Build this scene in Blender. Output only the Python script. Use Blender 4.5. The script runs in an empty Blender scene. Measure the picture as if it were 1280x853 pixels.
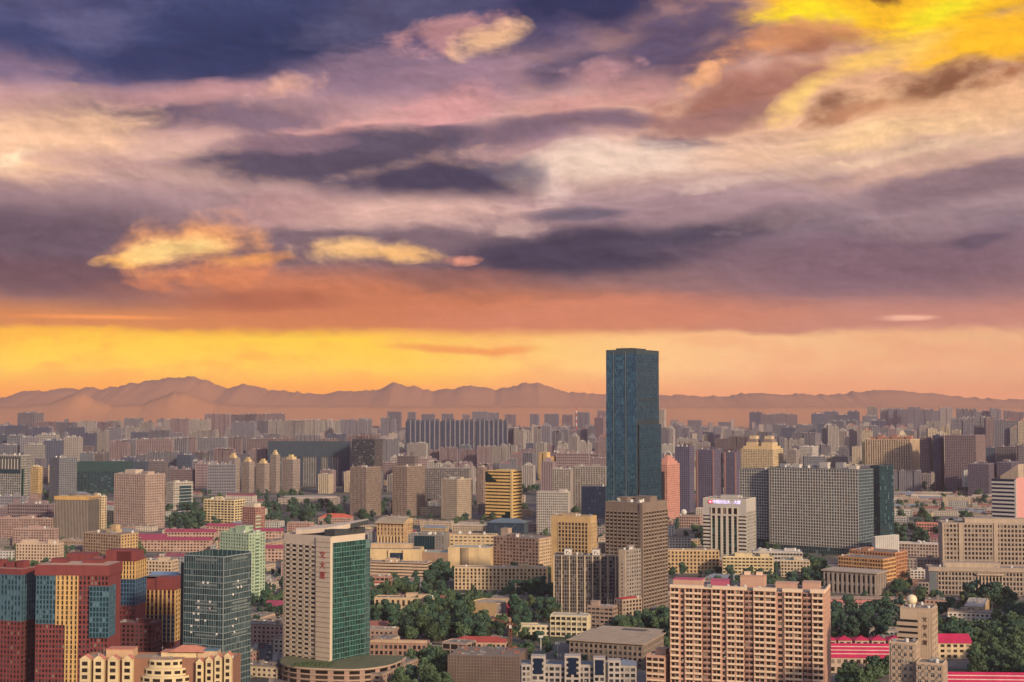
import bpy, math, random
import numpy as np
from mathutils import Vector, Matrix
random.seed(7)
R = math.radians
scene = bpy.context.scene
COL = scene.collection

# ---------------------------------------------------------------- camera
F = 1778.0            # focal length in pixels of the 1280 px wide photograph
CAMZ = 170.0
PITCH = math.atan((510 - 426.5) / F)
cam_d = bpy.data.cameras.new('camera')
cam_d.sensor_width = 36.0
cam_d.lens = 36.0 * F / 1280
cam_d.clip_start = 1.0
cam_d.clip_end = 120000.0
cam = bpy.data.objects.new('camera', cam_d)
COL.objects.link(cam)
cam.location = (0, 0, CAMZ)
cam.rotation_euler = (R(90) + PITCH, 0, 0)
scene.camera = cam

# ---------------------------------------------------------------- render look
vs = scene.view_settings
vs.view_transform = 'Standard'
vs.look = 'None'
vs.exposure = EXPOSURE = 0.3
vs.gamma = 1.0
vs.use_curve_mapping = False
cy = scene.cycles
cy.max_bounces = 4
cy.diffuse_bounces = 2
cy.glossy_bounces = 2
cy.transmission_bounces = 2
cy.volume_bounces = 0
cy.caustics_reflective = False
cy.caustics_refractive = False
cy.sample_clamp_indirect = 4.0

# ---------------------------------------------------------------- sun
SUN_AZ, SUN_EL = 146.0, 20.0       # clockwise from the view direction (+Y)
sd = Vector((math.sin(R(SUN_AZ)) * math.cos(R(SUN_EL)), math.cos(R(SUN_AZ)) * math.cos(R(SUN_EL)), math.sin(R(SUN_EL))))
sun_d = bpy.data.lights.new('sun', 'SUN')
sun_d.energy = 3.4
sun_d.angle = R(4)
sun_d.color = (1.0, 0.76, 0.52)
sun = bpy.data.objects.new('sun', sun_d)
COL.objects.link(sun)
sun.rotation_euler = sd.to_track_quat('Z', 'Y').to_euler()
sun.location = (300, -300, 900)


def lin(c):
    """display colour 0-255 -> linear"""
    out = []
    for v in c:
        v = v / 255.0
        out.append(v / 12.92 if v <= 0.04045 else ((v + 0.055) / 1.055) ** 2.4)
    return out


# ---------------------------------------------------------------- world: Nishita sky with a procedural sunset cloud deck
world = bpy.data.worlds.new('World')
scene.world = world
world.use_nodes = True
wt = world.node_tree
wt.nodes.clear()


def nd(t, kind, **kw):
    n = t.nodes.new(kind)
    for k, v in kw.items():
        if k == 'inp':
            for i, x in v.items():
                if hasattr(x, 'is_output'):
                    t.links.new(x, n.inputs[i])
                else:
                    n.inputs[i].default_value = x
        else:
            setattr(n, k, v)
    return n


def math_(t, op, a, b=0.0, c=0.0, clamp=False):
    return nd(t, 'ShaderNodeMath', operation=op, use_clamp=clamp, inp={0: a, 1: b, 2: c}).outputs[0]


def vmath(t, op, a, b):
    return nd(t, 'ShaderNodeVectorMath', operation=op, inp={0: a, 1: b}).outputs[0]


SKYK = 10.0 / 2 ** EXPOSURE      # Background strength is 0.1; radiance that displays as the colour asked for
w_tc = nd(wt, 'ShaderNodeTexCoord')
w_n = nd(wt, 'ShaderNodeVectorMath', operation='NORMALIZE', inp={0: w_tc.outputs['Generated']}).outputs[0]
w_sep = nd(wt, 'ShaderNodeSeparateXYZ', inp={0: w_n})
az = math_(wt, 'ARCTAN2', w_sep.outputs[0], w_sep.outputs[1])
el = math_(wt, 'ARCSINE', w_sep.outputs[2])
SX = math_(wt, 'MULTIPLY_ADD', az, 17.78, 6.4)
SY = math_(wt, 'MULTIPLY_ADD', el, -17.78, 5.10)
P0 = nd(wt, 'ShaderNodeCombineXYZ', inp={0: SX, 1: SY, 2: 0.0}).outputs[0]


def noise(t, vec, scale, detail=4.0, rough=0.55, loc=(0, 0, 0), rot=0.0, sc=(1, 1, 1), dist=0.0):
    m = nd(t, 'ShaderNodeMapping', inp={0: vec, 1: loc, 2: (0, 0, rot), 3: sc})
    return nd(t, 'ShaderNodeTexNoise', noise_dimensions='2D', inp={'Vector': m.outputs[0], 'Scale': scale, 'Detail': detail, 'Roughness': rough, 'Distortion': dist})


# domain warp so that nothing has a ruler-drawn edge
nw = noise(wt, P0, 0.55, 3.0, 0.55, loc=(3, 7, 0), rot=R(8), sc=(0.8, 1.9, 1))
w1 = vmath(wt, 'SUBTRACT', nw.outputs['Color'], (0.5, 0.5, 0.5))
w1 = vmath(wt, 'MULTIPLY', w1, (0.9, 0.34, 0))
P1 = vmath(wt, 'ADD', P0, w1)
nfine = noise(wt, P1, 1.1, 9.0, 0.55, loc=(11, 2, 0), rot=R(20), sc=(0.55, 1.9, 1))      # streaky cloud texture
nbig = noise(wt, P1, 0.55, 7.0, 0.6, loc=(5, 1, 0), rot=R(18), sc=(0.7, 1.9, 1))
npuff = noise(wt, P1, 1.7, 9.0, 0.54, loc=(1, 9, 0), sc=(0.9, 1.5, 1))                     # rounder billows
nedge = noise(wt, P0, 5.2, 6.0, 0.62, loc=(4, 4, 0), rot=R(14), sc=(0.7, 1.35, 1)).outputs[0]   # small tatters on the cloud edges
N_STREAK, N_BIG, N_PUFF = nfine.outputs[0], nbig.outputs[0], npuff.outputs[0]
E_STREAK = math_(wt, 'MULTIPLY_ADD', math_(wt, 'SUBTRACT', nedge, 0.5), 0.25, N_STREAK)
E_PUFF = math_(wt, 'MULTIPLY_ADD', math_(wt, 'SUBTRACT', nedge, 0.5), 0.38, N_PUFF)


def angp(px, py):
    return 6.4 + 17.78 * math.atan((px - 640) / F), 5.10 - 17.78 * (PITCH + math.atan((426.5 - py) / F))


def ramp(t, fac, stops):
    r = nd(t, 'ShaderNodeValToRGB', inp={0: fac})
    e = r.color_ramp.elements
    while len(e) < len(stops):
        e.new(0.5)
    for k, (p, c) in enumerate(stops):
        e[k].position = p
        e[k].color = (*c, 1)
    r.color_ramp.interpolation = 'EASE'
    return r.outputs[0]


def mixc(t, fac, a, b, mode='MIX'):
    m = nd(t, 'ShaderNodeMix', data_type='RGBA', blend_type=mode, clamp_factor=True)
    for i, x in ((0, fac), (6, a), (7, b)):
        if hasattr(x, 'is_output'):
            t.links.new(x, m.inputs[i])
        else:
            m.inputs[i].default_value = x if i == 0 else (*x, 1)
    return m.outputs[2]


def mrange(t, v, a, b, c=0.0, d=1.0, smooth=True):
    n = nd(t, 'ShaderNodeMapRange', interpolation_type='SMOOTHSTEP' if smooth else 'LINEAR', inp={0: v, 1: a, 2: b, 3: c, 4: d})
    return n.outputs[0]


# vertical colour of the deck, a left and a right version (display colours, by picture row)
P1S = nd(wt, 'ShaderNodeSeparateXYZ', inp={0: P1})
YW = math_(wt, 'MULTIPLY_ADD', math_(wt, 'SUBTRACT', P1S.outputs[1], SY), 0.55, SY)
yfac = mrange(wt, YW, -1.5, 6.0, smooth=False)


def rows(lst):
    return [((y / 100 + 1.5) / 7.5, lin(c)) for y, c in lst]


baseL = ramp(wt, yfac, rows([(-140, (96, 98, 132)), (60, (66, 72, 118)), (105, (160, 130, 152)), (150, (208, 160, 158)), (205, (222, 178, 162)), (262, (170, 138, 142)),
                             (300, (122, 102, 112)), (372, (146, 106, 100)), (402, (214, 136, 84)), (600, (235, 150, 86))]))
baseR = ramp(wt, yfac, rows([(-140, (150, 130, 135)), (0, (206, 152, 132)), (90, (226, 168, 134)), (150, (238, 184, 140)), (205, (222, 184, 158)), (250, (176, 148, 152)),
                             (300, (132, 114, 126)), (365, (148, 112, 116)), (402, (196, 134, 118)), (600, (222, 150, 114))]))
xfac = mrange(wt, math_(wt, 'MULTIPLY_ADD', math_(wt, 'SUBTRACT', N_BIG, 0.5), 4.0, SX), 5.0, 11.5)
col = mixc(wt, xfac, baseL, baseR)


def blob(px, py, rx, ry, rot, color, strength=1.0, n=None, k=0.9, lo=0.15, hi=0.55):
    """one cloud bank or lit gap: centre / half size in picture units of angle, edge broken by noise n"""
    global col
    cx, cyy = angp(px, py)
    m = nd(wt, 'ShaderNodeMapping', vector_type='TEXTURE', inp={0: P1 if n is not None else P0, 1: (cx, cyy, 0), 2: (0, 0, R(-rot)), 3: (rx / 100, ry / 100, 1)})
    g = nd(wt, 'ShaderNodeTexGradient', gradient_type='SPHERICAL', inp={0: m.outputs[0]}).outputs['Fac']
    if n is not None:
        g = math_(wt, 'MULTIPLY', math_(wt, 'MULTIPLY_ADD', math_(wt, 'SUBTRACT', n, 0.5), k * (1.9 if n is E_STREAK else 2.2), g), mrange(wt, g, 0.0, 0.12, smooth=False))
    f = mrange(wt, g, lo - 0.10, hi + (0.38 if n is not E_STREAK else 0.22), 0.0, strength)
    r_, g_, b_ = color
    if r_ < 150: color = (r_ + 6, g_ + 11, b_ + 8)
    col = mixc(wt, f, col, lin(color))


S_, B_, U_ = E_STREAK, N_BIG, E_PUFF
HAZE_GLOW = (0.22, 0.15, 0.14)
HAZE_COLOR = (0.88, 0.66, 0.71, 1)
HAZE_DENSITY = 5.2e-5
HAZE_G = 0.35
# --- blue-navy bank along the top
blob(200, 20, 470, 128, 3, (44, 56, 104), 1.0, S_, 0.42, 0.10, 0.34)
blob(345, 62, 215, 72, 4, (16, 40, 86), 0.95, S_, 0.35, 0.15, 0.55)
blob(240, 92, 180, 34, 0, (20, 40, 86), 0.8, S_, 0.4, 0.15, 0.55)
blob(40, 18, 200, 50, 0, (84, 78, 118), 0.55, S_, 0.6, 0.2, 0.7)
blob(118, 52, 90, 40, 6, (90, 86, 126), 0.6, S_, 0.7, 0.2, 0.7)
blob(480, 30, 160, 62, 10, (66, 66, 104), 0.9, S_, 0.6, 0.12, 0.5)
blob(720, 0, 200, 66, 3, (18, 36, 82), 1.0, U_, 0.5, 0.12, 0.42)
blob(840, 55, 170, 66, 24, (84, 68, 100), 1.0, U_, 0.55, 0.12, 0.45)
blob(895, 80, 110, 30, 22, (70, 56, 88), 0.8, S_, 0.6, 0.15, 0.5)
blob(700, 92, 90, 34, 8, (84, 70, 100), 0.95, U_, 0.6, 0.12, 0.45)
# --- mauve and pink between
blob(470, 92, 160, 40, 10, (128, 98, 122), 0.9, S_, 0.7, 0.12, 0.5)
blob(590, 108, 150, 46, 10, (148, 110, 130), 0.85, S_, 0.7, 0.12, 0.55)
blob(160, 152, 240, 36, 3, (92, 74, 98), 0.95, S_, 0.7, 0.14, 0.5)
blob(330, 150, 160, 36, 6, (116, 90, 112), 0.9, S_, 0.7, 0.14, 0.5)
blob(250, 128, 190, 20, 4, (206, 152, 152), 0.8, S_, 0.7, 0.15, 0.6)
blob(415, 168, 110, 28, 14, (222, 160, 152), 0.95, U_, 0.7, 0.12, 0.5)
blob(560, 132, 120, 30, 8, (216, 154, 152), 0.9, S_, 0.7, 0.12, 0.5)
blob(640, 168, 240, 26, 4, (126, 96, 116), 0.9, S_, 0.7, 0.12, 0.5)
blob(620, 195, 190, 16, 3, (176, 138, 142), 0.7, S_, 0.7, 0.12, 0.5)
blob(750, 128, 170, 34, 8, (206, 148, 142), 0.8, U_, 0.7, 0.12, 0.5)
blob(700, 158, 160, 18, 3, (112, 86, 106), 0.85, S_, 0.7, 0.12, 0.5)
blob(845, 180, 76, 20, 0, (112, 88, 104), 0.95, U_, 0.7, 0.12, 0.45)
blob(352, 116, 70, 18, 12, (240, 180, 156), 0.75, U_, 0.8, 0.12, 0.7)
blob(565, 42, 95, 32, 14, (206, 148, 146), 0.75, U_, 0.9, 0.2, 0.55)
blob(608, 52, 60, 24, 24, (248, 194, 148), 0.85, U_, 0.8, 0.12, 0.7)
blob(755, 98, 75, 24, 10, (196, 144, 146), 0.65, U_, 0.9, 0.2, 0.55)
blob(40, 190, 190, 70, 8, (250, 198, 158), 0.85, S_, 0.6, 0.12, 0.6)
blob(10, 212, 60, 22, 20, (255, 232, 190), 0.8, U_, 0.7, 0.2, 0.6)
# --- long slate cloud left of centre
blob(420, 200, 270, 40, 6, (78, 66, 90), 1.0, S_, 0.6, 0.10, 0.36)
blob(540, 224, 200, 36, 2, (60, 54, 82), 1.0, S_, 0.5, 0.10, 0.40)
blob(330, 186, 120, 18, 4, (150, 116, 128), 0.6, S_, 0.7, 0.15, 0.6)
blob(130, 215, 120, 28, -4, (190, 150, 146), 0.7, S_, 0.8, 0.15, 0.6)
blob(500, 264, 230, 30, 2, (226, 180, 164), 0.75, S_, 0.5, 0.12, 0.6)
blob(330, 262, 120, 36, 4, (180, 138, 136), 0.8, S_, 0.6, 0.12, 0.6)
blob(775, 206, 165, 34, 4, (240, 210, 190), 0.85, S_, 0.5, 0.12, 0.6)
blob(705, 235, 40, 30, 30, (226, 194, 184), 0.5, U_, 0.7, 0.15, 0.55)
blob(660, 214, 60, 28, -6, (86, 76, 102), 0.8, U_, 0.7, 0.15, 0.5)
# --- right side: yellow blaze, peach, brown drifts
blob(1160, 8, 280, 108, -4, (255, 192, 10), 1.0, S_, 0.6, 0.08, 0.42)
blob(1020, 30, 90, 22, 0, (255, 224, 0), 0.95, S_, 0.7, 0.15, 0.55)
blob(1180, 32, 110, 26, 20, (255, 236, 40), 0.9, S_, 0.8, 0.18, 0.6)
blob(1245, 66, 110, 50, 0, (255, 186, 0), 0.9, S_, 0.7, 0.15, 0.6)
blob(1085, 86, 140, 26, 18, (255, 202, 104), 0.85, S_, 0.7, 0.15, 0.6)
blob(985, 62, 130, 30, 14, (214, 144, 100), 0.95, U_, 0.7, 0.12, 0.45)
blob(1010, 72, 80, 16, 16, (168, 108, 84), 0.8, U_, 0.7, 0.14, 0.5)
blob(940, 118, 170, 36, 16, (168, 114, 100), 1.0, U_, 0.65, 0.10, 0.40)
blob(900, 150, 110, 22, 8, (150, 106, 104), 0.85, S_, 0.7, 0.12, 0.45)
blob(880, 105, 60, 14, 24, (250, 180, 130), 0.8, U_, 0.8, 0.15, 0.5)
blob(1005, 128, 60, 20, 30, (255, 208, 120), 0.85, U_, 0.7, 0.15, 0.55)
blob(1120, 8, 34, 15, -14, (120, 72, 30), 0.95, U_, 1.0, 0.22, 0.5)
blob(1180, 122, 110, 30, 10, (132, 80, 58), 1.0, U_, 0.7, 0.12, 0.42)
blob(1260, 116, 60, 16, 14, (164, 100, 64), 0.8, U_, 0.8, 0.14, 0.5)
blob(1042, 142, 50, 26, 14, (146, 94, 74), 1.0, U_, 0.8, 0.14, 0.45)
blob(1090, 150, 70, 14, 6, (190, 130, 96), 0.7, U_, 0.8, 0.14, 0.5)
blob(1110, 182, 230, 22, 4, (252, 206, 154), 0.85, S_, 0.6, 0.12, 0.6)
blob(950, 192, 120, 26, 6, (236, 190, 160), 0.7, S_, 0.6, 0.12, 0.6)
blob(1130, 222, 300, 34, 5, (206, 164, 146), 0.9, U_, 0.8, 0.12, 0.45)
blob(1130, 205, 200, 10, 8, (246, 206, 172), 0.7, U_, 0.9, 0.15, 0.5)
blob(1240, 240, 220, 34, 6, (126, 98, 110), 0.95, S_, 0.7, 0.12, 0.45)
# --- slate bank right of centre
blob(880, 262, 260, 42, 8, (164, 134, 140), 0.9, U_, 0.7, 0.10, 0.45)
blob(900, 234, 130, 12, 6, (224, 190, 174), 0.6, U_, 0.9, 0.15, 0.5)
blob(735, 268, 90, 14, 0, (88, 78, 100), 0.85, S_, 0.6, 0.12, 0.45)
blob(640, 282, 70, 14, 4, (220, 180, 168), 0.5, U_, 0.7, 0.15, 0.5)
blob(740, 316, 250, 42, 3, (56, 50, 74), 1.0, S_, 0.45, 0.08, 0.36)
blob(900, 296, 180, 28, 10, (66, 58, 80), 0.95, S_, 0.55, 0.10, 0.42)
blob(1010, 276, 120, 18, 8, (140, 112, 122), 0.7, U_, 0.8, 0.12, 0.5)
blob(1110, 330, 330, 52, 0, (112, 82, 98), 0.85, S_, 0.4, 0.08, 0.55)
blob(1215, 311, 56, 9, 0, (80, 66, 88), 0.8, S_, 0.5, 0.12, 0.5)
blob(1150, 292, 120, 20, 3, (144, 114, 122), 0.6, S_, 0.7, 0.12, 0.5)
# --- dark dusk veil left, glowing cumulus gaps
blob(30, 310, 270, 76, 0, (98, 76, 92), 0.95, S_, 0.4, 0.08, 0.55)
blob(60, 350, 220, 30, 0, (100, 66, 78), 0.7, S_, 0.3, 0.08, 0.55)
blob(500, 378, 420, 50, 0, (204, 122, 84), 0.9, S_, 0.25, 0.06, 0.5)
blob(760, 392, 320, 36, 0, (208, 130, 102), 0.75, S_, 0.25, 0.06, 0.55)
blob(330, 378, 130, 16, 0, (150, 84, 66), 0.5, S_, 0.5, 0.1, 0.5)
blob(560, 344, 130, 14, 2, (142, 88, 82), 0.7, U_, 0.6, 0.1, 0.5)
blob(275, 344, 120, 30, 0, (216, 130, 86), 0.8, U_, 0.7, 0.12, 0.45)
blob(240, 306, 110, 46, 8, (246, 166, 104), 0.95, U_, 0.6, 0.06, 0.6)
blob(185, 322, 62, 16, 12, (255, 190, 108), 0.9, U_, 0.7, 0.1, 0.5)
blob(300, 326, 90, 12, 0, (240, 160, 96), 0.85, U_, 0.6, 0.1, 0.55)
blob(228, 314, 72, 24, 4, (255, 214, 138), 1.0, U_, 0.6, 0.06, 0.65)
blob(445, 316, 100, 24, 0, (252, 196, 132), 0.95, U_, 0.6, 0.06, 0.6)
blob(505, 318, 60, 14, 0, (246, 186, 120), 0.9, U_, 0.7, 0.14, 0.45)
blob(575, 322, 34, 9, 0, (226, 150, 124), 0.85, U_, 0.8, 0.18, 0.55)
# --- clear yellow strip over the horizon, brightest on the left
ystrip = mrange(wt, math_(wt, 'MULTIPLY_ADD', math_(wt, 'SUBTRACT', S_, 0.5), 0.25, YW), 4.09, 4.25)
left = mrange(wt, SX, 3.0, 9.5, 1.0, 0.0)
strip = mixc(wt, left, lin((250, 196, 138)), lin((255, 206, 52)))
strip = mixc(wt, mrange(wt, S_, 0.42, 0.68, 0.0, 0.6), strip, mixc(wt, left, lin((238, 168, 120)), lin((248, 160, 74))))
strip = mixc(wt, mrange(wt, SY, 4.55, 4.95), strip, mixc(wt, left, lin((236, 164, 118)), lin((252, 166, 80))))
edge = mrange(wt, SX, 7.5, 12.5, 1.0, 0.6)
col = mixc(wt, math_(wt, 'MULTIPLY', ystrip, edge), col, strip)
blob(120, 401, 130, 4, 0, (255, 160, 90), 0.8, None, 0, 0.05, 0.7)
blob(580, 436, 130, 9, 1, (240, 150, 84), 0.8, S_, 0.3, 0.1, 0.6)
blob(1130, 403, 50, 5, 2, (250, 190, 160), 0.7, S_, 0.3, 0.1, 0.6)
# streaks of light and shade through the whole deck, billows relieved by the glow from the upper right
P2 = vmath(wt, 'ADD', P1, (0.045, -0.035, 0))
npuff2 = noise(wt, P2, 1.7, 9.0, 0.54, loc=(1, 9, 0), sc=(0.9, 1.5, 1)).outputs[0]
nstr2 = noise(wt, vmath(wt, 'ADD', P1, (0.03, -0.05, 0)), 1.1, 9.0, 0.55, loc=(11, 2, 0), rot=R(20), sc=(0.55, 1.9, 1)).outputs[0]
relief = math_(wt, 'ADD', math_(wt, 'SUBTRACT', N_PUFF, npuff2), math_(wt, 'MULTIPLY', math_(wt, 'SUBTRACT', S_, nstr2), 0.8))
calm = mrange(wt, SY, 3.3, 4.1, 1.0, 0.25)
shade = math_(wt, 'MULTIPLY_ADD', math_(wt, 'MULTIPLY', relief, calm), 0.8, math_(wt, 'MULTIPLY_ADD', math_(wt, 'MULTIPLY', math_(wt, 'SUBTRACT', S_, 0.5), calm), 0.36, 1.0))
shade = math_(wt, 'MAXIMUM', shade, 0.4)
col = nd(wt, 'ShaderNodeVectorMath', operation='SCALE', inp={0: col, 3: shade}).outputs[0]
# the haze in front dims the sky and adds its own light near the horizon: the sky behind is the brighter and purer for it
elc = math_(wt, 'MAXIMUM', el, 0.012)
path = math_(wt, 'MINIMUM', math_(wt, 'DIVIDE', 450.0, math_(wt, 'SINE', elc)), 17000.0)
T_ = math_(wt, 'EXPONENT', math_(wt, 'MULTIPLY', path, -HAZE_DENSITY))
veil = nd(wt, 'ShaderNodeVectorMath', operation='SCALE', inp={0: HAZE_GLOW, 3: math_(wt, 'SUBTRACT', 1.0, T_)}).outputs[0]
col = vmath(wt, 'MAXIMUM', vmath(wt, 'SUBTRACT', col, veil), (0.01, 0.01, 0.012))
skyv = nd(wt, 'ShaderNodeVectorMath', operation='SCALE', inp={0: col, 3: math_(wt, 'DIVIDE', SKYK, T_)}).outputs[0]
# away from the sunset side the open Nishita sky shows between lavender cloud
nish = nd(wt, 'ShaderNodeTexSky', sky_type='NISHITA', sun_disc=False, sun_elevation=R(SUN_EL), sun_rotation=R(SUN_AZ), air_density=1.6, dust_density=3.0).outputs[0]
away = mrange(wt, math_(wt, 'ABSOLUTE', az), 0.55, 1.3)
high = mrange(wt, el, 0.36, 0.8)
out_f = math_(wt, 'MAXIMUM', away, high)
broken = mixc(wt, mrange(wt, N_BIG, 0.38, 0.62, 0.25, 0.8), nish, [x * SKYK * 1.05 for x in lin((154, 164, 206))])
skyv = mixc(wt, out_f, skyv, broken)
bg = nd(wt, 'ShaderNodeBackground', inp={0: skyv, 1: 0.1})
wo = nd(wt, 'ShaderNodeOutputWorld')
wt.links.new(bg.outputs[0], wo.inputs[0])
world.cycles.sampling_method = 'MANUAL'
world.cycles.sample_map_resolution = 1024



# ---------------------------------------------------------------- materials
MATS = {}


def new_mat(name):
    m = bpy.data.materials.new(name)
    m.use_nodes = True
    t = m.node_tree
    return m, t, t.nodes['Principled BSDF']


def prop(o, label=None, cat=None, group=None, kind=None):
    if label: o['label'] = label
    if cat: o['category'] = cat
    if group: o['group'] = group
    if kind: o['kind'] = kind
    return o


def mesh_obj(name, verts, faces, mats, midx=None, parent=None, smooth=False):
    me = bpy.data.meshes.new(name)
    me.from_pydata([tuple(v) for v in verts], [], [tuple(f) for f in faces])
    for m in (mats if isinstance(mats, (list, tuple)) else [mats]):
        me.materials.append(m)
    if midx is not None:
        me.polygons.foreach_set('material_index', np.asarray(midx, dtype=np.int32))
    if smooth:
        me.polygons.foreach_set('use_smooth', np.ones(len(me.polygons), dtype=bool))
    me.update()
    o = bpy.data.objects.new(name, me)
    COL.objects.link(o)
    if parent: o.parent = parent
    return o


# ---------------------------------------------------------------- picture <-> place
SP, CP = math.sin(PITCH), math.cos(PITCH)


def ray(px, py):
    x, y = (px - 640) / F, (426.5 - py) / F
    return Vector((x, CP - y * SP, SP + y * CP))


def ground(px, py):
    d = ray(px, py)
    s = -CAMZ / d.z
    return d.x * s, d.y * s


def dist(yb):
    """distance of the ground seen at picture row yb"""
    return ground(640, yb)[1]


def height(py, Y):
    d = ray(640, py)
    return CAMZ + Y * d.z / d.y


def xat(px, Y, z=60.0):
    return (px - 640) / F * (Y * CP + (z - CAMZ) * SP)


# ---------------------------------------------------------------- ground
gm, t, b = new_mat('city_ground')
tc = nd(t, 'ShaderNodeTexCoord').outputs['Object']
vo = nd(t, 'ShaderNodeTexVoronoi', feature='F1', inp={'Vector': tc, 'Scale': 0.022})
ng = nd(t, 'ShaderNodeTexNoise', inp={'Vector': tc, 'Scale': 0.012, 'Detail': 6.0})
c = mixc(t, mrange(t, vo.outputs['Color'], 0.2, 0.8), (0.10, 0.095, 0.09), (0.19, 0.165, 0.145))
c = mixc(t, mrange(t, ng.outputs[0], 0.5, 0.62), c, (0.045, 0.06, 0.03))
t.links.new(c, b.inputs['Base Color'])
b.inputs['Roughness'].default_value = 0.95
o = mesh_obj('ground', [(-13000, 100, 0), (13000, 100, 0), (13000, 17200, 0), (-13000, 17200, 0)], [(0, 1, 2, 3)], gm)
prop(o, kind='structure')

# ---------------------------------------------------------------- mountains
mm, t, b = new_mat('haze_tinted_mountain')
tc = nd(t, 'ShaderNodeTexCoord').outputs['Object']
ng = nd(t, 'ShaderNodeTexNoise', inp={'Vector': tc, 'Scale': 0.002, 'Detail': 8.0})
t.links.new(mixc(t, ng.outputs[0], (0.48, 0.22, 0.095), (0.64, 0.31, 0.14)), b.inputs['Base Color'])  # orange of the sunlit haze is put into the mountain colour
b.inputs['Roughness'].default_value = 1.0


def fbm1(x, seed, octs=5, rough=0.5):
    rs = np.random.RandomState(seed)
    v, a = np.zeros_like(x), 1.0
    f = 1.0
    for k in range(octs):
        tab = rs.rand(4096) - 0.5
        i = np.floor(x * f).astype(int)
        u = x * f - i
        u = u * u * (3 - 2 * u)
        v += a * (tab[i % 4096] * (1 - u) + tab[(i + 1) % 4096] * u)
        a *= rough
        f *= 2.03
    return v


def ridge(name, Y, prof, depth, seed, jag=3.0):
    """a mountain range: prof lists its skyline (picture column, row); built as a solid heightfield with two slopes"""
    pxs = np.linspace(-60, 1340, 520)
    rowsy = np.interp(pxs, [p[0] for p in prof], [p[1] for p in prof])
    crest = np.array([height(r, Y) for r in rowsy])
    wob = fbm1(pxs * 0.11, seed, 6, 0.66) * jag * Y / F
    hcrest = np.maximum(crest, 12)
    wob = wob * np.clip(crest / 300.0, 0.15, 1)
    n = 15
    vs_, fs_ = [], []
    for j in range(n):
        s = (j - 7) / 7.0
        fall = max(0.0, 1 - abs(s)) ** 1.25
        spur = fbm1(pxs * 0.06 + j * 0.7, seed + 3, 4, 0.6)
        for i, px in enumerate(pxs):
            z = hcrest[i] * fall * (1 + 0.16 * spur[i] * (1 - fall)) + wob[i] * fall ** 7 if 0 < j < n - 1 else -2
            vs_.append((xat(px, Y, 170), Y + s * depth, z))
    m = len(pxs)
    for j in range(n - 1):
        for i in range(m - 1):
            a = j * m + i
            fs_.append((a, a + 1, a + m + 1, a + m))
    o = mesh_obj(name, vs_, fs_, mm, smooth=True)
    prop(o, kind='structure')
    return o


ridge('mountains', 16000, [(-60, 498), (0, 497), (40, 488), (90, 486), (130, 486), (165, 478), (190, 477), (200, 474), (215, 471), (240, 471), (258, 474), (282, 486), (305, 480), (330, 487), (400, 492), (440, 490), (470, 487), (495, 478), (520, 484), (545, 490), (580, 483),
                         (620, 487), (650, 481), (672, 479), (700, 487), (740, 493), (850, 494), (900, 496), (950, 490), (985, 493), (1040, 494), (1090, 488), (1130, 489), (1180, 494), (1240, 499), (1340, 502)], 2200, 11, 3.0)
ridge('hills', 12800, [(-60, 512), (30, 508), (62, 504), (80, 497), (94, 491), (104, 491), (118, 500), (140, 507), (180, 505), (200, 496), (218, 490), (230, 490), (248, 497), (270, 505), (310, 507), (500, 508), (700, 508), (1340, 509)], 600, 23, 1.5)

# ---------------------------------------------------------------- haze
hm = bpy.data.materials.new('evening_haze')
hm.use_nodes = True
t = hm.node_tree
t.nodes.clear()
pv = nd(t, 'ShaderNodeVolumePrincipled', inp={'Color': HAZE_COLOR, 'Density': HAZE_DENSITY, 'Anisotropy': HAZE_G, 'Density Attribute': ''})
mo = nd(t, 'ShaderNodeOutputMaterial')
t.links.new(pv.outputs[0], mo.inputs['Volume'])
HX, HY0, HY1, HZ0, HZ1 = 13500, -1500, 17400, -3, 620
hv = [(x, y, z) for z in (HZ0, HZ1) for x, y in ((-HX, HY0), (HX, HY0), (HX, HY1), (-HX, HY1))]
o = mesh_obj('haze', hv, [(3, 2, 1, 0), (4, 5, 6, 7), (0, 1, 5, 4), (1, 2, 6, 5), (2, 3, 7, 6), (3, 0, 4, 7)], hm)
prop(o, kind='stuff')


# ---------------------------------------------------------------- surface materials
def wall_mat(c, rough=0.85, stain=0.32, name='plaster'):
    key = ('w', tuple(c), rough, stain)
    if key in MATS: return MATS[key]
    m, t, b = new_mat(name)
    tc = nd(t, 'ShaderNodeTexCoord').outputs['Object']
    st = nd(t, 'ShaderNodeMapping', inp={0: tc, 3: (0.35, 0.35, 0.06)}).outputs[0]
    n1 = nd(t, 'ShaderNodeTexNoise', inp={'Vector': st, 'Scale': 1.0, 'Detail': 5.0, 'Roughness': 0.65}).outputs[0]
    n2 = nd(t, 'ShaderNodeTexNoise', inp={'Vector': tc, 'Scale': 0.11, 'Detail': 4.0}).outputs[0]
    f = math_(t, 'MULTIPLY_ADD', math_(t, 'ADD', n1, n2), stain * 1.6, 1.0 - stain * 1.6)
    v = nd(t, 'ShaderNodeVectorMath', operation='SCALE', inp={0: tuple(c), 3: f}).outputs[0]
    t.links.new(v, b.inputs['Base Color'])
    b.inputs['Roughness'].default_value = rough
    MATS[key] = m
    return m


def glass_mat(c, metal=0.0, rough=0.1, name='window_glass'):
    key = ('g', tuple(c), metal, rough)
    if key in MATS: return MATS[key]
    m, t, b = new_mat(name)
    b.inputs['Base Color'].default_value = (*c, 1)
    b.inputs['Metallic'].default_value = metal
    b.inputs['Roughness'].default_value = rough
    if metal == 0: b.inputs['Specular IOR Level'].default_value = .32
    MATS[key] = m
    return m


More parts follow.
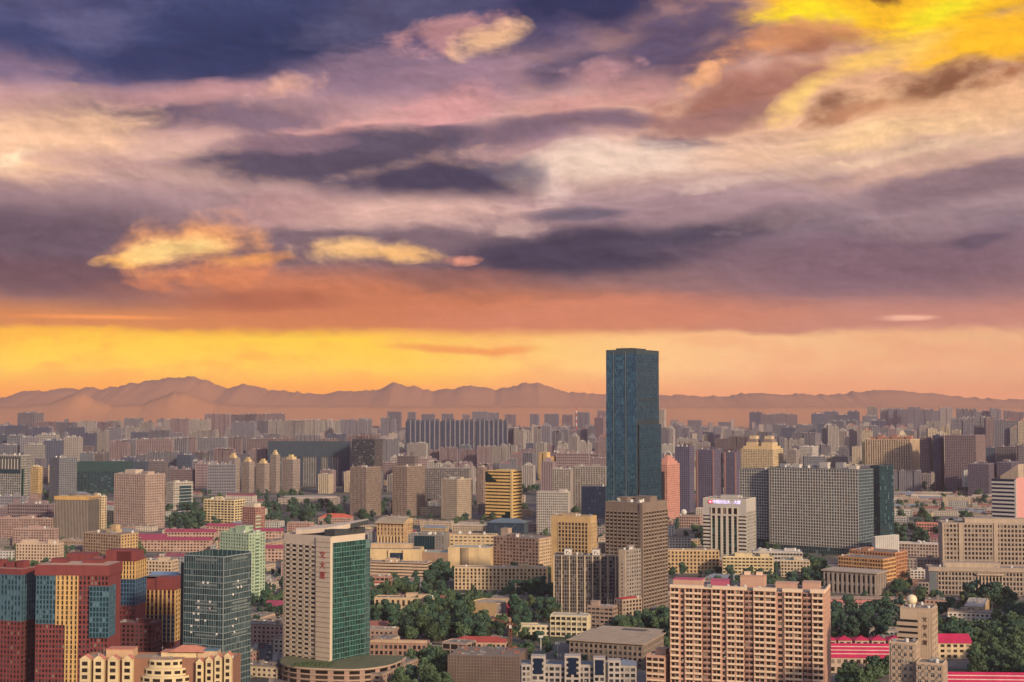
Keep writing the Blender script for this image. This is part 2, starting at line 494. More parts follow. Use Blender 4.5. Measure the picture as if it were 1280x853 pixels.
def tint_mat():
    """wall whose colour is the object's own colour: lets one shared mesh serve many painted buildings"""
    if 'tint' in MATS: return MATS['tint']
    m, t, b = new_mat('painted_facade')
    oi = nd(t, 'ShaderNodeObjectInfo')
    tc = nd(t, 'ShaderNodeTexCoord').outputs['Object']
    st = nd(t, 'ShaderNodeMapping', inp={0: tc, 3: (0.3, 0.3, 0.07)}).outputs[0]
    n1 = nd(t, 'ShaderNodeTexNoise', inp={'Vector': st, 'Scale': 0.8, 'Detail': 4.0}).outputs[0]
    v = nd(t, 'ShaderNodeVectorMath', operation='SCALE', inp={0: oi.outputs['Color'], 3: math_(t, 'MULTIPLY_ADD', n1, 0.7, 0.6)}).outputs[0]
    t.links.new(v, b.inputs['Base Color'])
    b.inputs['Roughness'].default_value = 0.85
    MATS['tint'] = m
    return m


G_DARK = [glass_mat((0.020, 0.022, 0.026)), glass_mat((0.055, 0.055, 0.062), 0, 0.2), glass_mat((0.012, 0.014, 0.017), 0, 0.06), glass_mat((0.20, 0.18, 0.155), 0, 0.5)]
G_BROWN = [glass_mat((0.030, 0.022, 0.018), 0, 0.2), glass_mat((0.05, 0.037, 0.03), 0, 0.3), glass_mat((0.018, 0.014, 0.012), 0, 0.15), glass_mat((0.22, 0.18, 0.14), 0, 0.6)]
G_TEAL = [glass_mat((0.015, 0.06, 0.075), 0.35, 0.12), glass_mat((0.025, 0.08, 0.10), 0.4, 0.16), glass_mat((0.012, 0.045, 0.06), 0.3, 0.1), glass_mat((0.12, 0.22, 0.26), 0.3, 0.3)]
G_SLATE = [glass_mat((0.035, 0.085, 0.105), 0.45, 0.14), glass_mat((0.05, 0.11, 0.13), 0.45, 0.2), glass_mat((0.022, 0.055, 0.072), 0.4, 0.1), glass_mat((0.09, 0.15, 0.165), 0.4, 0.3)]
G_GREEN = [glass_mat((0.008, 0.065, 0.058), 0.4, 0.1), glass_mat((0.014, 0.105, 0.09), 0.45, 0.14), glass_mat((0.004, 0.032, 0.032), 0.35, 0.08), glass_mat((0.05, 0.17, 0.15), 0.4, 0.3)]
G_BLUE = [glass_mat((0.02, 0.045, 0.095), 0.4, 0.14), glass_mat((0.025, 0.055, 0.11), 0.4, 0.2), glass_mat((0.015, 0.03, 0.07), 0.35, 0.1), glass_mat((0.04, 0.07, 0.13), 0.3, 0.3)]
M_ROOF = wall_mat((0.20, 0.18, 0.165), 0.95, 0.35, 'roof_felt')
M_ROOFD = wall_mat((0.10, 0.095, 0.09), 0.95, 0.35, 'roof_felt_dark')
M_METAL = wall_mat((0.32, 0.32, 0.32), 0.5, 0.1, 'grey_metal')
M_WHITE = wall_mat((0.62, 0.60, 0.56), 0.7, 0.12, 'white_paint')
M_RED = wall_mat((0.42, 0.055, 0.045), 0.7, 0.15, 'red_paint')

BOXF = [(0, 3, 2, 1), (4, 5, 6, 7), (0, 1, 5, 4), (1, 2, 6, 5), (2, 3, 7, 6), (3, 0, 4, 7)]


class Acc:
    """collects boxes and faces into one mesh"""
    def __init__(s): s.v, s.f, s.m, s.mats = [], [], [], []

    def mi(s, mat):
        if mat not in s.mats: s.mats.append(mat)
        return s.mats.index(mat)

    def box(s, x0, x1, y0, y1, z0, z1, mat, taper=0.0):
        k, i = len(s.v), s.mi(mat)
        s.v += [(x0, y0, z0), (x1, y0, z0), (x1, y1, z0), (x0, y1, z0), (x0 + taper, y0 + taper, z1), (x1 - taper, y0 + taper, z1), (x1 - taper, y1 - taper, z1), (x0 + taper, y1 - taper, z1)]
        s.f += [tuple(a + k for a in q) for q in BOXF]
        s.m += [i] * 6

    def poly(s, pts, mat):
        k = len(s.v)
        s.v += [tuple(p) for p in pts]
        s.f.append(tuple(range(k, k + len(pts))))
        s.m.append(s.mi(mat))

    def prism(s, pts, z0, z1, mat, mat_top=None):
        """vertical prism over a counter-clockwise outline"""
        n, k, i = len(pts), len(s.v), s.mi(mat)
        s.v += [(x, y, z0) for x, y in pts] + [(x, y, z1) for x, y in pts]
        for a in range(n):
            b = (a + 1) % n
            s.f.append((k + a, k + b, k + n + b, k + n + a)); s.m.append(i)
        s.f.append(tuple(k + n + a for a in range(n))); s.m.append(s.mi(mat_top) if mat_top else i)
        s.f.append(tuple(k + a for a in reversed(range(n)))); s.m.append(i)

    def tube(s, p0, p1, r0, r1, mat, n=6):
        p0, p1 = Vector(p0), Vector(p1)
        d = (p1 - p0).normalized()
        a = d.orthogonal().normalized()
        c = d.cross(a)
        k, i = len(s.v), s.mi(mat)
        for p, r in ((p0, r0), (p1, r1)):
            s.v += [tuple(p + (a * math.cos(2 * math.pi * j / n) + c * math.sin(2 * math.pi * j / n)) * r) for j in range(n)]
        for j in range(n):
            q = (j + 1) % n
            s.f.append((k + j, k + q, k + n + q, k + n + j)); s.m.append(i)
        s.f.append(tuple(k + n + j for j in range(n))); s.m.append(i)

    def hip(s, x0, x1, y0, y1, z, rise, mat, over=0.5, inset=None):
        x0, x1, y0, y1 = x0 - over, x1 + over, y0 - over, y1 + over
        yc = (y0 + y1) / 2
        ins = (y1 - y0) / 2 if inset is None else inset
        a, b = (x0 + ins, yc, z + rise), (x1 - ins, yc, z + rise)
        e = [(x0, y0, z), (x1, y0, z), (x1, y1, z), (x0, y1, z)]
        for q in ((e[0], e[1], b, a), (e[1], e[2], b), (e[2], e[3], a, b), (e[3], e[0], a), (e[3], e[2], e[1], e[0])):
            s.poly(q, mat)

    def mesh(s, name):
        me = bpy.data.meshes.new(name)
        me.from_pydata(s.v, [], s.f)
        for m in s.mats: me.materials.append(m)
        me.polygons.foreach_set('material_index', np.asarray(s.m, dtype=np.int32))
        me.update()
        return me

    def obj(s, name, parent=None):
        o = bpy.data.objects.new(name, s.mesh(name))
        COL.objects.link(o)
        if parent: o.parent = parent
        return o


SHARED = {}


def pane_mesh(w, h, gi, glass, frame):
    """window: a glass sheet in a thin frame with a mullion, in face coordinates (x across, -y outwards, z up)"""
    key = ('pane', round(w, 2), round(h, 2), gi, id(glass), frame)
    if key not in SHARED:
        a = Acc()
        a.box(-w / 2, w / 2, -0.06, 0.02, 0, h, glass[gi])
        if frame is not None:
            t_ = min(0.09, w * 0.06)
            a.box(-t_ / 2, t_ / 2, -0.12, -0.062, 0, h, frame)
            if h > 1.0: a.box(-w / 2, w / 2, -0.11, -0.063, h * 0.68, h * 0.68 + t_, frame)
        SHARED[key] = a.mesh('window')
    return SHARED[key]


def rep_mesh(key, make, name):
    if key not in SHARED:
        a = Acc(); make(a)
        SHARED[key] = a.mesh(name)
    return SHARED[key]


LANDMARKS = []      # (picture column, distance, short phrase) used to word the labels of what stands around
FOOT = []           # occupied ground: (x, y, radius)
PXBOX = []          # picture boxes of named buildings


class B:
    """one building: Empty at its base, walls, windows, roof and roof furniture as parts"""
    def __init__(s, name, label, pl, pc, pr, Y, top, th=20, depth=None, cat='building', group=None, phrase=None, z0=0.0, rel=None, tall=None):
        """pl..pc is the face turned to the left, pc..pr the face turned to the right (picture columns), corner at distance Y"""
        T = R(th)
        s.h = tall if tall else height(top, Y) - z0
        zmid = z0 + s.h * 0.6
        cx = xat(pc, Y, zmid)
        k = CP + (zmid - CAMZ) * SP / Y
        tl, tr = (pl - 640) / F * k, (pr - 640) / F * k
        s.w = (cx - tl * Y) / (math.cos(T) + tl * math.sin(T)) if pl is not None else None
        s.d = depth if depth else (tr * Y - cx) / (math.sin(T) - tr * math.cos(T))
        u, v = (-math.cos(T), math.sin(T)), (math.sin(T), math.cos(T))
        ox, oy = cx + u[0] * s.w / 2 + v[0] * s.d / 2, Y + u[1] * s.w / 2 + v[1] * s.d / 2
        e = bpy.data.objects.new(name, None)
        e.empty_display_size = 5
        COL.objects.link(e)
        e.location = (ox, oy, z0)
        e.rotation_euler = (0, 0, -T)
        prop(e, label, cat, group)
        s.e, s.acc, s.reps, s.th = e, {}, {}, T
        FOOT.append((ox, oy, 0.5 * math.hypot(s.w, s.d)))
        if phrase: LANDMARKS.append(((pl + pr) / 2, Y, phrase))
        PXBOX.append((pl, pr, top, Y))

    def part(s, name):
        if name not in s.acc: s.acc[name] = Acc()
        return s.acc[name]

    def face(s, f):
        w, d = s.w / 2, s.d / 2
        return {'L': ((-w, -d), (1, 0), (0, -1), s.w, 0.0), 'R': ((w, -d), (0, 1), (1, 0), s.d, R(90)),
                'B': ((w, d), (-1, 0), (0, 1), s.w, R(180)), 'W': ((-w, d), (0, -1), (-1, 0), s.d, R(270))}[f]

    def fbox(s, f, part, mat, x0, x1, z0, z1, n0, n1):
        o, ex, en, L, a = s.face(f)
        p, q = (o[0] + ex[0] * x0 + en[0] * n0, o[1] + ex[1] * x0 + en[1] * n0), (o[0] + ex[0] * x1 + en[0] * n1, o[1] + ex[1] * x1 + en[1] * n1)
        s.part(part).box(min(p[0], q[0]), max(p[0], q[0]), min(p[1], q[1]), max(p[1], q[1]), z0, z1, mat)

    def core(s, mat, z0=0.0, z1=None, part='wall', inset=0.0, roof=M_ROOF, parapet=0.9, cap=None):
        z1 = s.h if z1 is None else z1
        w, d = s.w / 2 - inset, s.d / 2 - inset
        s.part(part).box(-w, w, -d, d, z0, z1, mat)
        if roof: s.part('roof').box(-w + 0.3, w - 0.3, -d + 0.3, d - 0.3, z1 + 0.005, z1 + 0.2, roof)
        if parapet:
            for x0, x1, y0, y1 in ((-w, w, -d, -d + 0.3), (-w, w, d - 0.3, d), (-w, -w + 0.3, -d + 0.3, d - 0.3), (w - 0.3, w, -d + 0.3, d - 0.3)):
                s.part(part).box(x0, x1, y0, y1, z1, z1 + parapet, cap or mat)
        return s

    def fobj(s, f, part, mat, x0, x1, z0, z1, n0, n1):
        """like fbox, but the piece is a part of its own"""
        keep = s.acc
        s.acc = {}
        s.fbox(f, part, mat, x0, x1, z0, z1, n0, n1)
        s.acc[part].obj(part, s.e)
        s.acc = keep

    def rep(s, name, mesh, f, x, z, n=0.0):
        s.reps.setdefault(name, []).append((mesh, f, x, z, n))

    def grid(s, f, mat, nb=None, nf=None, bay=3.3, fl=3.0, ww=0.55, wh=0.55, x0=0.0, x1=None, z0=0.0, z1=None, pp=0.4, sp=0.32, part='wall', glass=G_DARK, frame=None, off=0.0, bright=0.06, win='window', sill=0.5, n0=0.0, spmat=None, skip=None):
        """piers and spandrels stand proud, the panes sit back between them"""
        L = s.face(f)[3]
        x1 = L if x1 is None else (x1 if x1 > 0 else L + x1)
        z1 = s.h if z1 is None else z1
        if .2 < ww < .8: ww = min(.80, ww * 1.2)
        if .2 < wh < .8: wh = min(.78, wh * 1.2)
        nb = nb or max(1, round((x1 - x0) / bay)); nf = nf or max(1, round((z1 - z0) / fl))
        bw, fh = (x1 - x0) / nb, (z1 - z0) / nf
        pw, sh = bw * (1 - ww), fh * (1 - wh)
        if pp > 0:
            for i in range(nb + 1):
                a, b_ = x0 + i * bw - pw / 2, x0 + i * bw + pw / 2
                s.fbox(f, part, mat, max(a, x0), min(b_, x1), z0, z1, n0, n0 + pp)
        if sp > 0:
            for j in range(nf + 1):
                a, b_ = z0 + j * fh - sh * (1 - sill), z0 + j * fh + sh * sill
                s.fbox(f, part, spmat or mat, x0 + 0.02, x1 - 0.02, max(a, z0 + 0.01), min(b_, z1 - 0.01), n0, n0 + sp)
        rnd = random.Random(int(x0 * 7 + z1 * 13 + nb * 31 + nf))
        for j in reversed(range(nf)):
            for i in range(nb):
                if skip and skip(i, j): continue
                q = rnd.random()
                gi = 3 if q < bright * 1.5 else (1 if q < 0.42 else (2 if q < 0.7 else 0))
                s.rep(win, pane_mesh(bw * ww, fh * wh, gi, glass, frame), f, x0 + (i + 0.5) * bw, z0 + j * fh + sh * sill, n0)

    def aircon(s, f, n, x0=0.5, x1=None, z0=4.0, z1=None, fl=3.0, bay=3.3, out=.45, seed=1):
        L = s.face(f)[3]; x1 = L - .5 if x1 is None else x1; z1 = s.h - 2 if z1 is None else z1
        rnd = random.Random(seed)
        def mk(a):
            a.box(-.45, .45, -.38, -.02, 0, .62, M_WHITE); a.box(-.3, .3, -.40, -.381, .1, .52, M_ROOFD)
        me = rep_mesh('aircon', mk, 'air_conditioner')
        for _ in range(n):
            s.rep('air_conditioner', me, f, x0 + (rnd.randrange(max(1, int((x1 - x0) / bay))) + .98) * bay, z0 + rnd.randrange(max(1, int((z1 - z0) / fl))) * fl + .3, out)

    def bands(s, f, mat, nf=None, fl=3.5, wh=0.5, seg=6.0, x0=0.0, x1=None, z0=0.0, z1=None, sp=0.5, part='wall', glass=G_DARK, bandpart='band', **k):
        L = s.face(f)[3]
        x1 = L if x1 is None else (x1 if x1 > 0 else L + x1)
        z1 = s.h if z1 is None else z1
        nf = nf or max(1, round((z1 - z0) / fl)); fh = (z1 - z0) / nf
        sh = fh * (1 - wh)
        ns = max(1, round((x1 - x0) / seg)); sw = (x1 - x0) / ns
        for j in reversed(range(nf)):
            key = ('band', round(x1 - x0, 2), round(sh, 2), round(sp, 2), mat)
            me = rep_mesh(key, lambda a: a.box(-(x1 - x0) / 2, (x1 - x0) / 2, -sp, 0.02, 0, sh, mat), bandpart)
            s.rep(bandpart, me, f, (x0 + x1) / 2, z0 + j * fh)
            for i in range(ns):
                gi = random.choice((0, 0, 1, 2))
                s.rep('window', pane_mesh(sw * 0.985, fh * wh * 0.99, gi, glass, None), f, x0 + (i + 0.5) * sw, z0 + j * fh + sh)

    def balconies(s, f, mat, nf, x0, x1, z0, z1, proud=1.1, ph=1.05, name='balcony', slab=None):
        fh = (z1 - z0) / nf
        def mk(a):
            w = (x1 - x0)
            a.box(-w / 2, w / 2, -proud, 0.02, 0, 0.16, slab or mat)
            a.box(-w / 2, w / 2, -proud, -proud + 0.14, 0.163, ph, mat)
            a.box(-w / 2, -w / 2 + 0.14, -proud + 0.143, 0.0, 0.163, ph, mat)
            a.box(w / 2 - 0.14, w / 2, -proud + 0.143, 0.0, 0.163, ph, mat)
        me = rep_mesh(('balc', round(x1 - x0, 2), proud, ph, mat, slab), mk, name)
        for j in reversed(range(nf)):
            s.rep(name, me, f, (x0 + x1) / 2, z0 + j * fh)

    def curtain(s, f, glass, frame, bw=1.6, fl=3.9, x0=0.0, x1=None, z0=0.0, z1=None, mull=0.12, band=0.0, part='curtain_wall', n=0.25, tilt=0.35, bright=0.04, every=1, hband=0.12):
        """glass skin of slightly uneven panes with a mullion grid"""
        o, ex, en, L, a = s.face(f)
        x1 = L if x1 is None else (x1 if x1 > 0 else L + x1)
        z1 = s.h if z1 is None else z1
        nb, nf = max(1, round((x1 - x0) / bw)), max(1, round((z1 - z0) / fl))
        dw, dh = (x1 - x0) / nb, (z1 - z0) / nf
        A = s.part(part)
        rnd = random.Random(int(x0 * 3 + z1 * 5 + nb))
        pt = lambda x, z, nn: (o[0] + ex[0] * x + en[0] * nn, o[1] + ex[1] * x + en[1] * nn, z)
        A.poly([pt(x0, z0, 0.02), pt(x1, z0, 0.02), pt(x1, z1, 0.02), pt(x0, z1, 0.02)], glass[2])
        for j in range(nf):
            rowq = rnd.random()
            for i in range(nb):
                q = rnd.random()
                gi = 3 if q < bright else (1 if q + 0.3 * rowq < 0.5 else (2 if q < 0.65 else 0))
                e = [n + rnd.uniform(-1, 1) * tilt * 0.03 for _ in range(2)]
                xa, xb, za, zb = x0 + i * dw + 0.03, x0 + (i + 1) * dw - 0.03, z0 + j * dh + 0.03, z0 + (j + 1) * dh - 0.03
                A.poly([pt(xa, za, e[0]), pt(xb, za, e[1]), pt(xb, zb, e[1] + 0.0), pt(xa, zb, e[0])], glass[gi])
        if frame is not None:
            for i in range(0, nb + 1, every):
                s.fbox(f, 'mullion', frame, max(x0, x0 + i * dw - mull / 2), min(x1, x0 + i * dw + mull / 2), z0, z1, 0.03, n + 0.16)
            for j in range(nf + 1):
                s.fbox(f, 'mullion', frame, x0 + 0.01, x1 - 0.01, max(z0, z0 + j * dh - hband / 2), min(z1, z0 + j * dh + hband / 2) + 0.001, 0.03, n + 0.12)

    def roofbox(s, x, y, w, d, h, mat, name='roof_room', z=None, roof=None):
        """x, y as fractions of the footprint (-0.5..0.5)"""
        a = Acc()
        z = s.h + 0.21 if z is None else z
        X, Yy = x * s.w, y * s.d
        a.box(X - w / 2, X + w / 2, Yy - d / 2, Yy + d / 2, z, z + h, mat)
        a.box(X - w / 2 - 0.2, X + w / 2 + 0.2, Yy - d / 2 - 0.2, Yy + d / 2 + 0.2, z + h + 0.003, z + h + 0.3, roof or mat)
        return a.obj(name, s.e)

    def units(s, n, seed=1, big=1.0, z=None):
        """air units, vents, a tank and a mast on the roof"""
        rnd = random.Random(seed)
        z = s.h + 0.21 if z is None else z
        mx, my = s.w / 2 - 1.5, s.d / 2 - 1.5
        for k in range(n):
            X, Yy = rnd.uniform(-mx, mx), rnd.uniform(-my, my)
            q = rnd.random()
            a = Acc()
            if q < 0.55:
                w, d, h = rnd.uniform(0.9, 2.2) * big, rnd.uniform(0.9, 1.8) * big, rnd.uniform(0.8, 1.8) * big
                a.box(X - w / 2, X + w / 2, Yy - d / 2, Yy + d / 2, z, z + h, M_METAL)
                a.tube((X, Yy, z + h + 0.002), (X, Yy, z + h + 0.15), 0.35, 0.35, M_ROOFD, 8)
                a.obj('air_unit', s.e)
            elif q < 0.85:
                a.tube((X, Yy, z), (X, Yy, z + 2.0 * big), 0.9 * big, 0.9 * big, M_WHITE, 10)
                a.obj('water_tank', s.e)
            else:
                a.tube((X, Yy, z), (X, Yy, z + 6 * big), 0.09, 0.05, M_METAL, 5)
                a.tube((X - 0.8, Yy, z + 4.6 * big), (X + 0.8, Yy, z + 4.6 * big), 0.04, 0.04, M_METAL, 4)
                a.obj('antenna', s.e)

    def finish(s):
        for n, a in s.acc.items():
            if a.f: a.obj(n, s.e)
        for n, items in s.reps.items():
            rest = []
            for k, (me, f, x, z, nn) in enumerate(items):
                o, ex, en, L, ang = s.face(f)
                loc = (o[0] + ex[0] * x + en[0] * nn, o[1] + ex[1] * x + en[1] * nn, z)
                if k < 100:
                    ob = bpy.data.objects.new(n, me)
                    ob.parent = s.e
                    ob.location = loc
                    ob.rotation_euler = (0, 0, ang)
                    COL.objects.link(ob)
                else:
                    rest.append((me, loc, ang))
            if rest:
                V, Fc, MI, mats, base = [], [], [], [], 0
                cache = {}
                for me, loc, ang in rest:
                    if me.name not in cache:
                        co = np.empty(len(me.vertices) * 3)
                        me.vertices.foreach_get('co', co)
                        fs = [tuple(p.vertices) for p in me.polygons]
                        ms = [me.materials[p.material_index] for p in me.polygons]
                        cache[me.name] = (co.reshape(-1, 3), fs, ms)
                    co, fs, ms = cache[me.name]
                    c, sn = math.cos(ang), math.sin(ang)
                    V.append(np.stack([co[:, 0] * c - co[:, 1] * sn + loc[0], co[:, 0] * sn + co[:, 1] * c + loc[1], co[:, 2] + loc[2]], 1))
                    Fc += [tuple(i + base for i in q) for q in fs]
                    base += len(co)
                    for m in ms:
                        if m not in mats: mats.append(m)
                        MI.append(mats.index(m))
                o = mesh_obj(n, np.concatenate(V), Fc, mats, MI, s.e)
                o['kind'] = 'stuff'
        return s


# ---------------------------------------------------------------- named buildings, near to far
def W(c, **k): return wall_mat(c, **k)


CREAM, TAN, PINK, GREY, BROWN = (0.50, 0.41, 0.30), (0.46, 0.33, 0.19), (0.46, 0.29, 0.24), (0.30, 0.275, 0.26), (0.24, 0.185, 0.15)
FR = M_WHITE


def attach(wing, main):
    """make a second volume of the same building a part of it"""
    m = Matrix.Translation(main.e.location) @ Matrix.Rotation(-main.th, 4, 'Z')
    w = Matrix.Translation(wing.e.location) @ Matrix.Rotation(-wing.th, 4, 'Z')
    wing.e.parent = main.e
    rel = m.inverted() @ w
    wing.e.location = rel.to_translation()
    wing.e.rotation_euler = rel.to_euler()
    for k in ('label', 'category', 'group'):
        if k in wing.e: del wing.e[k]


def sign_char(ch, size, mat, parent, loc, extrude=.1, offset=0.0):
    cu = bpy.data.curves.new('sign_character', 'FONT')
    cu.body = ch; cu.size = size; cu.extrude = extrude; cu.align_x = 'CENTER'; cu.offset = offset
    tmp = bpy.data.objects.new('tmp', cu)
    me = bpy.data.meshes.new_from_object(tmp)
    bpy.data.objects.remove(tmp); bpy.data.curves.remove(cu)
    me.name = 'sign_character'
    me.materials.clear(); me.materials.append(mat)
    ob = bpy.data.objects.new('sign_character', me)
    COL.objects.link(ob)
    ob.parent = parent; ob.location = loc; ob.rotation_euler = (R(90), 0, 0)
    return ob


def zr(py, Y): return height(py, Y)


# ---- red, teal and yellow tower complex, lower left
RED_W, YEL_W, TEAL_W, MAR_W = W((0.185, 0.042, 0.044)), W((0.55, 0.36, 0.15)), W((0.06, 0.13, 0.185)), W((0.12, 0.034, 0.04))
BLU_W = W((0.05, 0.12, 0.20))


def patch_tower():
    b = B('patchwork_tower', 'red tower with broad yellow window strip, teal corner box and teal upper windows', 45, 135, 140, 870, 707, 4, depth=22, cat='tower', phrase='the red tower with the yellow strip')
    zz = lambda py: zr(py, 870)
    m = b.w / 90.0
    b.core(RED_W, roof=W((0.42, 0.26, 0.2)), parapet=0.0)
    t0, t1, zt = zz(781), zz(720), zz(720)
    b.grid('L', TEAL_W, nb=6, fl=3, x0=0, x1=25 * m, z0=t0, z1=t1, ww=.55, wh=.6, glass=G_TEAL, part='teal_wall', bright=.16, pp=.7, sp=.45)
    b.grid('L', RED_W, nb=9, fl=3, x0=0, x1=37 * m, z0=0, z1=t0 - .02, ww=.5, wh=.52, glass=G_DARK, part='red_wall', bright=.03)
    b.grid('L', YEL_W, nb=5, fl=3, x0=25 * m, x1=53 * m, z0=t0 - .5, z1=t1, ww=.42, wh=.62, glass=G_DARK, part='yellow_wall', bright=.03, pp=1.0, sp=.35)
    b.grid('L', YEL_W, nb=3, fl=3, x0=37 * m + .02, x1=53 * m, z0=0, z1=t0 - .55, ww=.42, wh=.62, glass=G_DARK, part='yellow_wall', bright=.03, pp=1.0, sp=.35)
    b.grid('L', RED_W, nb=3, fl=3, x0=53 * m + .02, x1=68 * m, z0=0, z1=t1, ww=.5, wh=.55, part='red_wall', bright=.03)
    p0, p1 = zz(797), zz(733)
    b.grid('L', RED_W, nb=5, fl=3, x0=68 * m + .02, x1=b.w, z0=0, z1=p0 - .3, ww=.5, wh=.55, part='red_wall')
    b.grid('L', RED_W, nb=5, nf=2, x0=68 * m + .02, x1=b.w, z0=p1 + .2, z1=t1, ww=.5, wh=.55, part='red_wall')
    b.fbox('L', 'teal_box', TEAL_W, 68 * m, b.w + 1.2, p0, p1, 0.0, 1.6)
    b.grid('L', TEAL_W, nb=6, fl=3, x0=68 * m, x1=b.w + 1.2, z0=p0, z1=p1, ww=.6, wh=.7, glass=G_TEAL, part='teal_box', n0=1.61, bright=.05, pp=.25, sp=.15)
    b.grid('R', TEAL_W, nb=5, fl=3, x0=0.5, x1=12, z0=p0, z1=p1, ww=.6, wh=.7, glass=G_TEAL, part='teal_box', bright=.05)
    b.fobj('L', 'parapet_band', RED_W, -0.8, b.w + .8, zt + .05, b.h, -b.d - .8, 0.9)
    b.part('parapet_band').box(-b.w / 2 + 6, b.w / 2 - 6, -b.d / 2 + 5, b.d / 2 - 5, b.h + .005, b.h + .25, W((0.5, 0.34, 0.26)))
    b.roofbox(-.28, .1, 9, 8, 2.4, RED_W); b.roofbox(.2, .1, 12, 8, 1.8, RED_W)
    b.finish()
    # lower-left neighbour
    b = B('patchwork_tower', 'red tower cut by the picture edge, teal upper half over a red lower half', -36, 26, 47, 885, 712, 20, cat='tower', phrase='the red and teal tower at the picture edge')
    t0 = zr(777, 885); t1 = zr(719, 885)
    b.core(MAR_W, roof=W((0.36, 0.2, 0.16)), parapet=0)
    b.grid('L', TEAL_W, bay=2.6, fl=3, z0=t0, z1=t1, ww=.55, wh=.6, glass=G_TEAL, part='teal_wall', bright=.22, pp=.7, sp=.45)
    b.grid('R', TEAL_W, bay=2.4, fl=3, z0=t0, z1=t1, ww=.5, wh=.72, glass=G_TEAL, part='teal_wall', bright=.03, pp=.5, sp=.3)
    b.grid('L', RED_W, bay=2.6, fl=3, z0=0, z1=t0 - .05, ww=.5, wh=.52, part='red_wall', bright=.04)
    b.grid('R', MAR_W, bay=3, fl=3, z0=0, z1=t0 - .05, ww=.5, wh=.45, part='red_wall', bright=.02, glass=G_BROWN)
    b.fobj('L', 'parapet_band', RED_W, -.6, b.w + .6, t1 + .05, b.h, -b.d - .6, .6)
    for k in range(4): b.roofbox(-.3 + .22 * k, 0, 5.2, 6, 3.0 + (k % 2), RED_W)
    b.finish()
    # rear block
    b = B('patchwork_tower', 'red roofed tower with yellow upper floors above a blue box, set behind', 84, 169, 176, 965, 690, 6, depth=20, cat='tower', phrase='the rear red roofed tower')
    zz = lambda py: zr(py, 965)
    m = b.w / 85.0
    b.core(RED_W, z1=zz(700), parapet=0, roof=W((0.42, 0.26, 0.2)))
    b.grid('L', YEL_W, nb=14, nf=4, x0=31 * m, z0=zz(724), z1=zz(702), ww=.45, wh=.75, part='yellow_wall', pp=.8, sp=.2)
    b.grid('L', BLU_W, nb=9, fl=3, x0=52 * m, z0=zz(757), z1=zz(724.5), ww=.6, wh=.65, glass=G_BLUE, part='blue_wall', bright=.03)
    b.grid('L', RED_W, nb=8, fl=3, x0=54 * m, z0=0, z1=zz(757.5), ww=.45, wh=.5, part='red_wall')
    b.grid('R', BLU_W, nb=5, fl=3, z0=zz(757), z1=zz(724.5), ww=.6, wh=.65, glass=G_BLUE, part='blue_wall')
    b.grid('R', YEL_W, nb=5, nf=4, z0=zz(724), z1=zz(702), ww=.45, wh=.75, part='yellow_wall')
    for x0, x1, e in ((-.5, 30 * m, -1.5), (48 * m, 80 * m, 1.0), (85 * m - 13, b.w + .5, 0.2)):
        b.fobj('L', 'parapet_band', RED_W, x0, x1, zz(702) + .05, b.h + e, -14, .8)
    b.fbox('L', 'roof', W((0.2, 0.08, 0.08)), 30 * m, 48 * m, zz(702), zz(697), -12, -3)
    b.units(4, 3, z=zz(700) + .3)
    b.finish()
    b = B('patchwork_block', 'red roofed block with yellow piers and blue lower windows beside the slate glass tower', 172, 219, 224, 1000, 724, 6, depth=20, phrase='the red roofed block with yellow piers')
    zz = lambda py: zr(py, 1000)
    b.core(MAR_W, parapet=0)
    b.grid('L', YEL_W, nb=9, fl=3.1, z0=zz(769), z1=zz(738), ww=.52, wh=.55, part='yellow_wall', spmat=RED_W, sp=.12, pp=.5)
    b.grid('L', YEL_W, nb=9, fl=3.1, x0=0.0, z0=zz(802), z1=zz(769.4), ww=.72, wh=.6, part='yellow_wall', spmat=BLU_W, sp=.2, pp=.5, glass=G_BLUE)
    b.grid('L', MAR_W, nb=9, fl=3.1, z0=0, z1=zz(802.4), ww=.5, wh=.5, part='maroon_wall')
    b.grid('R', YEL_W, nb=4, fl=3.1, z0=zz(802), z1=zz(738), ww=.5, wh=.55, part='yellow_wall')
    b.fobj('L', 'parapet_band', RED_W, b.w * .5, b.w + .5, zz(738) + .05, b.h + 1, -12, .5)
    b.fobj('L', 'parapet_band', RED_W, 0, b.w * .45, zz(738) + .05, b.h + .2, -10, .4)
    b.finish()
    b = B('annex_block', 'low dark maroon block with a planted roof between the patchwork towers', 141, 190, 198, 935, 781, 8, depth=16, phrase='the low maroon block')
    b.core(MAR_W, roof=W((0.16, 0.11, 0.1)))
    b.grid('L', MAR_W, bay=3, fl=3, ww=.5, wh=.5); b.grid('R', MAR_W, bay=3, fl=3, ww=.5, wh=.5)
    b.roofbox(.2, 0, 8, 5, 2.2, MAR_W); b.units(4, 12)
    b.finish()


patch_tower()


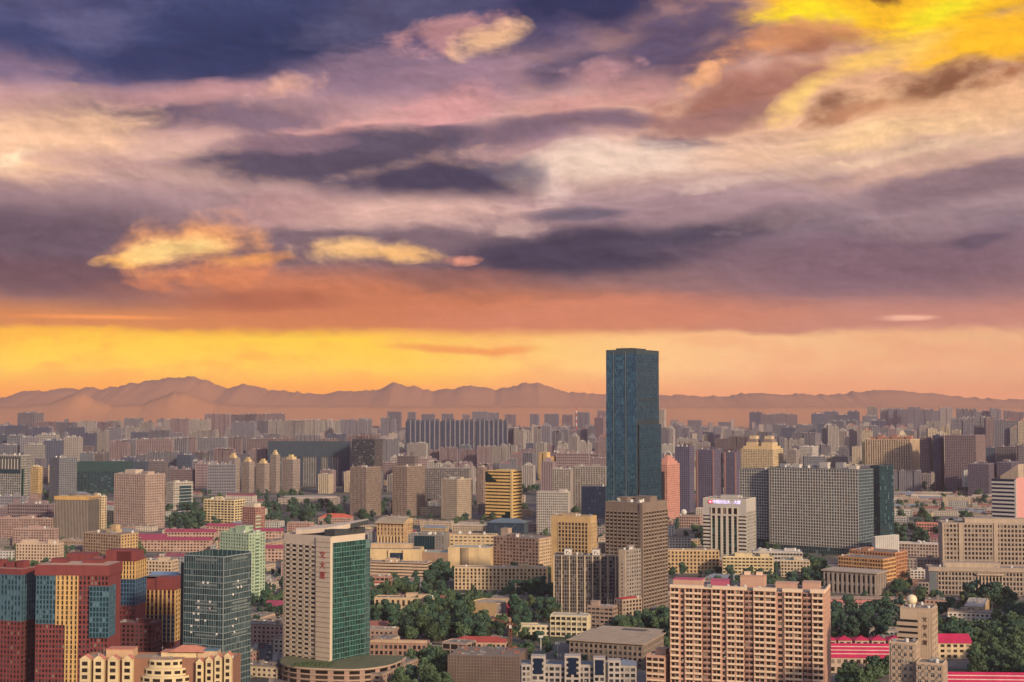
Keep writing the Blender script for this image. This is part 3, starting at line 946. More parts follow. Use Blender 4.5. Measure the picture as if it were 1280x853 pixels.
def slate_tower():
    b = B('glass_tower', 'slate teal glass tower with open glass crown beside the red roofed block', 230, 279, 313, 866, 697, 24, cat='tower', phrase='the slate glass tower')
    FRM = W((0.24, 0.28, 0.285), rough=.5, stain=.08)
    core = W((0.05, 0.065, 0.07))
    hr = b.h - 8.0
    b.core(core, z1=hr, parapet=0, roof=M_ROOFD)
    for f in 'LR':
        b.curtain(f, G_SLATE, FRM, bw=1.7, fl=3.8, z0=0, z1=hr, mull=.1, n=.3, bright=.09, hband=.4)
        L = b.face(f)[3]
        b.curtain(f, G_SLATE, FRM, bw=1.7, fl=4.0, z0=hr + .1, z1=b.h, part='crown_glass', mull=.14, n=.3)
        b.fbox(f, 'crown_frame', FRM, 0, L, b.h + .01, b.h + .5, -.3, .5)
        for j in (3, 7, 8, 11, 15):
            b.fobj(f, 'floor_band_trim', W((0.14, 0.17, 0.17)), L * .3, L * .85, j * 3.8 + 20, j * 3.8 + 21.3, .32, .5)
    # rear screen of the crown and a slab standing for the tower's dark left face
    for f in 'BW':
        L = b.face(f)[3]
        b.fbox(f, 'crown_glass', G_SLATE[1], 0.4, L - .4, hr + .3, b.h + 1.2, -.3, -.1)
        for i in range(int(L / 3.4)):
            b.fbox(f, 'crown_frame', FRM, i * 3.4 + .4, i * 3.4 + .6, hr + .3, b.h + 1.2, -.42, -.302)
    b.fbox('W', 'dark_side_slab', W((0.035, 0.045, 0.05)), 2, b.d - 3, 0, hr + 3, 0.01, 5.0)
    for k in range(int(hr / 3.8)):
        b.fbox('W', 'dark_side_ledge', W((0.07, 0.085, 0.09)), 2, b.d - 2.9, k * 3.8 + 2, k * 3.8 + 2.4, 5.01, 5.25)
    rnd = random.Random(4)
    lamp = W((0.62, 0.6, 0.55))
    for k in range(26):                                                     # opened vents tilted out
        f = rnd.choice('LLR'); L = b.face(f)[3]
        me = rep_mesh('vent', lambda a: a.poly([(-.7, -.45, 0), (.7, -.45, 0), (.7, -.05, 1.3), (-.7, -.05, 1.3)], lamp), 'open_vent')
        b.rep('open_vent', me, f, rnd.randint(2, int(L / 1.7) - 2) * 1.7 + .85, 24 + 3.8 * rnd.randint(2, int(hr / 3.8) - 8) + 1.2, .3)
    b.roofbox(-.05, .05, 12, 10, 4.0, core, z=hr + .25); b.units(6, 5, z=hr + .25)
    b.finish()


slate_tower()


def ornate_row():
    CR = W((0.62, 0.50, 0.30)); BR = W((0.26, 0.13, 0.085)); SAL = W((0.50, 0.20, 0.13))
    b = B('ornate_apartment_row', 'cream and brown apartment row with small gabled bays below the slate glass tower', 100, 291, 295, 640, 826, 2, depth=15, cat='apartment building', phrase='the cream gabled apartment row')
    b.core(BR, roof=W((0.34, 0.25, 0.18)))
    m = b.w / 191.0
    z_c = b.h - 9.0
    def bay(px0, px1, zt, n=2.4):
        x0, x1 = (px0 - 100) * m, (px1 - 100) * m
        b.fbox('L', 'bay_shaft', CR, x0, x1, 0, zt, 0.0, n)
        b.grid('L', CR, nb=1, fl=3.0, x0=x0 + .2, x1=x1 - .2, z0=zt - 27, z1=zt - .3, ww=.5, wh=.5, pp=.25, sp=.2, part='bay_shaft', n0=n + .001, frame=None, bright=.0, glass=G_BROWN)
        o, ex, en, L, a = b.face('L')
        xa, xb, xm = o[0] + x0 - .25, o[0] + x1 + .25, o[0] + (x0 + x1) / 2
        yf, yb = o[1] - n - .3, o[1] + 2.0
        A = b.part('gable')
        tri = [(xa, zt + .01), (xb, zt + .01), (xm, zt + 1.9)]
        A.poly([(x, yf, z) for x, z in tri], CR); A.poly([(x, yb, z) for x, z in reversed(tri)], CR)
        A.poly([(xa, yf, zt + .01), (xm, yf, zt + 1.9), (xm, yb, zt + 1.9), (xa, yb, zt + .01)], SAL)
        A.poly([(xm, yf, zt + 1.9), (xb, yf, zt + .01), (xb, yb, zt + .01), (xm, yb, zt + 1.9)], SAL)
    for px in (101, 118, 136, 154): bay(px, px + 13, b.h + .5)
    for k, px in enumerate((246, 258, 269, 281)): bay(px, px + 9, b.h - .6 + k * .9)
    # rounded middle with stepped balconies
    A = b.part('round_centre')
    c0, rr = (206 - 145.5 - 50) * m - 0, 8.0
    for k, (r, z0, z1) in enumerate(((9.5, 0, b.h - 6.5), (8.2, b.h - 6.49, b.h - 3.2), (6.8, b.h - 3.19, b.h + .6))):
        pts = [(c0 + r * 1.15 * math.cos(t), -b.d / 2 + 1.0 + r * .6 * math.sin(t)) for t in np.linspace(math.pi, 2 * math.pi, 18)] + [(c0 + r * 1.15, b.d / 4), (c0 - r * 1.15, b.d / 4)]
        A.prism(pts, z0, z1, CR, W((0.4, 0.3, 0.22)))
        for j in range(9):
            zz = z1 - 2.4 - j * 3.0
            if zz < z0 + .3: break
            gp = [(c0 + (r + .05) * 1.15 * math.cos(t), -b.d / 2 + 1.0 + (r + .05) * .6 * math.sin(t)) for t in np.linspace(math.pi * 1.06, math.pi * 1.94, 18)]
            for i in range(len(gp) - 1):
                if i % 3 == 2: continue
                (xa, ya), (xb, yb) = gp[i], gp[i + 1]
                b.part('curved_window').poly([(xa, ya, zz), (xb, yb, zz), (xb, yb, zz + 1.4), (xa, ya, zz + 1.4)], G_BROWN[0])
    b.roofbox(-.27, .1, 12, 8, 3.4, W((0.50, 0.33, 0.2)), roof=SAL)
    b.roofbox(.12, .15, 16, 8, 2.2, CR, roof=SAL)
    b.roofbox(.31, .1, 9, 7, 3.0, W((0.5, 0.36, 0.24)), roof=W((0.10, 0.17, 0.2)))
    A = Acc(); A.hip(4.5, 20, -3, 6, b.h + 2.9, 2.4, SAL); A.obj('tiled_roof', b.e)
    b.units(8, 8, .8)
    b.finish()


ornate_row()


def green_curved():
    WH = W((0.56, 0.46, 0.36), stain=.14)
    FRM = W((0.22, 0.36, 0.32), rough=.5, stain=.05)
    b = B('office_tower', 'white stone tower with green glass side and a winged roof', 354, 414, 456, 905, 672, 36, cat='tower', phrase='the white and green winged tower')
    zz = lambda py: zr(py, 905)
    b.core(WH, parapet=.5)
    wl = b.w * 0.70
    b.grid('L', WH, nb=5, nf=26, x0=1.4, x1=wl, z0=6, z1=zz(683), ww=.55, wh=.42, pp=.35, sp=.35, glass=G_DARK, bright=.03, frame=None)
    b.fbox('L', 'wall', WH, wl + .2, b.w, 0, b.h - .3, 0.0, 1.0)
    for j in range(26): b.fobj('L', 'ledge', W((0.36, 0.24, 0.18)), wl - 2.5, b.w + .2, 6 + j * 3.15, 6.28 + j * 3.15, 1.01, 1.2)
    b.curtain('R', G_GREEN, FRM, bw=1.5, fl=3.15, x0=1.0, z0=5, z1=zz(679), mull=.08, n=.5, bright=.02, hband=.2)
    b.fbox('R', 'corner_fin', W((0.10, 0.17, 0.16)), b.d - .8, b.d + 4.5, 0, zz(680), -8, .2)
    b.curtain('R', G_SLATE, FRM, bw=1.4, fl=3.15, x0=b.d - .6, x1=b.d + 4.4, z0=5, z1=zz(690), n=.5, part='corner_glass')
    for k in range(5):
        b.fobj('R', 'entrance_column', M_WHITE, 3 + k * b.d / 5, 4.2 + k * b.d / 5, 0, 9 - (k % 2), .9, 2.2)
    # red sign strokes down the narrow wall, three characters
    for k, ch in enumerate('文大厦'):
        o = b.face('L')[0]
        sign_char(ch, 5.0, M_RED, b.e, (o[0] + b.w * .85, o[1] - 1.3, b.h - 13 - k * 6.4), .08)
    # roof: curved white wing rising to a dark pointed canopy
    A = Acc()
    n = 16
    dk = W((0.045, 0.05, 0.055))
    wx0, wx1 = -b.w * .30, b.w / 2 + 6
    prof = lambda t: b.h + 3.2 + 6.5 * t ** 1.5
    for k in range(n):
        ta, tb = k / n, (k + 1) / n
        # runs diagonally from the white corner to beyond the glass face
        pa, pb = (wx0 + (wx1 - wx0) * ta, -b.d * .42 + b.d * .80 * ta), (wx0 + (wx1 - wx0) * tb, -b.d * .42 + b.d * .80 * tb)
        hw = 1.2 + 9 * math.sin(math.pi * (0.10 + .86 * ta)); hw2 = 1.2 + 9 * math.sin(math.pi * (0.10 + .86 * tb))
        za, zb = prof(ta), prof(tb)
        up = [(pa[0] - hw * .6, pa[1] + hw * .6, za + .6), (pa[0] + hw * .4, pa[1] - hw * .4, za), (pb[0] + hw2 * .4, pb[1] - hw2 * .4, zb), (pb[0] - hw2 * .6, pb[1] + hw2 * .6, zb + .6)]
        lowr = [(x, y, z - 2.8) for x, y, z in up]
        A.poly(up, W((0.58, 0.48, 0.38))); A.poly(lowr[::-1], dk)
        A.poly([lowr[1], lowr[2], up[2], up[1]], W((0.58, 0.48, 0.38)) if ta < .75 else dk); A.poly([up[0], up[3], lowr[3], lowr[0]], dk)
    A.obj('winged_roof', b.e)
    b.fbox('R', 'crown_box', dk, 4, b.d + 1, b.h, b.h + 4.2, -10, -1)
    A = Acc()
    for y0 in (0.2, 6): A.tube((b.w / 2 - 2, y0, b.h), (b.w / 2 + 1.5, y0 + 3, b.h + 5.2), .25, .25, dk)
    A.obj('roof_strut', b.e)
    b.roofbox(-.2, .2, 8, 6, 2.5, WH)
    b.finish()
    # curved podium
    e = bpy.data.objects.new('podium', None); COL.objects.link(e)
    Y = 892; cx = xat(420, Y, 12)
    e.location = (cx, Y + 12, 0)
    e.parent = b.e
    m = Matrix.Translation(b.e.location) @ Matrix.Rotation(-b.th, 4, 'Z')
    rel = m.inverted() @ Matrix.Translation(e.location)
    e.location = rel.to_translation(); e.rotation_euler = rel.to_euler()
    P = W((0.34, 0.23, 0.18))
    A, G = Acc(), Acc()
    outline = [(-36, 2), (-30, -12), (-18, -20), (0, -24), (16, -24), (30, -14), (37, 0), (39, 10), (34, 22), (-30, 22)]
    pts = []
    for i in range(len(outline)):
        p0, p1, p2, p3 = (Vector(outline[(i + k) % len(outline)]) for k in (-1, 0, 1, 2))
        for t in np.linspace(0, 1, 6)[:-1]:
            pts.append(tuple(.5 * ((2 * p1) + (p2 - p0) * t + (2 * p0 - 5 * p1 + 4 * p2 - p3) * t * t + (3 * p1 - p0 - 3 * p2 + p3) * t ** 3)))
    A.prism(pts, 0, 9.5, P, W((0.22, 0.2, 0.16)))
    for z in (3.1, 6.2):
        A.prism([(x * 1.012, y * 1.02) for x, y in pts], z, z + .5, W((0.42, 0.3, 0.23)))
    A.prism([(x * 1.02, y * 1.03) for x, y in pts], 9.5, 10.4, W((0.46, 0.34, 0.26)), W((0.12, 0.13, 0.07)))
    A.obj('podium_wall', e)
    k = 0
    for i in range(len(pts)):
        (xa, ya), (xb, yb) = pts[i], pts[(i + 1) % len(pts)]
        if i % 3 == 2 or ya > 12: continue
        for z in (.6, 3.9, 7.0):
            a = Acc()
            a.poly([(xa * 1.004, ya * 1.006, z), (xb * 1.004, yb * 1.006, z), (xb * 1.004, yb * 1.006, z + 2.0), (xa * 1.004, ya * 1.006, z + 2.0)], G_BROWN[k % 3])
            a.obj('podium_window', e); k += 1
    rnd = random.Random(5)
    a = Acc()
    for _ in range(260):
        x, y = rnd.uniform(-26, -2), rnd.uniform(-18, -4)
        r = rnd.uniform(.3, .8)
        a.box(x - r, x + r, y - r, y + r, 10.42, 10.42 + rnd.uniform(.4, 1.2), W((0.05, 0.075, 0.03)), taper=r * .4)
    a.obj('roof_garden', e)


green_curved()


def pink_tower():
    PK = W((0.52, 0.315, 0.235), stain=.16); PAR = W((0.74, 0.56, 0.40), stain=.12); DK = W((0.22, 0.10, 0.085))
    b = B('apartment_tower', 'broad pink apartment tower with rows of pale balconies beside the magenta sheds', 838, 1031, 1038, 763, 742, 18, cat='apartment building', phrase='the broad pink balcony tower')
    b.core(DK, parapet=0)
    m = b.w / 193.0
    nf = int(b.h / 3.05); fh = b.h / nf
    segs = [(838, 850, 'b'), (850, 857, 'r'), (857, 868, 'b'), (868, 879, 'b'), (879, 891, 'd'), (891, 903, 'b'), (903, 910, 'r'), (910, 921, 'b'), (921, 932, 'b'), (932, 944, 'd'), (944, 958, 'b'), (958, 972, 'b'),
            (972, 982, 'r'), (982, 993, 'b'), (993, 1004, 'b'), (1004, 1016, 'd'), (1016, 1030, 'b')]
    for p0, p1, k in segs:
        x0, x1 = (p0 - 838) * m, (p1 - 838) * m
        if k == 'b':
            b.fbox('L', 'wall', PK, x0, x0 + .5, 0, b.h, 0, 1.0); b.fbox('L', 'wall', PK, x1 - .5, x1, 0, b.h, 0, 1.0)
            b.grid('L', PK, nb=2, nf=nf, x0=x0 + .5, x1=x1 - .5, z0=0, z1=b.h, ww=.8, wh=.52, pp=.12, sp=.2, glass=G_BROWN, bright=.08)
            b.balconies('L', PAR, nf, x0 + .15, x1 - .15, 0, b.h, proud=1.5, ph=1.15)
        elif k == 'r':
            b.grid('L', PK, nb=1, nf=nf, x0=x0, x1=x1, z0=0, z1=b.h, ww=.5, wh=.5, pp=.5, sp=.4, glass=G_BROWN, bright=.05)
        else:
            b.grid('L', W((0.34, 0.19, 0.15)), nb=2, nf=nf, x0=x0, x1=x1, z0=0, z1=b.h, ww=.7, wh=.5, pp=.1, sp=.25, glass=G_BROWN, bright=.05)
            b.balconies('L', W((0.42, 0.25, 0.2)), nf, x0 + .6, x1 - .6, 0, b.h, proud=.8, ph=1.0, name='recessed_balcony')
    b.fbox('L', 'wall', PK, (1030 - 838) * m, b.w, 0, b.h, 0, .6)
    b.grid('R', PK, nb=5, nf=nf, ww=.4, wh=.42, pp=.3, sp=.25, glass=G_BROWN)
    # crown of stepped parapets
    for p0, p1, e in ((838, 880, 1.6), (880, 892, .8), (892, 935, 1.7), (944, 972, 1.7), (980, 1004, 1.7), (1014, 1031, 2.0)):
        b.fobj('L', 'parapet', PAR, (p0 - 838) * m, (p1 - 838) * m, b.h + .003, b.h + e, -2.5, 1.2)
    b.fobj('R', 'parapet', PAR, .2, b.d, b.h + .003, b.h + 1.5, -.4, .4)
    b.roofbox(-.41, 0, 16, 9, 3.0, PK, roof=W((0.45, 0.08, 0.16)))
    b.roofbox(.02, .05, 13, 10, 6.0, PK); b.roofbox(-.2, .1, 10, 7, 2.8, W((0.45, 0.1, 0.18)))
    b.roofbox(.24, .1, 12, 8, 2.6, PK); b.roofbox(.40, .05, 9, 9, 3.6, PK)
    for k in (-.02, .06): b.roofbox(k, .05, 3, 3, 1.4, PAR, z=b.h + 6.6)
    b.units(14, 21, .9); b.aircon('L', 160, fl=3.05, out=.55)
    b.finish()
    b = B('apartment_block', 'pink annex with pale balcony bands at the foot of the broad pink balcony tower', 808, 831, 840, 790, 822, 24, cat='apartment building', phrase='the pink annex')
    b.core(PK, roof=W((0.42, 0.28, 0.22)))
    b.grid('L', PK, nb=3, fl=3, ww=.7, wh=.5, glass=G_BROWN); b.grid('R', PK, nb=5, fl=3, ww=.5, wh=.5, glass=G_BROWN)
    b.balconies('L', PAR, int(b.h / 3), .3, b.w - .3, 0, b.h, proud=.9)
    b.roofbox(.1, .2, 6, 6, 3, PK); b.units(3, 4)
    b.finish()


pink_tower()


def ball_tower():
    ST = W((0.42, 0.32, 0.24), stain=.14); LT = W((0.5, 0.38, 0.27), stain=.12)
    b = B('office_tower', 'stone tower with a pale globe on its roof and an upright sign', 1126, 1165, 1172, 725, 763, 25, cat='tower', phrase='the globe topped tower')
    b.core(LT, cap=ST)
    m = b.w / 39.0
    zz = lambda py: zr(py, 725)
    for j in range(4):
        z = zz(779 + j * 7.4)
        b.fobj('L', 'band', ST, -1.5, 22 * m, z - 1.75, z, 0.0, 1.8)
        for i in range(5):
            b.rep('window', pane_mesh(22 * m / 5 - .1, 1.2, 0, G_DARK, None), 'L', 22 * m * (i + .5) / 5, z + .05, .9)
    b.fbox('L', 'wall', W((0.05, 0.045, 0.04)), -.8, 22 * m, zz(803), zz(777), 0, .88)
    for x in np.arange(23.5 * m, b.w, 1.2): b.fbox('L', 'rib', LT, x, x + .08, 0, b.h - 1, 0, .12)
    for z in np.arange(3, b.h - 1, 3.2): b.fbox('L', 'rib', LT, 22.3 * m, b.w - .2, z, z + .08, 0, .10)
    b.grid('R', ST, nb=3, fl=3.2, ww=.42, wh=.45, glass=G_DARK)
    for k, ch in enumerate('文学大厦'):
        o = b.face('L')[0]
        sign_char(ch, 2.6, W((0.10, 0.05, 0.035)), b.e, (o[0] + 31 * m, o[1] - .2, zz(777.5 + k * 9.6)))
    # globe
    a = Acc()
    cx, cyy, cz, r = -b.w * .22, 0, b.h + 3.5, 2.75
    nu, nv = 24, 12
    gm_ = W((0.72, 0.62, 0.42), rough=.35, stain=.1)
    P = lambda i, j: (cx + r * math.sin(math.pi * j / nv) * math.cos(2 * math.pi * i / nu), cyy + r * math.sin(math.pi * j / nv) * math.sin(2 * math.pi * i / nu), cz - r * math.cos(math.pi * j / nv))
    for j in range(nv):
        for i in range(nu): a.poly([P(i, j), P(i + 1, j), P(i + 1, j + 1), P(i, j + 1)], gm_)
    ob = a.obj('globe', b.e)
    ob.data.polygons.foreach_set('use_smooth', np.ones(len(ob.data.polygons), dtype=bool))
    b.roofbox(-.22, 0, 3.4, 3.4, .8, ST, name='globe_base'); b.units(9, 31, .8)
    b.finish()
    w1 = B('wing', None, 1112, 1145, 1150, 700, 806, 25, cat=None, depth=10)
    w1.core(ST, cap=LT)
    w1.grid('L', ST, nb=4, fl=3.4, x0=.8, x1=-.8, ww=.42, wh=.42, pp=.3, sp=.3, glass=G_DARK, bright=.12, frame=FR); w1.grid('R', ST, nb=3, fl=3.4, ww=.4, wh=.42)
    w1.units(5, 2); w1.aircon('L', 16); w1.finish(); attach(w1, b)
    w2 = B('wing', None, 1146, 1179, 1185, 690, 832, 25, cat=None, depth=13)
    w2.core(ST, cap=LT)
    w2.grid('L', ST, nb=4, fl=3.4, ww=.45, wh=.45, pp=.3, sp=.3, bright=.12, frame=FR); w2.grid('R', ST, nb=4, fl=3.4, ww=.4, wh=.42)
    w2.units(5, 6); w2.aircon('L', 14); w2.finish(); attach(w2, b)


ball_tower()


def dark_weave():
    ST = W((0.205, 0.155, 0.125), stain=.2); LT = W((0.30, 0.24, 0.19))
    b = B('hotel_tower', 'dark brown tower with woven square windows in front of the blue skyscraper', 757, 803, 834, 1170, 630, 33, cat='tower', phrase='the dark brown woven tower')
    b.core(ST)
    zt = zr(640, 1170)
    for f, nb in (('L', 9), ('R', 9)):
        b.grid(f, ST, nb=nb, nf=26, z0=6, z1=zt, ww=.66, wh=.62, pp=.7, sp=.55, glass=G_BROWN, bright=.02, spmat=LT)
        L = b.face(f)[3]
        me = rep_mesh(('hood', f), lambda a: a.poly([(-L / nb * .27, -.05, 1.5), (L / nb * .27, -.05, 1.5), (L / nb * .27, -.8, .95), (-L / nb * .27, -.8, .95)], LT), 'window_hood')
        bw, fh = L / nb, (zt - 6) / 26
        for j in reversed(range(26)):
            for i in range(nb):
                b.rep('window_hood', me, f, (i + .5) * bw, 6 + j * fh + fh * .4)
    b.fobj('L', 'corner_pier', ST, b.w - 2.2, b.w + .8, 0, b.h, -1, .9)
    b.roofbox(-.3, .0, 10, 14, 3.2, ST); b.roofbox(.2, .1, 14, 12, 4.2, ST); b.units(14, 9, 1.3)
    # lower wing on the left
    b.fbox('W', 'low_wing', ST, 2, b.d - 4, 0, b.h * .62, .01, 9)
    b.finish()
    b = B('glass_plinth', 'blue glazed plinth at the foot of the dark brown woven tower', 812, 838, 846, 1150, 762, 30, depth=8, cat='building')
    b.core(W((0.06, 0.09, 0.12)), parapet=.3)
    b.curtain('L', G_BLUE, M_METAL, bw=2, fl=3); b.curtain('R', G_BLUE, M_METAL, bw=2, fl=3)
    b.finish()


dark_weave()


def skyscraper():
    b = B('skyscraper', 'tall blue teal glass skyscraper rising alone above the city and the mountains', 758, 796, 823.5, 1950, 437, 33, cat='skyscraper', phrase='the blue skyscraper')
    FRM = W((0.10, 0.15, 0.17), rough=.45, stain=.04)
    DK = W((0.02, 0.035, 0.045))
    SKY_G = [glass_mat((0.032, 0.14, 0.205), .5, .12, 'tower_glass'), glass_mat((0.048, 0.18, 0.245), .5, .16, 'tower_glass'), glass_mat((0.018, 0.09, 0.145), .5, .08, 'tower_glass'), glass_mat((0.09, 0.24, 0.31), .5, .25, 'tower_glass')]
    SKY_SHADED = [glass_mat(tuple(v * .8 for v in m_), .5, .12, 'tower_glass_shaded') for m_ in ((.02, .105, .175), (.03, .13, .2), (.01, .06, .11), (.04, .15, .22))]  # darker copy of the glass paints the shaded right face
    b.core(DK, parapet=0, roof=M_ROOFD)
    b.curtain('L', SKY_G, FRM, bw=2.6, fl=4.1, z0=0, z1=b.h - 6, n=.4, mull=.12, bright=.10)
    for x in (.22, .27, .62, .67): b.fobj('L', 'vertical_groove', DK, b.w * x, b.w * x + .7, 0, b.h - 5, .42, .62)
    for x in (.245, .645): b.fobj('L', 'vertical_fin', W((0.16, 0.23, 0.25), rough=.4), b.w * x - .1, b.w * x + .5, 0, b.h - 2, .42, 1.0)
    zb1, zb2 = zr(531, 1950), zr(501, 1950)
    FRM_SHADED = W((0.045, 0.08, 0.105), rough=.45, stain=.04)  # frame colour darkened to hold back the sunlight on the right face
    b.curtain('R', SKY_SHADED, FRM_SHADED, bw=1.6, fl=4.1, z0=zb1 + 6, z1=b.h - 6, n=.4, mull=.3, every=2, bright=.03)
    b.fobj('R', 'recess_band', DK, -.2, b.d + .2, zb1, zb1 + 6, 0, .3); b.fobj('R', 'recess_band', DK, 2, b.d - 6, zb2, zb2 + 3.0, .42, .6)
    b.fbox('R', 'lower_bay', DK, 2.0, b.d + 1.2, 0, zb1, 0, 2.5)
    b.curtain('R', SKY_SHADED, FRM_SHADED, bw=1.6, fl=4.1, x0=2.0, x1=b.d + 1.2, z0=0, z1=zb1 - .3, n=2.9, mull=.4, every=2, bright=.03, part='lower_bay_glass')
    b.fbox('L', 'crown_band', W((0.05, 0.085, 0.10)), 0, b.w, b.h - 5.9, b.h, 0, .6); b.fbox('R', 'crown_band', W((0.03, 0.055, 0.07)), 0, b.d, b.h - 5.9, b.h - .4, 0, .6)  # right band painted darker as the shaded side
    b.roofbox(-.05, 0, b.w * .55, b.d * .6, 2.2, DK, name='crown_room')
    a = Acc(); a.tube((-b.w * .2, -b.d * .2, b.h), (-b.w * .2, -b.d * .2, b.h + 6), .3, .15, M_METAL); a.tube((-b.w * .2, -b.d * .2, b.h + 5), (-b.w * .05, -b.d * .2, b.h + 3.5), .2, .2, M_METAL)
    a.obj('roof_crane', b.e)
    b.finish()


skyscraper()


def grey_slab():
    ST = W((0.50, 0.46, 0.41), stain=.12)
    b = B('grid_office_slab', 'very broad grey office slab of small square windows with a dark glass end', 962, 1073, 1092, 1640, 588, 38, cat='office building', phrase='the broad grey grid slab')
    b.core(W((0.10, 0.11, 0.12)))
    b.grid('L', ST, nb=34, nf=26, z0=8, z1=b.h, ww=.62, wh=.62, pp=.6, sp=.5, glass=G_SLATE, bright=.05)
    b.curtain('L', G_TEAL, M_METAL, bw=3, fl=4, z0=0, z1=7.9, part='lobby_glass')
    b.grid('R', W((.17, .205, .23)), nb=10, nf=26, z0=4, z1=b.h, x1=b.d * .99, ww=.7, wh=.6, pp=.3, sp=.3, glass=G_SLATE, bright=.03)
    for k in range(6): b.roofbox(-.42 + .16 * k, 0.05 * (-1) ** k, 10, 8, 4 + 3 * (k in (3, 4)), ST if k % 2 else M_METAL)
    b.units(18, 44, 1.6)
    b.finish()
    w1 = B('wing', None, 925, 961, 963, 1722, 588, 38, cat=None, depth=26)
    w1.core(W((0.10, 0.11, 0.12)))
    w1.grid('L', ST, nb=12, nf=24, z0=12, z1=w1.h, ww=.64, wh=.62, pp=.6, sp=.5, glass=G_SLATE); w1.grid('R', ST, nb=6, nf=24, z0=12, z1=w1.h)
    w1.curtain('L', G_TEAL, M_METAL, bw=3, fl=4, z0=0, z1=11.8, part='lobby_glass')
    w1.units(6, 4, 1.4); w1.finish(); attach(w1, b)
    w2 = B('wing', None, 1088, 1100, 1117, 1700, 583, 42, cat=None)
    w2.core(W((0.03, 0.05, 0.07)))
    w2.curtain('L', G_SLATE, W((0.05, 0.08, 0.1)), bw=2, fl=4); w2.curtain('R', G_TEAL, W((0.07, 0.12, 0.15)), bw=2, fl=4)
    w2.finish(); attach(w2, b)
    w3 = B('wing', None, 1090, 1094, 1124, 1610, 672, 52, cat=None)
    w3.core(W((0.46, 0.44, 0.42)), z0=5)
    for k in range(12): w3.fbox('R', 'panel_rib', W((0.36, 0.34, 0.33)), w3.d * k / 12, w3.d * k / 12 + .4, 5, w3.h, 0, .25)
    w3.core(W((0.05, 0.07, 0.08)), z0=0, z1=4.9, part='ground_floor', inset=2, roof=None, parapet=0)
    w3.finish(); attach(w3, b)


grey_slab()


def sign_block():
    ST = W((0.46, 0.43, 0.39), stain=.1); LT = W((0.56, 0.50, 0.43), stain=.08)
    b = B('bank_building', 'white office block with tall window slots and a lit sign on its parapet', 879, 933, 945, 1590, 625, 26, cat='office building', phrase='the white block with the sign')
    zz = lambda py: zr(py, 1590)
    b.core(ST, cap=LT)
    m = b.w / 54.0
    z0 = zz(700)
    for p0, p1 in ((0, 10), (44, 54)):
        nf = 12
        for j in range(nf):
            z = z0 + (zz(645) - z0) * j / nf
            b.fobj('L', 'band', LT, p0 * m + .3, p1 * m - .3, z, z + 2.0, 0, .9)
            for i in range(2): b.rep('window', pane_mesh(10 * m / 2 - .3, 1.4, j % 3, G_DARK, None), 'L', (p0 + 2.5 + 5 * i) * m, z + 2.02, .1)
    b.grid('L', LT, nb=5, nf=1, x0=10 * m, x1=44 * m, z0=zz(644.5), z1=zz(635), ww=.55, wh=.8, pp=1.0, sp=.8, glass=G_BROWN)
    b.grid('L', LT, nb=5, nf=14, x0=10 * m, x1=44 * m, z0=z0, z1=zz(646), ww=.5, wh=.6, pp=1.6, sp=.15, spmat=W((0.10, 0.13, 0.10)), glass=G_GREEN)
    b.fbox('L', 'cornice', LT, 9 * m, 45 * m, zz(646) + .05, zz(644.8), 0, 1.7)
    b.grid('R', ST, nb=8, nf=14, z0=z0, z1=zz(640), ww=.4, wh=.5, pp=.2, sp=.2)
    # the sign: a red emblem, five characters, a dash and two more
    em_r, t, bs = new_mat('sign_red_glow'); bs.inputs['Base Color'].default_value = (.6, .03, .03, 1); bs.inputs['Emission Color'].default_value = (1, .06, .06, 1); bs.inputs['Emission Strength'].default_value = .7
    em_w, t, bs = new_mat('sign_violet_glow'); bs.inputs['Base Color'].default_value = (.6, .55, .8, 1); bs.inputs['Emission Color'].default_value = (.78, .66, 1, 1); bs.inputs['Emission Strength'].default_value = .85
    o = b.face('L')[0]
    zs = zz(630.6)
    a = Acc(); a.box(-2.2, 2.2, -.3, 0, 0, 3.4, em_r); a.box(-1.1, 1.1, -.5, -.301, .9, 2.5, em_w)
    ob = a.obj('sign_emblem', b.e); ob.location = (o[0] + 9.5 * m, o[1] - .5, zs)
    for k, ch in enumerate('中国文化大-大厦'):
        sign_char(ch, 4.4, em_w, b.e, (o[0] + (14.4 + k * 4.35) * m, o[1] - .4, zs + .2), .2, .06)
    b.roofbox(0, .1, 20, 10, 3, ST); b.units(8, 77, 1.3)
    b.finish()


sign_block()


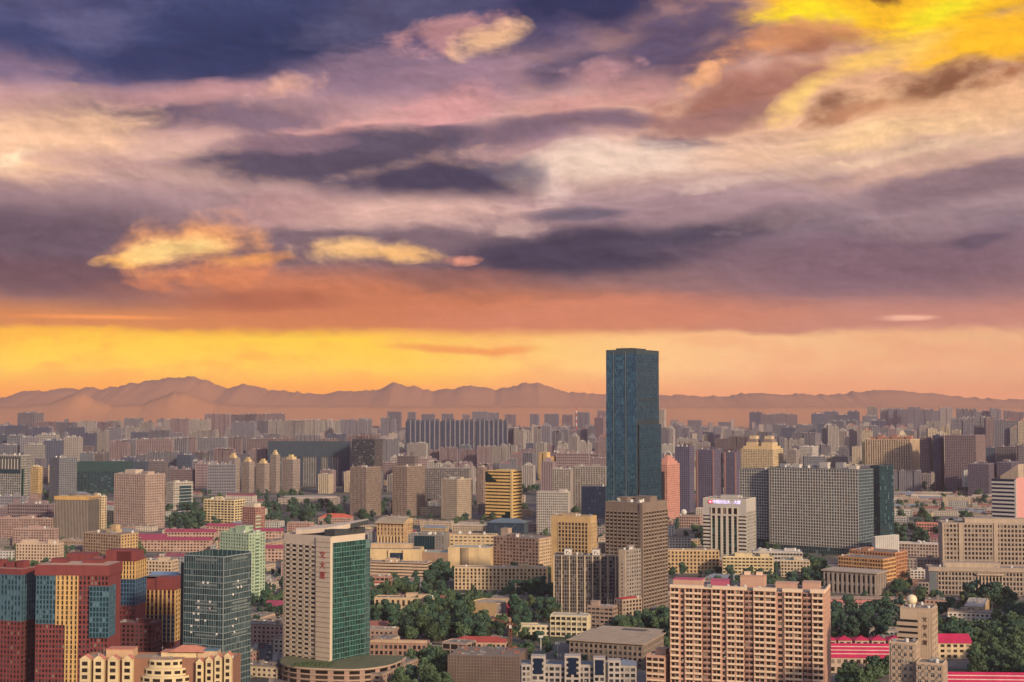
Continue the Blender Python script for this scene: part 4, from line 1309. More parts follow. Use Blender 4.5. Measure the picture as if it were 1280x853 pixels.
def civic():
    ST = W((0.36, 0.29, 0.235), stain=.16); LT = W((0.43, 0.34, 0.26))
    b = B('government_hall', 'long stone government block with square windows rising behind its lower front range', 1178, 1300, 1300, 1420, 656, 8, depth=26, cat='office building', phrase='the stone government block')
    b.core(ST, parapet=1.2)
    b.grid('L', ST, nb=27, nf=12, ww=.5, wh=.5, pp=.5, sp=.4, glass=G_BROWN)
    for x in (.0, .17, .19, .53, .55): b.fobj('L', 'pier', LT, b.w * x, b.w * x + 2.0, 0, b.h + .8, 0, 1.2)
    b.roofbox(.1, .1, b.w * .7, 14, 4.5, LT, name='attic'); b.units(8, 3, 1.3)
    b.finish()
    w1 = B('front_range', None, 1161, 1300, 1300, 1290, 712, 8, depth=22, cat=None)
    w1.core(ST, parapet=.8, roof=W((0.3, 0.24, 0.2)))
    w1.grid('L', ST, nb=30, nf=5, z0=.5, z1=w1.h - 3, x0=8, ww=.52, wh=.55, pp=.6, sp=.45, glass=G_DARK)
    for k in range(8): w1.fobj('L', 'column', LT, w1.w * .44 + k * 3.0, w1.w * .44 + k * 3.0 + .9, 0, w1.h - 6, .7, 1.6)
    w1.fbox('L', 'portico_roof', LT, w1.w * .43, w1.w * .43 + 24, w1.h - 5.9, w1.h - 4.2, .6, 3)
    w1.fbox('L', 'cornice', LT, -.5, w1.w, w1.h - 2.6, w1.h - 1.6, 0, 1.4)
    w1.fobj('L', 'corner_pavilion', W((0.12, 0.14, 0.16)), 0.2, 7, 0, w1.h - 3, 0, 1.0)
    w1.roofbox(-.1, 0, 50, 10, 4.0, LT, name='attic'); w1.units(6, 9)
    w1.finish(); attach(w1, b)


civic()


def striped_tower():
    WH = W((0.56, 0.52, 0.48), stain=.08); PINK_LIT_W = W((0.62, 0.30, 0.28), stain=.08)
    b = B('striped_tower', 'white tower with dark window stripes, a wedge roof and an end wall coloured as pink lit', 1240, 1270, 1283, 1900, 600, 38, cat='tower', phrase='the white striped tower')
    b.core(W((0.06, 0.06, 0.07)))
    b.bands('L', WH, nf=14, wh=.5, sp=.7, glass=G_BLUE)
    b.fobj('L', 'edge_pier', WH, b.w - 1.6, b.w + .6, 0, b.h, -1, .75)
    b.fbox('R', 'pink_lit_end_wall', PINK_LIT_W, 0.8, b.d, 0, b.h + 2, 0, .5)  # pink evening light on the end wall is put into its colour
    a = Acc()
    x0, x1, y0, y1 = -b.w * .25, b.w * .5, -b.d * .25, b.d * .3
    za, zb = b.h + 4, zr(581, 1900)
    q = [(x0, y0), (x1, y0), (x1, y1), (x0, y1)]
    tops = [za, zb, zb, za]
    for i in range(4):
        j = (i + 1) % 4
        a.poly([(*q[i], b.h), (*q[j], b.h), (*q[j], tops[j]), (*q[i], tops[i])], W((0.42, 0.33, 0.25)))
    a.poly([(*q[i], tops[i]) for i in range(4)], W((0.42, 0.33, 0.25)))
    a.obj('wedge_roof', b.e)
    b.units(4, 3, 1.5); b.finish()


striped_tower()


# ---------------------------------------------------------------- plainer named buildings
def simple(name, label, pl, pc, pr, base, top, th, col, phrase=None, depth=None, bay=3.3, fl=3.1, ww=.52, wh=.52, pp=.35, sp=.28, glass=G_DARK, roofc=None, nun=9, rooms=1, cat='building', group=None, style='grid', sp2=None, capc=None, bright=.07, rcol=None, fin=True, nf=None, nb=None, seg=6.0):
    Y = dist(base)
    b = B(name, label, pl, pc, pr, Y, top, th, depth=depth, cat=cat, group=group, phrase=phrase)
    m = W(col)
    b.core(m, roof=W(roofc) if roofc else M_ROOF, cap=W(capc) if capc else None)
    for f in ('L', 'R'):
        if style == 'bands': b.bands(f, m, fl=fl, nf=nf, wh=wh, sp=pp, glass=glass, seg=seg)
        else: b.grid(f, m, nb=nb if f == 'L' else None, nf=nf, bay=bay, fl=fl, ww=ww, wh=wh, pp=pp, sp=sp, glass=glass, bright=bright, spmat=W(sp2) if sp2 else None)
    rnd = random.Random(int(pl * 3 + top))
    for k in range(rooms):
        b.roofbox(rnd.uniform(-.35, .35), rnd.uniform(-.2, .3), min(b.w * .3, 9), min(b.d * .45, 7), rnd.uniform(2.2, 4), m, roof=W(rcol) if rcol else None)
    b.units(nun, int(pl), 1.0 if Y < 1500 else 1.5)
    if Y < 1350 and style == 'grid' and nun > 1: b.aircon('L', int(b.w * b.h / 40), fl=fl, bay=bay, seed=int(pl))
    if fin: b.finish()
    return b


b = simple('apartment_slab', 'grey slab of thin cream piers with two white sign boxes on its roof', 692, 772, 772, 770, 696, 8, (.20, .175, .16), 'the grey cream piered slab', depth=17, nb=24, fl=3.0, ww=.62, wh=.6, pp=.75, sp=.2, fin=False, rooms=0, cat='apartment building')
for k in range(9): b.fobj('L', 'pier', W((.52, .42, .31)), b.w * k / 8.3, b.w * k / 8.3 + .9, 0, b.h + .6, .2, 1.2)
for x in (-.28, .16):
    b.roofbox(x, -.1, 6.5, 6, 5, W((.3, .25, .2)))
    a = Acc(); X = x * b.w
    a.box(X - 3, X + 3, -b.d * .1 - 3.3, -b.d * .1 - 3.05, b.h + .6, b.h + 5, M_WHITE)
    for q in ((-1.6, -.9, 1.4, 3.8), (.6, 1.9, 1.6, 2.4), (-.6, .4, 2.9, 3.5)): a.box(X + q[0], X + q[1], -b.d * .1 - 3.4, -b.d * .1 - 3.301, b.h + q[2], b.h + q[3], W((.12, .06, .04)))
    a.obj('sign_box', b.e)
b.finish()
b = simple('stair_tower', 'narrow slab with one bright cream end wall beside the cream piered slab', 774, 783, 801, 778, 689, 42, (.27, .235, .21), 'the slab with the cream end wall', bay=3.4, ww=.4, wh=.4, fin=False, cat='apartment building')
b.fbox('L', 'cream_end_wall', W((.62, .48, .34)), .2, b.w - .2, 0, b.h + 1, .36, .8)
for j in range(14): b.rep('window', pane_mesh(1.0, 1.1, 0, G_DARK, None), 'L', b.w / 2, 6 + 3 * j, .85)
b.finish()
b = simple('school_block', 'tan block with a bright red roof deck at the foot of the piered slab', 768, 778, 802, 784, 751, 52, (.36, .27, .20), 'the tan block with the red deck', rooms=0, nun=2, fin=False)
b.part('red_deck').box(-b.w / 2 + 1, b.w / 2 - 1, -b.d / 2 + 1, b.d / 2 - 1, b.h + .95, b.h + 1.15, W((.55, .03, .04)))
b.finish()
simple('school_block', 'lower brown ribbon window block joined in front of the red deck block', 734, 766, 772, 786, 760, 22, (.33, .24, .19), None, roofc=(.34, .37, .42), wh=.42, ww=.8, fl=3.4)
simple('school_block', 'pale cream four storey school block with tall openings between green yards', 688, 734, 738, 797, 771, 12, (.62, .54, .36), 'the pale cream school block', depth=12, bay=4.2, fl=3.6, ww=.72, wh=.5, pp=.9, sp=.5, roofc=(.36, .35, .33), capc=(.5, .45, .35), rooms=0, nun=2)
simple('school_block', 'pale cream two storey range attached low beside the cream school block', 646, 688, 690, 795, 783, 6, (.60, .52, .35), None, depth=10, bay=3.4, fl=3.4, ww=.5, wh=.45, roofc=(.5, .42, .33), rooms=0, nun=0)
b = simple('institute_block', 'broad brown flat roofed institute block with wide eaves beside the pink annex', 712, 803, 829, 836, 808, 22, (.26, .205, .17), 'the flat roofed institute block', fl=3.6, bay=3.4, ww=.5, wh=.48, pp=.5, roofc=(.36, .28, .21), rooms=0, nun=0, fin=False)
b.part('eaves').box(-b.w / 2 - 1.6, b.w / 2 + 1.6, -b.d / 2 - 1.6, b.d / 2 + 1.6, b.h + .92, b.h + 1.5, W((.40, .31, .22)))
b.finish()
b = simple('institute_block', 'rear flat roofed brown block with a light well behind the institute block', 742, 818, 829, 812, 795, 22, (.27, .21, .17), None, fl=3.6, roofc=(.4, .32, .25), rooms=0, nun=0, fin=False)
b.part('eaves').box(-b.w / 2 - 1.2, b.w / 2 + 1.2, -b.d / 2 - 1.2, b.d / 2 + 1.2, b.h + .92, b.h + 1.4, W((.42, .33, .24)))
b.part('light_well').box(-b.w * .1, b.w * .3, -b.d * .2, b.d * .2, b.h + 1.405, b.h + 1.6, M_ROOFD)
b.finish()
b = simple('office_tower', 'ochre tower with a grid of dark square windows behind the piered slab', 689, 738, 746, 735, 647, 22, (.50, .34, .16), 'the ochre grid tower', fin=False, nb=1, ww=.01, wh=.01, pp=0, sp=0, rooms=0)
b.reps.clear()
b.grid('L', W((.46, .32, .17)), nb=9, fl=3.6, x0=b.w * .18, x1=b.w * .94, z1=b.h - 5, ww=.55, wh=.6, pp=.5, sp=.4, glass=G_BROWN, bright=.02)
b.grid('R', W((.46, .32, .17)), nb=5, fl=3.6, z1=b.h - 5, ww=.3, wh=.5, glass=G_BROWN)
b.roofbox(-.1, 0, 14, 8, 2.5, W((.4, .3, .2))); b.finish()
b = simple('office_block', 'brown block of square windows with a side coloured as sunlit above a long cream range', 617, 673, 691, 712, 674, 30, (.27, .185, .155), 'the brown block with the sunlit side', nb=14, fl=3.6, glass=G_BROWN, fin=False, nun=9)
b.grid('R', W((.62, .46, .30)), nb=7, fl=3.6, ww=.45, wh=.45, pp=.3, sp=.3, n0=.42, part='sunlit_side', glass=G_BROWN)  # side wall coloured as if sunlit, brighter than the brown front
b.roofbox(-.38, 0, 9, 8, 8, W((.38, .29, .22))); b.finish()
simple('long_range', 'long cream five storey range standing behind the round trees below the brown block', 568, 683, 684, 738, 711, 4, (.54, .41, .26), 'the long cream range', depth=16, bay=3.6, fl=3.5, ww=.42, wh=.58, pp=.6, sp=.25, glass=G_BROWN, roofc=(.40, .33, .27), rooms=1)
# cream theatre quarter
b = simple('theatre_hall', 'cream hall with one big blue glazed bay and a recessed upper storey', 460, 524, 527, 712, 688, 6, (.60, .45, .25), 'the cream hall with the blue bay', depth=30, fin=False, rooms=0, nun=3, nb=1, ww=.01, wh=.01, pp=0, sp=0)
b.reps.clear()
b.fbox('L', 'blue_bay', G_BLUE[1], b.w * .43, b.w * .68, 2, b.h - 3, .05, .5)
for k in range(5): b.fbox('L', 'bay_mullion', M_ROOFD, b.w * (.43 + .0625 * k), b.w * (.43 + .0625 * k) + .25, 2, b.h - 3, .51, .7)
for x in (.40, .69): b.fobj('L', 'portal', W((.66, .5, .3)), b.w * x, b.w * x + 1.6, 0, b.h, .05, 2.0)
b.roofbox(-.1, .2, b.w * .8, 10, 4.5, W((.5, .36, .22)), name='upper_storey', roof=W((.55, .45, .33)))
b.finish()
simple('office_block', 'low pinkish cream block with ribbon windows in front of the cream hall', 455, 533, 539, 724, 705, 14, (.52, .38, .27), 'the low ribbon window block', depth=18, fl=3.3, wh=.36, pp=.4, style='bands', glass=G_BROWN, rooms=2)
b = simple('shop_row', 'low shop building with red and white fascia beside the grove of trees', 459, 486, 490, 737, 722, 10, (.40, .22, .17), None, depth=12, bay=4, fl=4, ww=.8, wh=.5, fin=False, rooms=0)
b.fobj('L', 'fascia', M_WHITE, 0, b.w, 4, 5.4, .5, .9); b.fobj('L', 'fascia_stripe', M_RED, 0, b.w, 5.6, 6.4, .5, .95); b.finish()
b = simple('old_hall', 'tan building with tall arched windows standing in the trees', 468, 541, 543, 772, 749, 6, (.52, .39, .25), 'the tan arched building', depth=14, bay=4.2, fl=6.2, ww=.4, wh=.55, pp=.4, sp=.3, glass=G_BROWN, rooms=2, rcol=(.5, .36, .22))
simple('hall', 'plain brown walled hall between the cream hall and the curved cream hall', 524, 560, 561, 710, 692, 6, (.28, .19, .145), None, depth=30, ww=.1, wh=.1, roofc=(.34, .40, .34), rooms=0, nun=2)
b = simple('theatre_hall', 'blank cream hall with a rounded corner and a pale green roof edge', 560, 612, 618, 711, 686, 10, (.64, .48, .27), 'the blank cream hall', depth=34, ww=.02, wh=.02, pp=0, sp=0, rooms=0, nun=4, fin=False, roofc=(.42, .42, .33))
b.reps.clear()
A = b.part('rounded_corner'); A.prism([(-b.w * .1 + 4.5 * math.cos(t), -b.d / 2 + 2.2 * math.sin(t)) for t in np.linspace(0, 2 * math.pi, 17)[:-1]], 0, b.h + .4, W((.30, .23, .15)))
for x in (.05, .38, .72): b.fbox('L', 'joint', W((.4, .3, .18)), b.w * x, b.w * x + .3, 0, b.h, .01, .2)
b.finish()
b = simple('office_block', 'cream roof range with two white dishes behind the blank cream hall', 562, 618, 622, 697, 670, 10, (.58, .44, .27), None, depth=20, fl=4, bay=5, wh=.3, rooms=0, nun=2, fin=False)
for k in (-.3, -.08):
    a = Acc(); a.tube((k * b.w, 0, b.h + .2), (k * b.w, 0, b.h + 1.5), .2, .2, M_METAL)
    a.tube((k * b.w, -.3, b.h + 2.2), (k * b.w, -1.0, b.h + 2.5), .3, 1.9, M_WHITE, 12); a.obj('satellite_dish', b.e)
b.finish()
b = simple('pavilion_hall', 'golden hall with a curved roof above a row of tall columns', 471, 505, 511, 690, 655, 20, (.50, .34, .19), 'the golden columned hall', depth=24, fl=5, bay=4.5, ww=.3, wh=.6, rooms=0, nun=0, fin=False, glass=G_BROWN)
for k in range(8): b.fobj('L', 'column', W((.6, .44, .26)), 2 + k * (b.w - 4) / 7.5, 3.4 + k * (b.w - 4) / 7.5, 0, b.h * .55, 1.2, 3)
A = b.part('curved_roof')
for k in range(10):
    ta, tb = k / 10, (k + 1) / 10
    ya, yb = -b.d / 2 - 3 + (b.d + 3) * ta, -b.d / 2 - 3 + (b.d + 3) * tb
    za, zb = b.h + 1 + 5 * math.sin(ta * 2.2), b.h + 1 + 5 * math.sin(tb * 2.2)
    A.poly([(-b.w / 2 - 1, ya, za), (b.w / 2 + 1, ya, za), (b.w / 2 + 1, yb, zb), (-b.w / 2 - 1, yb, zb)], W((.34, .28, .2)))
    for s_ in (-1, 1): A.poly([(s_ * (b.w / 2 + 1), ya, b.h), (s_ * (b.w / 2 + 1), yb, b.h), (s_ * (b.w / 2 + 1), yb, zb), (s_ * (b.w / 2 + 1), ya, za)], W((.5, .36, .2)))
A.poly([(-b.w / 2 - 1, -b.d / 2 - 3, b.h), (b.w / 2 + 1, -b.d / 2 - 3, b.h), (b.w / 2 + 1, -b.d / 2 - 3, b.h + 1), (-b.w / 2 - 1, -b.d / 2 - 3, b.h + 1)], W((.5, .36, .2)))
b.roofbox(-.8, 0, 10, 12, 2.2, W((.66, .5, .28)), name='side_block', z=b.h - 8)
b.finish()
b = simple('office_block', 'dark teal glass block with grey wings behind the cream halls', 510, 555, 561, 698, 670, 14, (.22, .21, .20), 'the dark teal glass block', depth=20, ww=.3, wh=.4, fin=False)
b.fbox('L', 'glass_front', G_TEAL[2], b.w * .2, b.w * .75, 0, b.h - .5, .4, 1.5)
for k in range(9): b.fbox('L', 'mullion', W((.05, .09, .1)), b.w * (.2 + .068 * k), b.w * (.2 + .068 * k) + .3, 0, b.h - .5, 1.51, 1.8)
b.finish()
b = simple('hall', 'small ochre gymnasium with a magenta gable end among the round trees', 586, 621, 640, 778, 756, 30, (.55, .38, .20), 'the ochre gymnasium', ww=.03, wh=.03, pp=0, sp=0, rooms=0, nun=0, roofc=(.40, .32, .25), fin=False)
b.reps.clear()
b.fbox('R', 'grey_side', W((.22, .19, .2)), .2, b.d * .6, 0, b.h, .01, .3); b.fbox('R', 'magenta_end', W((.35, .045, .11)), b.d * .6, b.d - .2, 0, b.h - 1, .01, .5)
b.finish()
simple('low_house', 'small ochre roofed annex in front of the ochre gymnasium', 608, 638, 641, 786, 776, 10, (.50, .36, .22), None, depth=10, rooms=1, nun=1)
b = simple('terrace_block', 'long low brown terrace with a pale toothed parapet below the dark grove', 462, 533, 536, 828, 806, 6, (.33, .20, .155), 'the toothed brown terrace', depth=14, bay=3.2, fl=3.4, rooms=0, nun=0, roofc=(.3, .24, .2), fin=False)
for k in range(18): b.fobj('L', 'parapet_tooth', W((.5, .36, .25)), b.w * k / 18 + .5, b.w * k / 18 + 2.6, b.h + .9, b.h + 2.6, -.6, .4)
b.finish()
# building site
b = simple('unfinished_frame', 'pale unfinished concrete frame beside the muddy building site', 553, 583, 592, 838, 806, 25, (.36, .27, .23), 'the unfinished concrete frame', depth=14, bay=6, fl=4.2, ww=.85, wh=.72, pp=.2, sp=.3, glass=[glass_mat((.02, .016, .014), 0, .9)] * 4, rooms=0, nun=2)  # near-black matt panes paint the shade inside the open bays
b = B('scaffolded_building', 'brown building wrapped in scaffolding and netting on the building site', 560, 648, 652, 880, 822, 10, depth=34, cat='building site', phrase='the scaffolded building')
NET = W((.13, .10, .088), stain=.35)
b.core(NET, roof=W((.20, .16, .13)), parapet=0)
for f in 'LR':
    L = b.face(f)[3]
    for k in range(int(L / 1.8)): b.fbox(f, 'scaffold', W((.3, .2, .15)), k * 1.8, k * 1.8 + .12, 0, b.h + 1.5, .6, .72)
    for k in range(int(b.h / 1.9)): b.fbox(f, 'scaffold', W((.34, .25, .2)), 0, L, k * 1.9, k * 1.9 + .12, .73, .85)
rnd = random.Random(8)
for k in range(46):
    a = Acc(); x, y = rnd.uniform(-b.w / 2 + 1, b.w / 2 - 4), rnd.uniform(-b.d / 2 + 1, b.d / 2 - 2)
    q = rnd.random()
    if q < .5: a.tube((x, y, b.h), (x, y, b.h + rnd.uniform(1, 3.2)), .12, .12, W((.4, .2, .14)))
    else: a.box(x, x + rnd.uniform(1, 4), y, y + rnd.uniform(.6, 2), b.h + .2, b.h + rnd.uniform(.4, 1.2), W(rnd.choice([(.36, .3, .25), (.3, .12, .08), (.16, .2, .24)])))
    a.obj('rebar' if q < .5 else 'material_heap', b.e)
b.finish()
e = bpy.data.objects.new('tower_crane', None); COL.objects.link(e)
Yc = 905; e.location = (xat(638, Yc, 20), Yc, 0)
prop(e, 'red lattice tower crane standing on the building site', 'crane')
CR_M = W((.38, .10, .05), rough=.6)
a = Acc(); hM = 33
for x in (-.9, .9):
    for y in (-.9, .9): a.tube((x, y, 0), (x, y, hM), .13, .13, CR_M, 4)
for k in range(int(hM / 1.8)):
    z = k * 1.8; s_ = 1 if k % 2 else -1
    for y in (-.9, .9): a.tube((-.9 * s_, y, z), (.9 * s_, y, z + 1.8), .07, .07, CR_M, 4)
    for x in (-.9, .9): a.tube((x, -.9 * s_, z), (x, .9 * s_, z + 1.8), .07, .07, CR_M, 4)
a.obj('mast', e)
a = Acc()
for k in range(22):
    x = -9 + k * 1.6
    a.tube((x, -.6, hM + .4), (x + 1.6, -.6, hM + .4), .09, .09, CR_M, 4); a.tube((x, .6, hM + .4), (x + 1.6, .6, hM + .4), .09, .09, CR_M, 4)
    a.tube((x, 0, hM + 1.6), (x + 1.6, 0, hM + 1.6), .09, .09, CR_M, 4)
    a.tube((x, -.6, hM + .4), (x + .8, 0, hM + 1.6), .05, .05, CR_M, 4); a.tube((x + .8, 0, hM + 1.6), (x + 1.6, .6, hM + .4), .05, .05, CR_M, 4)
ob = a.obj('jib', e); ob.rotation_euler = (0, 0, R(118))
a = Acc(); a.box(-.8, .8, -2.2, -.95, hM - 1.6, hM + .3, M_WHITE); a.obj('cab', e)
a = Acc(); a.tube((0, 0, hM), (0, 0, hM + 5), .25, .1, CR_M); a.obj('peak', e)
for px, ph in ((676, 797), (697, 806)):
    e = bpy.data.objects.new('floodlight_mast', None); COL.objects.link(e)
    Yc = 1000; e.location = (xat(px, Yc, 10), Yc, 0)
    h = height(ph, Yc)
    prop(e, 'white floodlight mast beside the sports yard, the %s one' % ('taller' if ph == 797 else 'shorter'), 'light pole', 'floodlight masts by the yard')
    a = Acc(); a.tube((0, 0, 0), (0, 0, h), .45, .25, M_WHITE, 8); a.obj('pole', e)
    a = Acc(); a.box(-1.6, 1.6, -.5, .3, h + .01, h + 1.4, M_WHITE); a.obj('lamp_head', e)
b = simple('red_roof_range', 'low curved range with a red tiled roof beyond the building site', 566, 632, 634, 822, 805, 4, (.48, .31, .22), 'the red roofed range', depth=13, rooms=0, nun=0, fin=False, fl=3.4)
b.part('red_roof').hip(-b.w / 2, b.w / 2, -b.d / 2, b.d / 2, b.h + .95, 3.0, W((.36, .06, .05)))
b.finish()
# grey stepped apartments bottom centre
b = simple('stepped_apartments', 'grey stepped apartment row with blue grey roofs and stair towers below the institute block', 650, 795, 799, 905, 834, 4, (.34, .31, .29), 'the grey stepped apartments', depth=13, bay=3.2, fl=3, ww=.6, wh=.5, roofc=(.15, .18, .22), fin=False, rooms=0, nun=10)
m = b.w / 145
for p0, p1, e_ in ((652, 664, 1), (664, 682, 5.5), (706, 726, 6), (742, 757, 5), (760, 776, 3.8)):
    b.fbox('L', 'stair_tower', W((.40, .36, .33)), (p0 - 650) * m, (p1 - 650) * m, 0, b.h + e_, -5, 2.4)
    b.grid('L', W((.40, .36, .33)), nb=2, fl=3, x0=(p0 - 650) * m + .3, x1=(p1 - 650) * m - .3, z0=4, z1=b.h + e_ - .6, ww=.55, wh=.5, pp=.25, sp=.2, n0=2.41, part='stair_tower')
    if e_ > 4: b.fobj('L', 'stair_glazing', G_BLUE[2], (p0 + p1 - 1300) / 2 * m - 2.2, (p0 + p1 - 1300) / 2 * m + 2.2, b.h - 4, b.h + e_ - 1, 2.7, 2.9)
A = b.part('metal_roof'); A.hip(b.w * .3, b.w * .5, -b.d / 2, b.d / 2, b.h + .95, 2.2, W((.16, .20, .26), rough=.5))
b.finish()
# right hand middle distance
simple('school_hall', 'tan three storey school with a small pediment below the sign block', 834, 899, 903, 717, 689, 4, (.50, .35, .20), 'the tan school', depth=14, bay=3.8, fl=4, ww=.42, wh=.5, glass=G_BROWN, rooms=0, capc=(.56, .42, .26))
simple('office_block', 'bright cream terrace of balconies below the sign block', 903, 966, 970, 722, 697, 6, (.62, .50, .30), 'the cream balcony terrace', depth=16, bay=4, fl=3.3, ww=.6, wh=.42, glass=G_BROWN, rooms=3, pp=.8, sp=.8)
simple('office_block', 'low long white roofed wing in front of the broad grid slab', 941, 1003, 1006, 711, 691, 8, (.46, .42, .38), 'the white roofed wing', depth=22, fl=4, wh=.4, ww=.7, roofc=(.5, .47, .44), rooms=2)
simple('apartment_block', 'cream block with curved bays and a blue grey roof beside the white roofed wing', 976, 1012, 1017, 722, 702, 10, (.54, .44, .31), None, depth=15, fl=3.2, roofc=(.30, .33, .35))
simple('office_block', 'orange six storey block with paler orange bands beside the brown yard', 1048, 1104, 1120, 729, 700, 40, (.55, .28, .11), 'the orange block', nb=17, fl=3.6, ww=.6, wh=.5, sp2=(.60, .38, .2), glass=G_BROWN, rooms=0, capc=(.5, .26, .12))
simple('office_block', 'larger orange brown block rising behind the orange block', 1062, 1119, 1134, 723, 692, 40, (.48, .24, .13), None, nb=16, fl=3.6, glass=G_BROWN, rooms=1)
b = simple('memorial_hall', 'grey pillared hall with a broad flat roof beside the brown yard', 1030, 1095, 1107, 745, 719, 34, (.32, .27, .235), 'the grey pillared hall', bay=4.5, fl=9, ww=.45, wh=.6, pp=1.2, sp=.5, rooms=0, nun=3, roofc=(.42, .34, .28), fin=False)
b.part('eaves').box(-b.w / 2 - 2, b.w / 2 + 2, -b.d / 2 - 2, b.d / 2 + 2, b.h + .92, b.h + 2, W((.42, .34, .27)))
b.finish()
b = simple('arcade', 'long low arcade with a pink fascia in front of the grey pillared hall', 1034, 1122, 1126, 764, 749, 6, (.30, .22, .20), 'the pink fascia arcade', depth=9, bay=3.2, fl=5, ww=.6, wh=.6, rooms=0, nun=0, fin=False)
b.fbox('L', 'pink_fascia', W((.55, .20, .20)), 0, b.w * .9, b.h - 3.6, b.h - 1.2, .4, .8); b.finish()
simple('long_range', 'long low range with a white roof above the orange blocks', 1105, 1172, 1176, 697, 681, 20, (.44, .34, .29), 'the long white roofed range', depth=18, fl=3.4, roofc=(.62, .56, .5), capc=(.6, .54, .48), rooms=0)
simple('pink_block', 'small salmon pink block with a red roof among trees behind the long white roof', 1145, 1172, 1176, 673, 655, 20, (.52, .25, .20), None, depth=14, fl=3.6, roofc=(.4, .08, .08), rooms=0, nun=0)
simple('low_house', 'small white walled house on the brown yard', 1138, 1160, 1163, 724, 714, 10, (.62, .57, .52), None, depth=9, rooms=1, nun=0)
simple('gatehouse', 'small grey stone lodge beside the government block corner', 1148, 1161, 1165, 744, 729, 15, (.33, .27, .23), None, depth=12, bay=3.5, fl=4, rooms=0, nun=0)
# stepped yellow tower
b = simple('stepped_tower', 'bright yellow banded tower stepping up from dark green glass', 607, 640, 652, 652, 590, 28, (.64, .42, .15), 'the yellow stepped tower', style='bands', nf=15, wh=.42, pp=.9, glass=G_BROWN, fin=False, rooms=0, nun=2)
gd = W((.03, .07, .055))
for k in range(5): b.fobj('L', 'green_corner', G_GREEN[2], 0, b.w * (.10 + .08 * (4 - k)) - .2, b.h - 15 + k * 3.0 - .4, b.h - 12 + k * 3.0 - .45, .95, 1.25)
for k in range(3): b.fobj('L', 'green_corner', G_GREEN[2], b.w * (.5 + .13 * k), b.w - .2, 1 + k * 4.2, 5.1 + k * 4.2, .95, 1.3)
b.fbox('L', 'yellow_pier', W((.62, .44, .2)), b.w - 2, b.w + 1, 0, b.h + 1.6, -2, 1.5)
b.roofbox(.1, 0, b.w * .6, b.d * .6, 2.4, W((.62, .44, .2))); b.finish()
b = simple('glass_pavilion', 'low blue glass pavilion with a faceted roof in front of the yellow stepped tower', 609, 655, 661, 672, 655, 12, (.06, .10, .13), 'the blue glass pavilion', depth=26, ww=.85, wh=.85, pp=.2, sp=.2, glass=G_BLUE, rooms=0, nun=0, fin=False)
b.part('faceted_roof').hip(-b.w / 2, b.w / 2, -b.d / 2, b.d / 2, b.h + 1, 5, W((.12, .17, .2), rough=.4), over=1.5); b.finish()
b = simple('gold_tower', 'golden tower with one taller corner shaft behind the yellow stepped tower', 673, 684, 702, 603, 572, 35, (.62, .40, .16), 'the golden corner tower', fl=3.4, bay=3.4, glass=G_BROWN, fin=False)
b.fbox('L', 'tall_shaft', W((.64, .44, .2)), 2, b.w - 1, 0, b.h + 12, -14, .6); b.fbox('L', 'slot_window', G_BROWN[0], b.w * .45, b.w * .55, 4, b.h + 9, .61, .8); b.finish()
simple('grid_block', 'white block with an even grid of small windows behind the brown sunlit sided block', 671, 710, 713, 668, 616, 10, (.46, .41, .37), 'the white grid block', depth=22, nb=16, fl=3.4, ww=.5, wh=.55, glass=G_SLATE)
simple('grid_block', 'grey residential tower split by a dark slot beside the blue glass box', 690, 713, 716, 642, 587, 12, (.36, .32, .295), None, depth=24, nb=8, fl=3.1, pp=.8)
simple('grid_block', 'grey tower of square windows directly behind the blue glass box', 716, 757, 760, 640, 584, 12, (.32, .29, .27), 'the grey towers by the skyscraper', depth=24, nb=13, fl=3.1, rooms=3)
b = simple('glass_box', 'deep blue glass box standing against the foot of the skyscraper', 727, 757, 760, 650, 609, 10, (.03, .05, .09), 'the blue glass box', depth=22, nb=1, ww=.01, wh=.01, pp=0, sp=0, rooms=0, nun=3, fin=False)
b.reps.clear(); b.curtain('L', G_BLUE, W((.05, .08, .13)), bw=2.2, fl=3.8); b.curtain('R', G_BLUE, W((.05, .08, .13)), bw=2.2, fl=3.8); b.finish()
# pink arched tower
PKC = (.56, .28, .23)
b = simple('arched_tower', 'salmon pink tower with a dark arched slot and a stepped crown with a white arch', 822, 834, 849.5, 650, 581, 30, PKC, 'the salmon arched tower', fl=3.3, bay=2.6, ww=.4, wh=.5, pp=.4, glass=G_BROWN, fin=False, rooms=0, nun=0)
b.fbox('L', 'dark_slot', W((.03, .025, .03)), b.w * .4, b.w * .72, b.h * .35, b.h * .85, .3, .9)
o = b.face('L')[0]
A = b.part('dark_slot'); cxs = o[0] + b.w * .56; rr = b.w * .16
pts = [(cxs + rr * math.cos(t), b.h * .85 + .02 + rr * math.sin(t)) for t in np.linspace(0, math.pi, 9)]
A.poly([(x, o[1] - .9, z) for x, z in pts], W((.03, .025, .03)))
for k in range(3): b.roofbox(0, 0, b.w * (.8 - .22 * k), b.d * (.8 - .22 * k), 4.2, W(PKC), name='crown_step', z=b.h + .21 + k * 4.5)
a = Acc()
for k in range(8):
    t0, t1 = math.pi * k / 8, math.pi * (k + 1) / 8
    a.tube((6 * math.cos(t0), -2, b.h + 11 + 9 * math.sin(t0)), (6 * math.cos(t1), -2, b.h + 11 + 9 * math.sin(t1)), .8, .8, M_WHITE)
a.obj('roof_arch', b.e); b.finish()
b = simple('globe_annex', 'small pink annex with a white globe on its roof below the salmon tower', 849, 875, 880, 660, 646, 20, (.45, .31, .27), None, depth=18, fl=3.6, rooms=0, nun=1, fin=False)
a = Acc()
GP = lambda i, j: (-b.w * .35 + 4.5 * math.sin(math.pi * j / 8) * math.cos(math.pi * i / 8), 4.5 * math.sin(math.pi * j / 8) * math.sin(math.pi * i / 8), b.h + 5 - 4.5 * math.cos(math.pi * j / 8))
